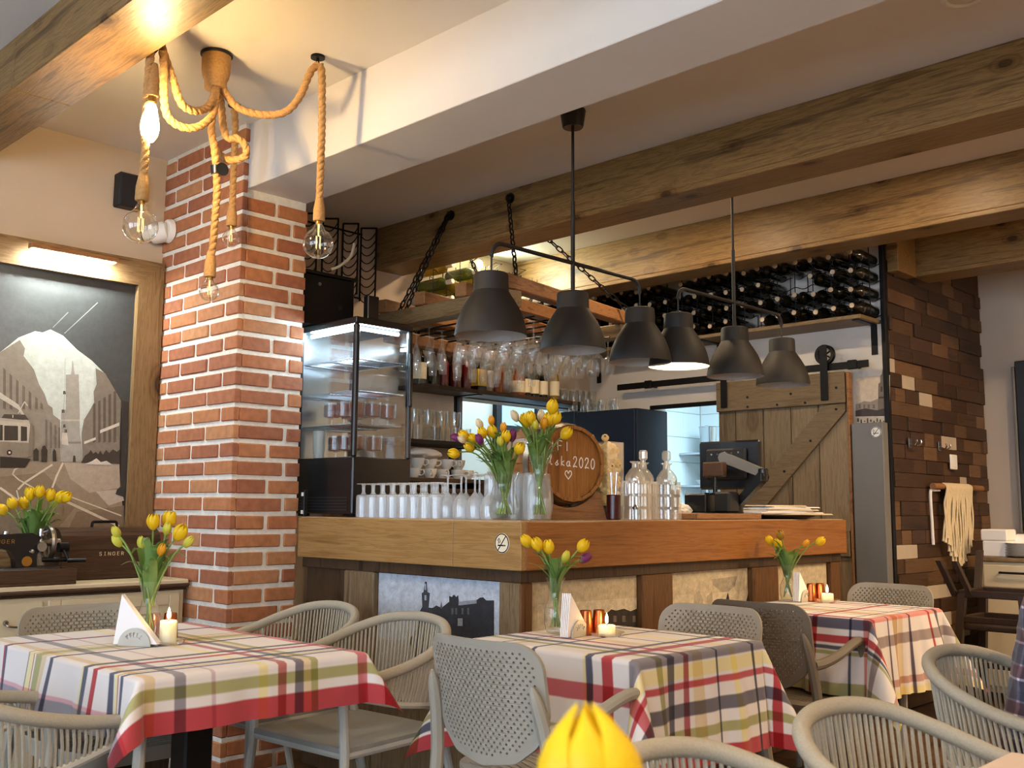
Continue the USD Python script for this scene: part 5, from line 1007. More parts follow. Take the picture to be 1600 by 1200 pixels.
def leaf_mesh(P, w):
    P = smooth_path(P, 5); n = len(P); T, U, V = frames(P); up = np.array((0, 0, 1.0)); s = np.cross(T, up); s /= np.linalg.norm(s, axis=1, keepdims=True) + 1e-9; t = np.linspace(0, 1, n); wd = w * np.sin(PI * np.clip(.02 + .98 * t ** .8, 0, 1)) ** .9
    nn = np.cross(s, T); v = np.stack([P - s * wd[:, None] + nn * .25 * wd[:, None], P, P + s * wd[:, None] + nn * .25 * wd[:, None]], 1).reshape(-1, 3); f = []
    for i in range(n - 1):
        for j in range(2): a = i * 3 + j; f += [(a, a + 3, a + 4), (a, a + 4, a + 1)]
    return tm(v, f)
def tulip(head, col, neck, base, size, where, group, leaves=1, rank='', opn=None):
    head, neck, base = map(lambda q: np.array(q, float), (head, neck, base)); out = head - neck
    mid = neck + out * .55 + np.array((0, 0, .25 * np.linalg.norm(out[:2]))); P = smooth_path([base, neck, mid, head], 6); d_ = P[-1] - P[-3]; d_ = d_ / np.linalg.norm(d_) + (0, 0, .35)
    t = thing('tulip', '%s tulip%s %s' % (CN[col], rank, where), 'tulip', base, 0, None)
    part('stem', tube(P, .0032, 6), 'stem_green', t, world=True); h = size * rt_.uniform(.92, 1.08); op = {'y': rt_.uniform(-.05, .16), 'g': -.05, 'o': 0, 'p': 0, 'w': -.05, 'd': .1}[col]; rr = h * (.37 if col in 'yd' else .28); op = op if opn is None else opn
    m, tt = bloom(h, rr, op); m = mv(align(m, d_), *(head - d_ / np.linalg.norm(d_) * h * .5)); c1, c2 = np.array(srgb(PAL[col][0])), np.array(srgb(PAL[col][1])); gcol = np.array(srgb('8f9a3a'))
    part('bloom', m, 'tulip_petal', t, world=True, colors=c2 + (c1 - c2) * tt[:, None] + (gcol - c2) * np.clip(.18 - tt[:, None], 0, 1) * 3, smooth=True)
    for k in range(leaves):
        a = math.atan2(out[1], out[0]) + rt_.uniform(-1.0, 1.0); r_ = rt_.uniform(.03, .075) + .3 * np.linalg.norm(out[:2]); hh = rt_.uniform(.5, .85) * max(.15, out[2]); c, s = math.cos(a), math.sin(a)
        part('leaf', leaf_mesh([neck + (c * .006, s * .006, rt_.uniform(-.03, .01)), neck + (c * r_ * .25, s * r_ * .25, hh * .5), neck + (c * r_ * .6, s * r_ * .6, hh * .95), neck + (c * r_, s * r_, hh * rt_.uniform(.8, 1.15))], rt_.uniform(.012, .020)), 'tulip_leaf', t, world=True)
    return t
def vase(label, x, y, z, h, r, where, group, heads, size, leaves=1, neck=.55):
    t = thing('flower_vase', label, 'vase', (x, y, z)); p = [(0, .006), (r * .62, 0), (r * .80, .004), (r * .96, h * .16), (r, h * .28), (r * .93, h * .45), (r * neck * 1.12, h * .62), (r * neck, h * .72), (r * neck * 1.1, h * .82), (r * neck * 1.55, h), (r * neck * 1.50, h)]
    part('glass', lathe(p, 30), 'glass_vase', t); part('water', lathe([(0, h * .45), (r * .90, h * .45)], 26), 'glass_vase', t)
    order = sorted(range(len(heads)), key=lambda i: float(np.dot(np.array(heads[i][0]) - EYE, _r) / np.dot(np.array(heads[i][0]) - EYE, _d)))
    for i, (hp, c) in enumerate(heads):
        k_ = order.index(i); rk = ', leftmost' if k_ == 0 else ', rightmost' if k_ == len(heads) - 1 else ', ' + ordn(k_)
        a = rt_.uniform(0, 6.28); nk = (x + r * neck * .45 * math.cos(a), y + r * neck * .45 * math.sin(a), z + h * .72); b = (x - r * .5 * math.cos(a), y - r * .5 * math.sin(a), z + .02)
        tulip(hp, c, nk, b, size * (.86 if c in 'gow' else 1), where, group, leaves, rk)
vase('glass vase of yellow tulips behind the black sewing machine', -4.62, 1.757, .8485, .20, .055, 'behind the sewing machine', 'behind the sewing machine', HEADS['V0'], .056, 3)
vase('slim glass vase of tulips on the left table beside the napkins', -3.119, 1.554, TZ + .006, .19, .040, 'on the left table', 'on the left table', HEADS['V1'], .054, 2)
vase('slim glass vase of tulips on the middle table', -2.416, 2.696, TZ + .006, .19, .040, 'in the vase on the middle table', 'on the middle table', HEADS['V2'], .054, 3)
vase('slim glass vase of tulips on the right table', -2.50, 4.44, TZ + .006, .17, .038, 'in the vase on the right table', 'on the right table', HEADS['V3'], .052, 3)
vase('wide glass vase with a big mixed tulip bunch on the counter corner', -2.836, 2.86, CT + .002, .185, .062, 'in the counter corner bunch', 'in the big bunch on the counter', HEADS['VA'], .050, 2, .7)
vase('tall waisted glass vase of tulips in front of the small barrel on the counter', -2.735, 2.957, CT + .002, .255, .055, 'in front of the barrel', 'before the barrel', HEADS['VB'], .058, 2)
tulip((-.432, .515, 1.014), 'y', (-.43, .53, .90), (-.43, .545, .76), .088, 'blurred close in front of us at the bottom of the picture', '', 1, '', -.12)
vase('glass vase on our own table under the blurred tulip', -.43, .54, TZ + .001, .17, .042, '', '', [], .06)

# ---------------------------------------------------------------- candles, napkins, shakers
def candle(label, x, y, r, h, where):
    z = TZ + .0065; d_ = thing('candle_dish', 'small clear glass dish under the candle ' + where, 'dish', (x, y, z)); part('dish', lathe([(0, .002), (r * 1.5, 0), (r * 1.9, .006), (r * 2.1, .014), (r * 2.0, .014), (r * 1.5, .004), (0, .005)], 24), 'glass_vase', d_)
    t = thing('candle', label, 'candle', (x, y, z + .0055)); part('wax', lathe([(0, 0), (r, 0), (r, h - .004), (r * .92, h), (r * .7, h - .005), (0, h - .007)], 26), 'candle_wax', t)
    part('wick', rod((0, 0, h - .008), (.001, 0, h + .006), .0012, 6), 'black_matt', t); part('flame', mv(lathe([(0, 0), (.0045, .005), (.0065, .012), (.005, .022), (.002, .032), (0, .037)], 14), 0, 0, h + .003), 'flame', t)
candle('lit pillar candle on the left table', -3.034, 1.579, .026, .068, 'on the left table'); candle('low lit candle on the middle table', -2.239, 2.759, .029, .032, 'on the middle table'); candle('low lit candle on the right table', -2.347, 4.532, .028, .036, 'on the right table')
def napkins(where, x, y, rz, big=1.0):
    h = thing('napkin_holder', 'grey half round napkin holder ' + where, 'holder', (x, y, TZ + .0065), rz)
    disc = Point(0, 0).buffer(.055, 20).intersection(sbox(-1, 0, 1, 1)); slot = unary_union([affinity.rotate(sbox(-.004, .028, .004, .042), a, origin=(0, 0)) for a in (40, 20, 0, -20, -40)])
    for s in (-.02, .017): part('plate', to_plane(extr(disc.difference(slot), .003), (0, s, 0), (1, 0, 0), (0, 0, 1)), 'chair_metal', h)
    part('floor', box(-.05, .05, -.02, .017, 0, .003), 'chair_metal', h)
    n = thing('paper_napkins', 'white paper napkins folded to a point in the holder ' + where, 'napkins', (x, y, TZ + .010), rz)
    for k in range(5): part('napkin', to_plane(extr(Polygon([(-.075, 0), (.075, .003), (-.062 + .002 * k, .15 * big)]), .0042), (0, .012 - .006 * k, .0005), (1, 0, 0), (0, 0, 1)), 'napkin', n, smooth=False)
napkins('on the left table', -3.07, 1.50, 32); napkins('on the middle table', -2.31, 2.675, 100, .95); napkins('on the right table', -2.455, 4.49, 95, .9)
def shakers(x, y, where):
    for k, (dx, dy, c) in enumerate(((0, 0, 'first'), (.02, .048, 'second'))):
        t = thing('shaker', 'tapered copper shaker, %s one %s' % ('nearer' if k == 0 else 'farther', where), 'shaker', (x + dx, y + dy, TZ + .0065)); part('body', lathe([(0, 0), (.024, 0), (.026, .004), (.020, .078), (.0185, .082), (0, .080)], 22), 'copper', t); part('top', lathe([(0, .0802), (.016, .0806), (.018, .0822)], 18), 'brass', t)
shakers(-3.185, 1.605, 'on the left table'); shakers(-2.311, 2.733, 'on the middle table'); shakers(-2.431, 4.536, 'on the right table')
# ---------------------------------------------------------------- sideboard and what stands on it
sb = thing('sideboard', 'cream painted sideboard with a brown edged top below the big framed photograph', 'sideboard', (-4.6, 1.45, 0)); S0, S1, SX = .55, 2.375, -4.41
part('body', box(XW + .01, SX, S0 + .01, S1 - .012, .06, .805, .004), 'cream_paint', sb, world=True); part('plinth', box(XW + .02, SX - .02, S0 + .03, S1 - .03, 0, .06), 'panel_dark', sb, world=True)
part('top', box(XW + .01, SX + .022, S0, S1, .824, .8475, .005), 'cream_paint', sb, world=True); part('top_moulding', [box(XW + .01, SX + .032, S0 - .004, S1 + .001, .812, .830, .006), box(XW + .01, SX + .014, S0, S1 - .004, .800, .812, .004)], 'case_brown', sb, world=True)
for a, b in ((.62, 1.08), (1.10, 1.73)):
    d_ = part('drawer', box(SX, SX + .014, a, b, .60, .785, .006), 'cream_paint', sb, world=True); c = (a + b) / 2 + (.22 if a > 1 else 0)
    part('handle', [tube(smooth_path([(SX + .016, c - .052, .705), (SX + .036, c - .046, .694), (SX + .038, c, .688), (SX + .036, c + .046, .694), (SX + .016, c + .052, .705)], 5), .0045, 8)] + [mv(rot(lathe([(0, .012), (.006, .012), (.011, .004), (.011, 0)], 14), 90, (0, 1, 0)), SX + .014, c + s * .052, .706) for s in (-1, 1)], 'old_nickel', d_, world=True)
    part('door', box(SX, SX + .014, a, b, .09, .585, .006), 'cream_paint', sb, world=True)
d_ = part('door', box(SX, SX + .010, 1.75, 2.335, .09, .785, .004), 'cream_paint', sb, world=True)
part('door_frame', [box(SX + .010, SX + .018, 1.75, 1.80, .09, .785, .003), box(SX + .010, SX + .018, 2.285, 2.335, .09, .785, .003), box(SX + .010, SX + .018, 1.801, 2.284, .735, .785, .003), box(SX + .010, SX + .018, 1.801, 2.284, .09, .14, .003), box(SX + .010, SX + .016, 1.85, 2.235, .19, .69, .005)], 'cream_paint', d_, world=True)
ZS = .8485
sc_ = thing('sewing_machine_case', 'brown domed wooden sewing machine case with pale lettering on the sideboard', 'case', (-4.7, 2.105, ZS))
pr = [(-4.80, 0), (-4.60, 0), (-4.60, .135), (-4.603, .165), (-4.615, .195), (-4.635, .215), (-4.66, .227), (-4.70, .232), (-4.74, .227), (-4.765, .215), (-4.785, .195), (-4.797, .165), (-4.80, .135)]
part('dome', to_plane(extr(Polygon([(-x, z) for x, z in pr]).buffer(-.003).buffer(.003), .462), (0, 1.875, ZS), (-1, 0, 0), (0, 0, 1)), 'case_brown', sc_, world=True)
part('base_band', box(-4.806, -4.594, 1.87, 2.342, ZS, ZS + .042, .004), 'case_brown', sc_, world=True)
part('handle', [tube(smooth_path([(-4.70, 2.045, ZS + .232), (-4.70, 2.048, ZS + .252), (-4.70, 2.062, ZS + .256), (-4.70, 2.146, ZS + .256), (-4.70, 2.16, ZS + .252), (-4.70, 2.163, ZS + .232)], 4), .0065, 8)], 'black_steel', sc_, world=True)
def spaced(word, h, adv, bold=False):
    ms = []
    for i, ch in enumerate(word):
        m = meshkit.text_mesh(ch, h, .0012, bold); b = m.bounds; ms.append(mv(m, i * adv - (b[0][0] + b[1][0]) / 2 + adv / 2))
    return cat(ms)
part('lettering', to_plane(spaced('SINGER', .0165, .0205), (-4.60, 2.038, .954), (0, 1, 0), (0, 0, 1)), 'cotton_cord', sc_, label='pale letters SINGER', world=True)
sm = thing('sewing_machine', 'old black hand crank sewing machine with a gold badge on a wooden base', 'sewing machine', (-4.5, 1.6, ZS))
part('wooden_base', [box(-4.60, -4.40, 1.25, 1.862, ZS, ZS + .012, .002), box(-4.60, -4.588, 1.25, 1.862, ZS + .012, ZS + .066, .002), box(-4.412, -4.40, 1.25, 1.862, ZS + .012, ZS + .066, .002), box(-4.588, -4.412, 1.85, 1.862, ZS + .012, ZS + .066, .002), box(-4.588, -4.412, 1.25, 1.262, ZS + .012, ZS + .066, .002)], 'tray_brown', sm, world=True)
part('bed', box(-4.585, -4.415, 1.264, 1.80, ZS + .045, ZS + .072, .006), 'black_plastic', sm, world=True)
ar = Polygon([(1.30, 1.045), (1.31, .985), (1.36, .98), (1.40, .995), (1.56, 1.005), (1.615, .99), (1.635, .955), (1.64, ZS + .07), (1.725, ZS + .07), (1.722, .97), (1.74, 1.0), (1.735, 1.045), (1.70, 1.062), (1.5, 1.055), (1.36, 1.065)]).buffer(.008).buffer(-.008)
part('arm', to_plane(extr(ar, .055), (-4.535, 0, 0), (0, 1, 0), (0, 0, 1)), 'black_plastic', sm, world=True)
part('hand_wheel', [mv(rot(lathe([(.060, -.008), (.072, -.010), (.076, 0), (.072, .010), (.060, .008), (.060, -.008)], 34), 90, (1, 0, 0)), -4.508, 1.775, 1.02)] + [rod((-4.508, 1.775, 1.02), (-4.508 + .062 * math.cos(k), 1.775, 1.02 + .062 * math.sin(k)), .006, 6) for k in np.arange(5) * 1.2566] + [mv(rot(cyl(.018, -.05, .03, 16), 90, (1, 0, 0)), -4.508, 1.775, 1.02)], 'old_nickel', sm, world=True)
part('crank', [mv(rot(cyl(.022, -.02, .02, 16), 90, (1, 0, 0)), -4.47, 1.825, 1.0), rod((-4.46, 1.82, 1.0), (-4.44, 1.84, .945), .007, 8), rod((-4.44, 1.835, .945), (-4.42, 1.905, .945), .009, 10), rod((-4.47, 1.74, .95), (-4.45, 1.84, .95), .010, 10)], 'black_steel', sm, world=True)
part('bobbin_winder', [mv(rot(cyl(.02, -.008, .008, 16), 90, (0, 1, 0)), -4.47, 1.735, 1.005), rod((-4.475, 1.735, 1.005), (-4.49, 1.735, 1.05), .006, 8), mv(cyl(.012, 0, .03, 14), -4.49, 1.738, 1.05), rod((-4.49, 1.735, 1.06), (-4.47, 1.76, 1.07), .006, 8)], 'steel', sm, world=True); part('oil_cap', mv(cyl(.014, 0, .012, 14), -4.5, 1.60, 1.058), 'steel', sm, world=True)
part('badge', mv(rot(cyl(.021, 0, .003, 26), 90, (0, 1, 0)), -4.48, 1.682, .945), 'gold', sm, label='round gold badge', world=True); part('knob', mv(rot(lathe([(0, .012), (.008, .01), (.011, .003), (.009, 0)], 16), 90, (0, 1, 0)), -4.48, 1.70, .985), 'steel', sm, world=True)
part('lettering', to_plane(spaced('SINGER', .017, .0195), (-4.4795, 1.515, 1.02), (0, 1, 0), (0, 0, 1)), 'gold', sm, world=True); part('needle_bar', [rod((-4.51, 1.325, .99), (-4.51, 1.325, ZS + .08), .006, 8), box(-4.52, -4.50, 1.315, 1.335, ZS + .073, ZS + .079)], 'steel', sm, world=True)

# ---------------------------------------------------------------- on the counter
GOB = lathe([(.0315, .146), (.031, .150), (.012, .147), (.008, .140), (.0075, .112), (.012, .103), (.029, .099), (.0335, .092), (.0340, .0), (.0325, 0), (.032, .088), (.010, .094), (0, .095)], 20)
GB2 = lathe([(.034, .178), (.033, .180), (.007, .174), (.0045, .164), (.0045, .11), (.012, .100), (.030, .076), (.037, .045), (.034, 0), (.0325, 0), (.0355, .045), (.028, .076), (0, .098)], 20)
MUG = lathe([(0, .185), (.036, .185), (.039, .175), (.041, .0), (.0375, 0), (.036, .165), (0, .168)], 18)
ZC_ = CT + .001; z0_ = None
bp = thing('black_bracket', 'black strip with two white tags between the brick column and the oak counter', 'strip', (-4.06, 2.76, CT)); part('strip', box(-4.068, -4.045, 2.754, 2.775, CT + .001, CT + .125, .002), 'black_matt', bp, world=True)
for z in (.012, .095): part('tag', box(-4.064, -4.049, 2.750, 2.7535, CT + z, CT + z + .018), 'white_plastic', bp, world=True)
for j in range(3):
    for i in range(8):
        x, y = -3.70 - j * .03 + i * .071, 2.835 + j * .075
        if x > -3.19: continue
        if z0_ is None: z0_ = single_at('goblet', GOB, 'glass_goblet', 'upturned straight glass goblet, first from the left in the front row on the counter', 'glass', (x, y, ZC_), group='upturned goblets on the counter')
        else: copy(z0_, (x, y, ZC_), 0, 'upturned straight glass goblet, %s in the %s row on the counter' % (ordn(i), ('front', 'middle', 'back')[j]))
g2_ = None
for j in range(2):
    for i in range(5):
        p = (-3.175 + i * .082 + j * .02, 2.87 + j * .085, ZC_)
        if p[0] > -2.92: continue
        if g2_ is None: g2_ = single_at('balloon_glass', GB2, 'glass_goblet', 'larger stemmed glass upside down between the goblets and the big tulip vase', 'glass', p, group='upturned stemmed glasses by the tulip vase')
        else: copy(g2_, p, 0, 'stemmed glass upside down by the tulip vase, %s, %s row' % (ordn(i), ('front', 'back')[j]))
mg_ = None
for p in ((-2.98, 2.945), (-2.90, 2.99), (-2.985, 3.04), (-2.80, 2.985), (-2.83, 3.07), (-2.91, 3.08), (-2.745, 2.87)):
    if p[0] > -2.76: continue
    if mg_ is None:
        mg_ = thing('beer_mug', 'tall ribbed glass upside down behind the big tulip vase', 'glass', (*p, ZC_), group='tall glasses behind the tulip vase'); part('bowl', MUG, 'glass_goblet', mg_)
    else: copy(mg_, (*p, ZC_))
# barrel
BX, BY, BZ = -2.775, 3.205, 1.366; br = thing('barrel', 'small oak barrel with white handwriting and a heart on its end, lying on the counter', 'barrel', (BX - .19, BY, CT))
def bring(t): return .158 + .026 * (1 - (2 * t - 1) ** 2)
N = 20
for k in range(N):
    a0, a1 = (k + .02) * 2 * PI / N, (k + .98) * 2 * PI / N; v, f = [], []
    for t in np.linspace(0, 1, 9):
        for a, e in ((a0, 0), (a1, 0), (a1, -.014), (a0, -.014)): r = bring(t) + e; v.append((BX - .38 * t, BY + r * math.cos(a), BZ + r * math.sin(a)))
    for i in range(8):
        for j in range(4): p, q_ = i * 4 + j, i * 4 + (j + 1) % 4; f += [(p, q_, q_ + 4), (p, q_ + 4, p + 4)]
    f += [(0, 2, 1), (0, 3, 2), (32, 33, 34), (32, 34, 35)]; part('stave', tm(v, f), 'barrel_wood', br, world=True, smooth=25)
for k in range(5):
    s = Point(0, 0).buffer(.1455, 24).intersection(sbox(-.1455 + k * .0582 + .0006, -1, -.1455 + (k + 1) * .0582 - .0006, 1)); part('head_board', to_plane(extr(s, .012), (BX - .028, BY, BZ), (0, 1, 0), (0, 0, 1)), 'barrel_wood', br, world=True); part('head_board', to_plane(extr(s, .012), (BX - .365, BY, BZ), (0, 1, 0), (0, 0, 1)), 'barrel_wood', br, world=True)
for t in (.06, .24, .76, .94):
    pr_ = [(bring(u) + .002, -.38 * u) for u in np.linspace(t - .045, t + .045, 4)] + [(bring(t) + .0045, -.38 * (t + .045)), (bring(t) + .0045, -.38 * (t - .045))]; part('hoop', mv(rot(lathe(pr_[:4], 48), 90, (0, 1, 0)), BX, BY, BZ), 'old_nickel', br, world=True)
G = {'W': [[(0, 1), (.25, 0), (.5, .8), (.75, 0), (1, 1)]], 'I': [[(.5, 0), (.5, 1)]], 'F': [[(.2, 0), (.2, 1), (.9, 1)], [(.2, .52), (.75, .52)]], 'o': [[(.5, .5), (.2, .45), (.1, .2), (.3, 0), (.6, .03), (.75, .28), (.5, .5), (.9, .48)]], 'l': [[(.0, .15), (.45, .7), (.5, 1), (.35, 1), (.3, .5), (.4, .05), (.7, .05)]],
     's': [[(.1, .1), (.6, .5), (.5, .3), (.7, .1), (.4, 0), (.2, .06)]], 'k': [[(.2, 0), (.25, 1)], [(.75, .5), (.25, .25), (.8, 0)]], 'a': [[(.7, .45), (.4, .5), (.12, .25), (.3, 0), (.6, .1), (.72, .48), (.72, .05), (.95, .03)]], '2': [[(.1, .75), (.3, 1), (.65, .95), (.7, .65), (.1, .05), (.5, .1), (.85, .0)]], '0': [[(.5, 1), (.18, .75), (.15, .25), (.45, 0), (.75, .25), (.78, .75), (.5, 1)]],
     'h': [[(.5, 0), (.0, .55), (.05, .9), (.3, 1), (.5, .7), (.72, 1), (.98, .88), (1, .55), (.5, 0)]]}
def hand(word, y, z, w, h, slope=0.0, wid=.0042):
    out = []
    for i, ch in enumerate(word):
        for st in G.get(ch, []):
            P = [(y + i * w + px_ * w * .86, z + slope * (i * w) + pz * h + .08 * h * px_ * 0) for px_, pz in st]; P = smooth_path([(a, b, 0) for a, b in P], 4)[:, :2]; out.append(LS(P, wid))
    return out
wr_ = unary_union(hand('WIFI', 3.06, 1.422, .036, .038, -.04) + hand('olska', 3.065, 1.361, .0285, .040, -.05) + hand('2020', 3.213, 1.352, .030, .043, -.06) + hand('h', 3.175, 1.302, .036, .034))
part('handwriting', to_plane(extr(wr_, .0008), (BX - .016, 0, 0), (0, 1, 0), (0, 0, 1)), 'paper_white', br, label='white handwriting and heart', world=True)
def turn(p, dx, dy, a):
    o = UsdGeom.Xformable(p).GetOrderedXformOps(); t_ = o[0].Get(); o[0].Set(Gf.Vec3d(t_[0] + dx, t_[1] + dy, t_[2])); o[1].Set(float(a))
turn(br, .006, .046, -14)
st = thing('barrel_stand', 'wooden cradle under the small oak barrel', 'stand', (BX - .19, BY, CT))
for x in (BX - .07, BX - .33):
    c = Polygon([(-.20, 0), (.20, 0), (.165, .115), (-.165, .115)]).difference(Point(0, BZ - CT).buffer(.182, 32)); part('cradle', to_plane(extr(c, .03), (x, BY, CT + .001), (0, 1, 0), (0, 0, 1)), 'tray_brown' if x < BX - .1 else 'rack_wood', st, world=True)
part('rail', [box(BX - .30, BX - .07, BY + s * .13 - .012, BY + s * .13 + .012, CT + .001, CT + .03) for s in (-1, 1)], 'rack_wood', st, world=True)
turn(st, .006, .046, -14)
# jar of pale pieces, decanters, small things
jr = thing('glass_jar', 'tall square glass jar filled with pale pasta shells beside the barrel', 'jar', (-2.83, 3.485, CT)); jx, jy = -2.83, 3.485
J = .056
for q in (box(jx - J, jx - J + .004, jy - J, jy + J, CT + .001, CT + .335), box(jx + J - .004, jx + J, jy - J, jy + J, CT + .001, CT + .335), box(jx - J + .004, jx + J - .004, jy - J, jy - J + .004, CT + .001, CT + .335), box(jx - J + .004, jx + J - .004, jy + J - .004, jy + J, CT + .001, CT + .335), box(jx - J + .004, jx + J - .004, jy - J + .004, jy + J - .004, CT + .001, CT + .008)): part('glass_side', q, 'glass_vase', jr, world=True)
rj = random.Random(9); sh = lathe([(.004, 0), (.016, .006), (.021, .018), (.017, .032), (.006, .038), (.004, .034), (.012, .027), (.015, .018), (.011, .009), (.003, .004)], 9); fill = []
for k in range(230):
    m = rot(rot(sh, rj.uniform(0, 360), (1, 0, 0)), rj.uniform(0, 360), (0, 0, 1)); z = rj.uniform(.06, .315 + (.035 if k % 5 == 0 else 0)); fill.append(mv(sc(m, *(rj.uniform(.7, .95),) * 3), jx + rj.uniform(-.039, .039), jy + rj.uniform(-.039, .039), CT + z))
part('pasta_shells', fill, 'pasta', jr, world=True, kind='stuff'); part('lower_layer', box(jx - .05, jx + .05, jy - .05, jy + .05, CT + .009, CT + .06, .003), 'tray_brown', jr, world=True)
def decanter(label, x, y, rz, stopper):
    t = thing('decanter', label, 'decanter', (x, y, CT + .001), rz); W_ = .046; z = 0
    for k in range(3):
        zig = Polygon([(s_ * a if False else p) for s_ in (1,) for p in [tuple(np.array((c, sN)) * (1.0 + (.07 if i % 2 else 0)) * W_ / max(abs(c), abs(sN))) for i, (c, sN) in enumerate((math.cos(q_), math.sin(q_)) for q_ in np.linspace(0, 2 * PI, 40, endpoint=False))]]); part('cut_body', extr(zig, .044, z), 'glass_cut', t, smooth=False); z += .044
        part('band', extr(Polygon(rrect(.098, .098, .012)), .012, z), 'glass_cut', t); z += .012
    part('shoulder', mv(lathe([(.046, 0), (.047, .012), (.043, .026), (.028, .048), (.017, .058), (.016, .075), (.026, .082), (.025, .086)], 26), 0, 0, z), 'glass_cut', t, label='clear glass shoulder')
    if stopper: part('stopper', [mv(cyl(.011, z + .066, z + .096, 14), 0, 0, 0), box(-.018, .018, -.018, .018, z + .096, z + .142, .008)], 'glass_cut', t)
    return t
decanter('cut glass decanter without a stopper, nearest to the pasta jar', -2.755, 3.60, 8, False); decanter('cut glass decanter with a square stopper, the middle one', -2.80, 3.715, -6, True); decanter('cut glass decanter with a square stopper, the right one', -2.755, 3.83, 10, True)
rp = thing('dark_jar', 'dark red glass jar between the barrel stand and the pasta jar', 'jar', (-2.72, 3.40, CT)); part('body', mv(cyl(.03, .001, .105, 20, b=.003), -2.72, 3.40, CT), 'wine_red', rp, world=True); part('utensil', [rod((-2.72 + a * .01, 3.40 + b * .01, CT + .10), (-2.72 + a * .018, 3.40 + b * .018, CT + .20), .003, 6) for a, b in ((1, 0), (-1, .5), (0, -1), (.5, 1))], 'steel', rp, world=True)
kb = thing('red_capped_bottle', 'clear bottle with a brown red cap behind the pasta jar', 'bottle', (-2.95, 3.45, CT)); part('glass', mv(lathe([(0, .001), (.035, .001), (.036, .2), (.016, .27), (.015, .30)], 20), -2.95, 3.45, CT), 'glass_vase', kb, world=True); part('cap', mv(cyl(.018, .295, .335, 16, b=.002), -2.95, 3.45, CT), 'copper', kb, world=True)
ss = thing('salt_shaker', 'small glass salt shaker with a metal lid in front of the pasta jar', 'shaker', (-2.68, 3.50, CT)); part('glass', mv(lathe([(0, .001), (.015, .001), (.016, .04), (.012, .045)], 16), -2.68, 3.50, CT), 'glass_vase', ss, world=True); part('lid', mv(lathe([(.013, .045), (.014, .055), (.006, .064), (0, .065)], 16), -2.68, 3.50, CT), 'steel', ss, world=True)
cp_ = thing('straw_holder', 'black tapered holder with dark straws behind the right decanter', 'holder', (-2.93, 4.11, CT)); part('pot', mv(lathe([(0, .001), (.03, .001), (.042, .14), (.040, .14), (.028, .01)], 20), -2.93, 4.11, CT), 'black_matt', cp_, world=True)
for k in range(5): part('straw', rod((-2.93 + .012 * math.cos(k * 1.3), 4.11 + .012 * math.sin(k * 1.3), CT + .02), (-2.93 + .03 * math.cos(k * 1.3), 4.11 + .03 * math.sin(k * 1.3), CT + .185), .004, 6), 'black_plastic', cp_, world=True)
ry = thing('serving_tray', 'brown wooden tray on the counter under the till', 'tray', (-2.80, 4.2, CT)); part('floor', box(-2.90, -2.66, 3.93, 4.46, CT + .001, CT + .008, .002), 'tray_brown', ry, world=True)
for q in (box(-2.662, -2.65, 3.92, 4.47, CT + .002, CT + .028, .003), box(-2.912, -2.90, 3.92, 4.47, CT + .002, CT + .028, .003), box(-2.90, -2.662, 3.918, 3.93, CT + .002, CT + .028, .003), box(-2.90, -2.662, 4.46, 4.472, CT + .002, CT + .028, .003)): part('rim', q, 'rack_wood', ry, world=True)
pc_ = thing('receipt_paper', 'crumpled white receipt paper left of the till', 'paper', (-3.02, 4.33, CT)); v = trimesh.creation.icosphere(2, 1); vv = np.array(v.vertices); vv *= (1 + .5 * (meshkit.fbm(vv * 3, 3, 8) - .5))[:, None]
part('sheet', mv(tm(vv * (.05, .045, .035), v.faces), -3.02, 4.33, CT + .04), 'paper_white', pc_, world=True, smooth=False)
# till
PYm = 4.55; po = thing('till_monitor', 'black till monitor seen from behind on a jointed arm on the counter', 'monitor', (-2.86, PYm, CT))
part('screen_back', box(-3.065, -2.70, PYm, PYm + .03, 1.285, 1.535, .01), 'black_plastic', po, world=True); part('back_cover', box(-3.01, -2.77, PYm - .022, PYm, 1.335, 1.495, .012), 'black_matt', po, world=True); part('screen', box(-3.055, -2.71, PYm + .030, PYm + .032, 1.30, 1.525), 'dark_frame', po, world=True)
for x, z in ((-2.97, 1.465), (-2.935, 1.465), (-2.89, 1.475), (-2.85, 1.468), (-2.81, 1.472), (-2.975, 1.39), (-2.935, 1.39)): part('screw', mv(rot(cyl(.005, 0, .003, 10), 90, (1, 0, 0)), x, PYm - .022, z), 'steel', po, world=True)
def link(a, b, w, h, mat):
    a, b = np.array(a, float), np.array(b, float); P = []
    for p, s in ((a, 1.0), (b, .8)):
        for dy in (-w / 2, w / 2):
            for k in np.arange(8) * PI / 4: P.append(p + (h / 2 * s * math.cos(k), dy, h / 2 * s * math.sin(k)))
    return hull(P)
part('arm_link', link((-2.87, PYm - .055, 1.445), (-2.655, PYm - .06, 1.365), .045, .055, 0), 'grey_panel', po, label='grey upper arm of the monitor mount', world=True); part('arm_link', link((-2.65, PYm - .06, 1.345), (-2.80, PYm - .06, 1.20), .05, .045, 0), 'black_plastic', po, world=True)
part('arm_joint', mv(cyl(.026, 1.32, 1.385, 18, b=.004), -2.65, PYm - .06, 0), 'black_plastic', po, world=True); part('arm_base', mv(cyl(.03, CT + .001, 1.21, 18), -2.80, PYm - .06, 0), 'black_plastic', po, world=True); part('arm_mount', box(-2.895, -2.845, PYm - .06, PYm - .021, 1.42, 1.47, .006), 'black_plastic', po, world=True)
tp = thing('receipt_printer', 'black box shaped receipt printers standing under the till monitor', 'printer', (-2.95, 4.42, CT))
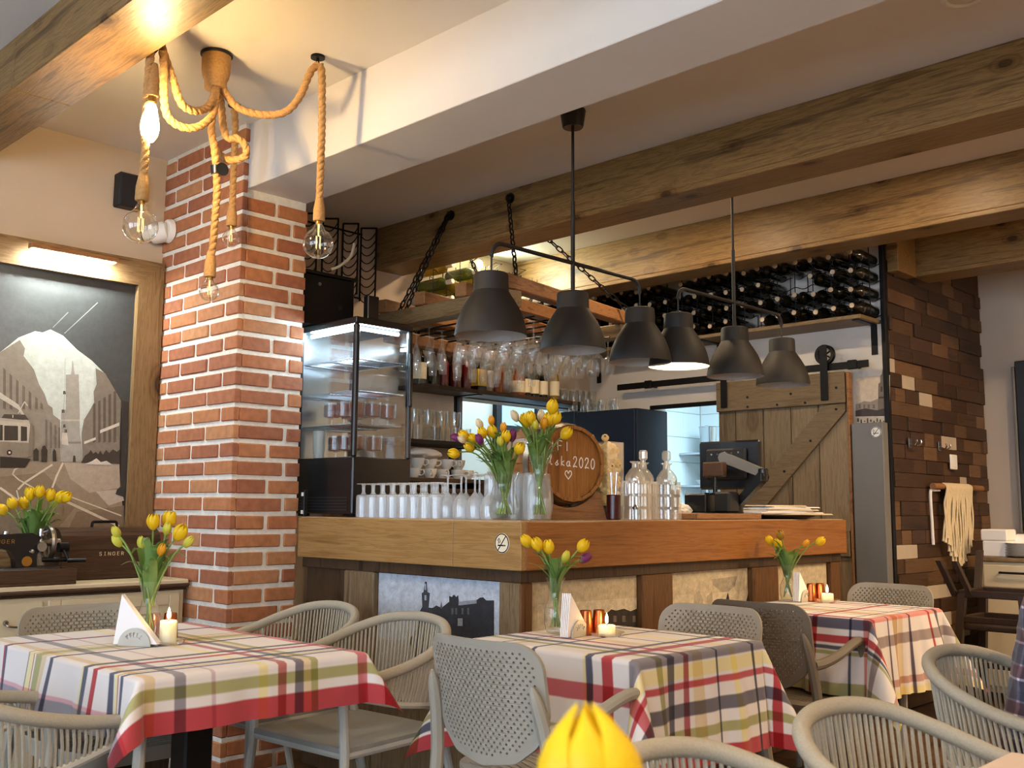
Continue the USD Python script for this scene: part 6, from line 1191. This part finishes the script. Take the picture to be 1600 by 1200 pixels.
part('body', box(-3.03, -2.90, 4.36, 4.50, CT + .03, CT + .125, .006), 'black_plastic', tp, world=True); part('body', box(-2.86, -2.77, 4.37, 4.47, CT + .03, CT + .135, .01), 'black_matt', tp, world=True); part('base', box(-3.06, -2.75, 4.34, 4.475, CT + .0285, CT + .031, .001), 'black_matt', tp, world=True); part('paper_slot', box(-3.05, -3.03, 4.38, 4.45, CT + .032, CT + .075, .004), 'porcelain', tp, world=True)
dp = thing('customer_display', 'small dark brown customer display on a black pole in front of the till monitor', 'display', (-2.90, 4.40, CT)); part('pole', mv(cyl(.012, .13, .21, 12), -2.885, 4.425, CT), 'black_plastic', dp, world=True); part('pole_foot', mv(cyl(.03, .1255, .131, 16), -2.915, 4.425, CT), 'black_plastic', dp, world=True); part('housing', box(-2.945, -2.825, 4.40, 4.445, CT + .21, CT + .285, .006), 'tray_brown', dp, world=True)
pn = thing('folded_napkins', 'pile of folded pale napkins on a dark plate at the right counter end', 'napkins', (-2.80, 4.84, CT)); rn = random.Random(2)
for k in range(7):
    z = CT + .022 + k * .0072; a, b = 4.50 + rn.uniform(0, .10) + .012 * k, 5.16 + rn.uniform(-.10, .10) - .02 * k
    part('napkin', rot(hull([(x, y, zz) for x in (-2.90, -2.69) for y, zz in ((a, z), (a, z + .0065), (b, z), (b - .02, z + .0065))]), rn.uniform(-4, 4), (0, 0, 1), (-2.8, 4.84, 0)), 'napkin' if k % 3 else 'cotton_cord', pn, world=True, smooth=False)
pl_ = single_at('plate', lathe([(0, .004), (.16, .0), (.20, .012), (.205, .018), (.20, .018), (.16, .006), (0, .006)], 36), 'black_matt', 'dark round plate under the pile of folded pale napkins', 'plate', (-2.80, 4.86, CT + .002))
pg = thing('stone_pig', 'small clear glass figure behind the folded napkins', 'figure', (-2.95, 4.95, CT)) if 0 else None

# ---------------------------------------------------------------- barn door
bd = thing('barn_door', 'sliding barn door of grey brown boards with a diagonal brace', 'door', (-3.39, 6.0, 0)); DY0, DY1 = 5.985, 6.015
ed = [-3.867, -3.733, -3.522, -3.319, -3.126, -2.923]
part('backing_board', box(-3.862, -2.93, DY1 + .001, DY1 + .008, .03, 2.03), plain('seam_wood', 'c9a56c', .6), bd, world=True)
for a, b in zip(ed, ed[1:]): part('board', box(a + .0025, b - .0025, DY0, DY1, .02, 2.04, .004), 'barn_board', bd, world=True)
part('top_rail', box(-3.867, -2.93, DY0 - .025, DY0 - .001, 1.845, 2.045, .004), 'barn_brace', bd, world=True); part('mid_rail', box(-3.867, -2.93, DY0 - .025, DY0 - .001, .90, 1.06, .004), 'barn_brace', bd, world=True); part('bottom_rail', box(-3.867, -2.93, DY0 - .025, DY0 - .001, .03, .2, .004), 'barn_brace', bd, world=True)
def brace(a, b, w):
    a, b = np.array(a), np.array(b); t = (b - a) / np.linalg.norm(b - a); n = np.array((-t[1], t[0])) * w / 2; return to_plane(extr(Polygon([a - n, b - n, b + n, a + n]).intersection(sbox(-3.866, .2, -2.932, 1.843)).intersection(sbox(-3.866, 1.062, -2.932, 1.843)), .022), (0, DY0 - .001, 0), (1, 0, 0), (0, 0, 1))
part('brace', brace((-3.80, 1.0), (-2.90, 1.925), .135), 'barn_brace', bd, world=True)
part('edge_strip', box(-2.922, -2.905, DY0 - .02, DY1, .02, 2.04, .003), 'rack_wood', bd, label='wooden door edge with orange light put into its colour', world=True)  # lighter wood paints the orange light on the door edge
for x, z in ((-3.80, 1.94), (-3.62, 1.93), (-3.30, 1.93), (-2.985, 1.945), (-3.62, 1.865), (-3.4, 1.865), (-3.2, 1.865), (-2.99, 1.81), (-3.17, 1.62), (-3.36, 1.43)): part('bolt', mv(rot(cyl(.008, 0, .005, 10), 90, (1, 0, 0)), x, DY0 - .024, z), 'black_steel', bd, world=True)
tr = thing('door_rail', 'black steel sliding rail with roller wheels above the barn door', 'rail', (-3.75, 6.0, 2.085))
part('rail', box(-4.74, -2.775, 5.972, 5.980, 2.06, 2.105, .002), 'black_steel', tr, world=True)
for x in (-4.45, -3.6, -2.88): part('standoff', mv(rot(cyl(.018, 0, YB - 5.981, 14), 90, (1, 0, 0)), x, YB - .0005, 2.083), 'black_steel', tr, world=True)
for x in (-4.45, -2.88): part('stop', box(x - .03, x + .03, 5.960, 5.982, 2.054, 2.112, .004), 'black_steel', tr, world=True)
for x in (-3.062, -3.80):
    w_ = part('wheel', mv(rot(lathe([(.045, -.014), (.064, -.016), (.056, -.006), (.056, .006), (.064, .016), (.045, .014), (.045, -.014)], 32), 90, (1, 0, 0)), x, 5.976, 2.163), 'black_steel', tr, world=True); part('spoke', [mv(rot(box(-.004, .004, -.006, .006, -.05, .05), 60 * k, (0, 1, 0)), x, 5.976, 2.163) for k in range(3)], 'black_steel', w_, world=True)
    part('hanger', [box(x - .025, x + .025, 5.948, 5.956, 1.87, 2.22, .003), mv(rot(cyl(.013, 0, .03, 12), 90, (1, 0, 0)), x, 5.975, 2.163)], 'black_steel', tr, world=True)
gp = thing('grey_panel', 'tall plain grey cupboard side right of the barn door', 'panel', (-2.80, 6.03, 0)); part('panel', box(-2.895, -2.695, 5.962, YB - .035, 0, 1.715, .004), 'grey_panel', gp, world=True); part('edge', box(-2.897, -2.893, 5.965, YB - .036, 0, 1.712), 'dark_frame', gp, world=True)
no_smoking('round silver no smoking sticker on the grey cupboard side', (-2.738, 5.962, 1.655), ex, ez, .034, True)
# kitchen bits seen through the doorway
ks = thing('kitchen_shelf', 'steel kitchen shelf seen through the doorway', 'shelf', (-5.3, 8.65, 1.74))
for z in (1.72, 1.40): part('board', box(KX + .02, -4.4, 8.45, 8.83, z, z + .02, .002), 'steel', ks, world=True)
for x in (-5.62, -4.5): part('upright', box(x, x + .025, 8.46, 8.485, 0, 2.0), 'steel', ks, world=True)
sbk = thing('steel_bucket', 'polished steel bucket on the kitchen shelf behind the doorway', 'bucket', (-5.66, 8.62, 1.741)); part('body', lathe([(0, 0), (.09, 0), (.115, .25), (.12, .255), (.112, .25), (.088, .005)], 26), 'steel', sbk)
for k in range(3):
    t_ = thing('white_dish', 'white dish number %s from the left on the lower kitchen shelf' % ('one', 'two', 'three')[k], 'dish', (-5.72 + k * .3, 8.6, 1.4205)); part('bowl', lathe([(0, .004), (.05, 0), (.1, .05), (.097, .05), (.05, .006)], 20), 'porcelain', t_)
kt_ = thing('kitchen_table', 'steel kitchen work table below the shelf', 'table', (-5.1, 7.6, 0)); part('top', box(KX + .02, -4.5, 7.9, 8.44, 1.0, 1.04, .003), 'steel', kt_, world=True); part('leg', [box(x, x + .04, y, y + .04, 0, 1.0) for x in (KX + .05, -4.56) for y in (7.92, 8.36)], 'steel', kt_, world=True)

# ---------------------------------------------------------------- right hand side
MX = XM + .027
ma = thing('macrame_hanging', 'cream macrame wall hanging on a wooden stick on the dark mosaic wall', 'wall hanging', (MX, 6.95, 1.34)); rm_ = random.Random(6)
part('stick', mv(rot(tube(smooth_path([(0, -.42, 0), (0, 0, .004), (0, .42, 0)], 6), .020, 12), 0), MX + .03, 6.975, 1.340), 'rack_wood', ma, world=True); part('nail', [rod((XM, y, 1.345), (MX + .035, y, 1.345), .004, 6) for y in (6.75, 7.2)], 'black_steel', ma, world=True)
for k in range(36):
    y = 6.715 + k * .0123; L = .30 + .12 * math.sin(PI * k / 35) + rm_.uniform(-.03, .03) + (.03 if k > 10 else 0); a = rm_.uniform(0, 6.28); P = [(MX + .030, y, 1.362), (MX + .055, y, 1.345), (MX + .052, y, 1.30)] + [(MX + .045 + .008 * math.sin(a + 3 * u), y + .02 * (k - 17) / 17 * u - .03 * u + .012 * math.sin(a + 4 * u) * u, 1.30 - L * u) for u in np.linspace(.2, 1, 6)]
    part('cord', tube(smooth_path(P, 3), .0062, 6, scale=np.concatenate([np.ones(22), np.linspace(1, 1.7, 3)])[:len(smooth_path(P, 3))] if len(smooth_path(P, 3)) == 25 else None), 'cotton_cord', ma, world=True)
hd = single('white_strip', tube(smooth_path([(MX + .012, 6.70, 1.318), (MX + .012, 6.62, 1.315), (MX + .012, 6.56, 1.30), (MX + .012, 6.565, 1.1), (MX + .012, 6.57, .97)], 6), .010, 8), 'paper_white', 'thin white strip hanging left of the macrame on the mosaic wall', 'strip')
for i, y in enumerate((6.30, 6.76)):
    hk = thing('coat_hook', 'silver double coat hook on the mosaic wall, %s one' % ('left', 'right')[i], 'hook', (MX, y, 1.60)); part('plate', box(MX, MX + .006, y - .02, y + .02, 1.575, 1.635, .002), 'steel', hk, world=True)
    for s in (-1, 1): part('prong', tube(smooth_path([(MX + .006, y + s * .006, 1.60), (MX + .04, y + s * .02, 1.585), (MX + .06, y + s * .03, 1.60), (MX + .058, y + s * .032, 1.62)], 5), .005, 8), 'steel', hk, world=True)
sw = thing('light_switch', 'square white switch plate on the mosaic wall', 'switch', (MX, 6.98, 1.51)); part('plate', box(MX, MX + .010, 6.92, 7.035, 1.46, 1.56, .004), 'white_plastic', sw, world=True); part('rocker', box(MX + .010, MX + .014, 6.94, 7.015, 1.475, 1.545, .003), 'porcelain', sw, world=True)
tv = thing('dark_door_frame', 'tall dark panel with a pale edge on the end wall at the right picture edge', 'panel', (-2.1, YE, 1.05)); part('panel', box(-2.455, -1.6, YE - .05, YE - .001, 1.05, 2.24, .006), 'dark_frame', tv, world=True); part('side_edge', box(-2.475, -2.457, YE - .055, YE - .001, 1.03, 2.2, .003), 'grey_panel', tv, world=True)
kc = thing('drawer_cabinet', 'pale wood drawer cabinet with a black handle by the end wall', 'cabinet', (-2.1, 6.95, 0)); K0, K1 = -2.49, -1.45
part('body', box(K0, K1, 6.87, 7.40, .05, .865, .004), 'cream_paint', kc, world=True); part('top', box(K0 - .02, K1 + .02, 6.85, 7.42, .866, .893, .004), 'shelf_wood', kc, world=True)
dr_ = part('drawer', box(K0 + .02, -1.98, 6.852, 6.869, .705, .845, .005), 'cream_paint', kc, world=True); part('handle', [tube(smooth_path([(-2.36, 6.852, .80), (-2.355, 6.83, .80), (-2.25, 6.826, .80), (-2.145, 6.83, .80), (-2.14, 6.852, .80)], 4), .007, 8)], 'black_steel', dr_, world=True)
part('drawer', box(-1.965, K1 - .02, 6.852, 6.869, .705, .845, .005), 'cream_paint', kc, world=True)
for a, b in ((K0 + .02, -1.98), (-1.965, K1 - .02)): part('door', box(a, b, 6.852, 6.869, .09, .685, .005), 'cream_paint', kc, world=True)
ZK = .8935
bx_ = thing('white_box', 'white folded box, the larger lower left one on the drawer cabinet', 'box', (-2.42, 7.0, ZK)); part('carton', box(-2.49, -2.34, 6.92, 7.09, ZK, ZK + .10, .006), 'paper_white', bx_, world=True)
bx2 = thing('white_box', 'white folded box stacked on top at the left of the drawer cabinet', 'box', (-2.42, 7.0, ZK + .101)); part('carton', box(-2.50, -2.335, 6.92, 7.09, ZK + .101, ZK + .175, .008), 'paper_white', bx2, world=True)
bx3 = thing('towel_roll', 'small white towel between the boxes and the black bag', 'towel', (-2.26, 7.05, ZK)); part('roll', mv(rot(cyl(.055, -.10, .10, 22, b=.012), 90, (0, 1, 0)), -2.25, 7.12, ZK + .09), 'napkin', bx3, world=True); part('support', box(-2.34, -2.17, 7.09, 7.15, ZK, ZK + .036), 'napkin', bx3, world=True)
pa = single_at('plate', lathe([(0, .003), (.08, 0), (.13, .012), (.135, .016), (.13, .016), (.08, .005), (0, .006)], 30), 'porcelain', 'white plate, lowest in the pile on the drawer cabinet', 'plate', (-2.24, 6.99, ZK), group='plates piled on the drawer cabinet')
for k in range(1, 9): copy(pa, (-2.24, 6.99, ZK + .0095 * k), 0, 'white plate, %s in the pile on the drawer cabinet' % ordn(k, 'from the bottom'))
bg = thing('black_bag', 'black bag lying on the drawer cabinet behind the plates', 'bag', (-2.0, 7.12, ZK)); part('bag', rot(box(-2.17, -1.80, 7.12, 7.30, ZK, ZK + .17, .05), 3, (0, 0, 1), (-2, 7.2, 0)), 'black_matt', bg, world=True); part('flap', box(-2.18, -1.82, 7.105, 7.13, ZK + .10, ZK + .172, .01), 'black_matt', bg, world=True)
jr2 = thing('brown_jar', 'brown glass jar right of the plate pile on the drawer cabinet', 'jar', (-2.06, 6.98, ZK)); part('glass', lathe([(0, 0), (.04, 0), (.042, .09), (.036, .10), (0, .10)], 20), 'bottle_amber', jr2)
# child's high chair
hc = thing('high_chair', 'dark wooden high chair in front of the drawer cabinet', 'high chair', (-2.1, 6.1, 0), 0)
for x, y, dx, dy in ((-2.28, 6.0, -.06, -.06), (-1.96, 6.0, .06, -.06), (-2.28, 6.32, -.06, .06), (-1.96, 6.32, .06, .06)): part('leg', hull([(x + a + (dx if z == 0 else 0), y + b + (dy if z == 0 else 0), z) for a in (-.02, .02) for b in (-.02, .02) for z in (0, .72)]), 'chair_dark', hc, world=True)
for z, w in ((.70, .04), (.56, .035), (.32, .03)): part('rung', [box(-2.30, -1.94, 5.985, 6.01, z, z + w, .004), box(-2.30, -1.94, 6.31, 6.335, z, z + w, .004), box(-2.30, -2.275, 6.01, 6.31, z, z + w, .004), box(-1.965, -1.94, 6.01, 6.31, z, z + w, .004)], 'chair_dark', hc, world=True)
part('seat', box(-2.29, -1.95, 5.99, 6.33, .52, .545, .006), 'chair_dark', hc, world=True)
for x in (-2.30,): part('back_post', hull([(x + a + s, y + b, z) for a in (-.016, .016) for b in (-.02, .02) for (s, y, z) in ((0, 6.28, .72), (-.02, 6.40, .95))]), 'chair_dark', hc, world=True)
for x in (-2.36, -2.27): part('back_post', hull([(x + a + s, y + b, z) for a in (-.014, .014) for b in (-.02, .02) for (s, y, z) in ((0.04, 6.0, .70), (-.03, 5.96, .90))]), 'chair_dark', hc, world=True)

# ---------------------------------------------------------------- the seated guest at the right edge
def blob(chain, res=.016, it=12):
    ms = []
    for (a, ra), (b, rb) in chain:
        ms.append(m3.Manifold.batch_hull([m3.Manifold.sphere(ra, 20).translate(tuple(a)), m3.Manifold.sphere(rb, 20).translate(tuple(b))]))
    m = m3.Manifold.batch_boolean(ms, m3.OpType.Add).refine_to_length(res).to_mesh(); t = trimesh.Trimesh(m.vert_properties[:, :3], m.tri_verts, process=True); trimesh.smoothing.filter_taubin(t, iterations=it); return t
pe = thing('person', 'person in a dark plaid shirt seated at the right picture edge, seen from behind', 'person', (-.905, 3.02, 0)); Y0 = 3.02
def arm(s): return [((-.81, Y0 + s * .20, .955), .062), ((-.80, Y0 + s * .245, .70), .048), ((-.58, Y0 + s * .17, .625), .034)]
tor = [(((-.905, Y0 - .10, .56), .125), ((-.905, Y0 + .10, .56), .125)), (((-.905, Y0 - .09, .56), .12), ((-.84, Y0 - .10, .80), .125)), (((-.905, Y0 + .09, .56), .12), ((-.84, Y0 + .10, .80), .125)), (((-.84, Y0 - .10, .80), .125), ((-.85, Y0 - .15, .94), .075)), (((-.84, Y0 + .10, .80), .125), ((-.85, Y0 + .15, .94), .075)), (((-.84, Y0 - .1, .8), .125), ((-.84, Y0 + .1, .8), .125)), (((-.85, Y0 - .15, .94), .075), ((-.85, Y0 + .15, .94), .075))]
ch = list(tor) + [(((-.85, Y0, .96), .062), ((-.82, Y0, 1.06), .055)), (((-.80, Y0, 1.14), .088), ((-.785, Y0, 1.19), .094)), (((-.78, Y0, 1.10), .060), ((-.745, Y0, 1.07), .038)), (((-.70, Y0, 1.135), .013), ((-.712, Y0, 1.165), .010))]
for s in (-1, 1):
    A_ = arm(s); ch += list(zip(A_, A_[1:])); ch += [(((-.90, Y0 + s * .09, .55), .092), ((-.52, Y0 + s * .11, .56), .062)), (((-.52, Y0 + s * .11, .56), .06), ((-.50, Y0 + s * .11, .09), .042)), (((-.50, Y0 + s * .11, .06), .042), ((-.36, Y0 + s * .12, .04), .034)), (((-.79, Y0 + s * .09, 1.15), .014), ((-.79, Y0 + s * .094, 1.18), .012))]
    ch += [(((-.575, Y0 + s * .168, .624), .032), ((-.52, Y0 + s * .150, .622), .030))]
body = blob(ch, .014, 10); part('body', body, 'skin', pe, world=True, smooth=True)
for s in (-1, 1):
    fg = []
    for k in range(4):
        y = Y0 + s * .150 + (k - 1.5) * .017; l = (.030, .036, .034, .026)[k]; fg += [(((-.505, y, .630), .0092), ((-.505 + l, y, .636), .0086)), (((-.505 + l, y, .636), .0086), ((-.505 + 1.7 * l, y, .618), .0078))]
    fg += [(((-.545, Y0 + s * .150 - s * .03, .628), .011), ((-.515, Y0 + s * .150 - s * .048, .626), .0095)), (((-.515, Y0 + s * .150 - s * .048, .626), .0095), ((-.49, Y0 + s * .150 - s * .045, .620), .0085))]
    part('fingers', blob(fg, .004, 6), 'skin', pe, world=True, smooth=True)
grow = lambda c, e: [((a, ra + e), (b, rb + e)) for (a, ra), (b, rb) in c]
shc = grow(tor, .013)
for s in (-1, 1): A_ = arm(s); shc += grow(list(zip(A_, A_[1:])), .012)
shirt = blob(shc, .013, 6); v = np.array(shirt.vertices); v += (np.array(shirt.vertex_normals)) * ((meshkit.fbm(v * 13, 4, 3) - .5) * .022)[:, None]
M('plaid_shirt', {'t': ('geometry', {}), 's': ('separate_xyz', {}), 'a': ('math', {'math_type': 'multiply', 'value2': 11.0}), 'b': ('math', {'math_type': 'multiply', 'value2': 9.0}), 'fa': ('math', {'math_type': 'fraction'}), 'fb': ('math', {'math_type': 'fraction'}),
   'ra': ('rgb_ramp', {'ramp': [(0, srgb('5a5f78')), (.28, srgb('5a5f78')), (.30, srgb('e8e4ea')), (.35, srgb('e8e4ea')), (.37, srgb('6d4a58')), (.68, srgb('6d4a58')), (.70, srgb('9a93a0')), (.74, srgb('9a93a0')), (.76, srgb('4c5268')), (1, srgb('4c5268'))]}), 'rb': ('rgb_ramp', {'ramp': [(0, srgb('767a92')), (.3, srgb('767a92')), (.32, srgb('f2eef2')), (.37, srgb('f2eef2')), (.39, srgb('7d6470')), (.8, srgb('7d6470')), (.82, srgb('b8b2bc')), (.86, srgb('b8b2bc')), (.88, srgb('767a92'))]}),
   'x': ('mix', {'mix_type': 'multiply', 'fac': .85}), 'p': ('principled_bsdf', {'roughness': .9, 'sheen_weight': .2})},
  [('t.position', 's.vector'), ('s.z', 'a.value1'), ('s.y', 'b.value1'), ('a.value', 'fa.value1'), ('b.value', 'fb.value1'), ('fa.value', 'ra.fac'), ('fb.value', 'rb.fac'), ('ra.color', 'x.color1'), ('rb.color', 'x.color2'), ('x.color', 'p.base_color')])
part('shirt', tm(v, shirt.faces), 'plaid_shirt', pe, world=True, smooth=True)
tr_ = [(((-.905, Y0 - .09, .545), .118), ((-.905, Y0 + .09, .545), .118))]
for s in (-1, 1): tr_ += [(((-.90, Y0 + s * .09, .55), .102), ((-.52, Y0 + s * .11, .56), .074)), (((-.52, Y0 + s * .11, .56), .074), ((-.50, Y0 + s * .11, .12), .058))]
part('trousers', blob(tr_, .016, 6), 'dark_cabinet' if 0 else 'cushion_dark', pe, world=True, smooth=True)
for s in (-1, 1): part('shoe', blob([(((-.51, Y0 + s * .11, .048), .047), ((-.37, Y0 + s * .12, .042), .041))], .012, 4), 'black_matt', pe, world=True, smooth=True)
part('hair', blob([(((-.815, Y0, 1.16), .098), ((-.795, Y0, 1.205), .097)), (((-.85, Y0 - .03, 1.11), .05), ((-.85, Y0 + .03, 1.11), .05))], .012, 6), 'hair_brown', pe, world=True, smooth=True)
for s in (-1, 1): part('eye', mv(trimesh.creation.icosphere(2, .010), -.705, Y0 + s * .032, 1.165), 'porcelain', pe, world=True, smooth=True)
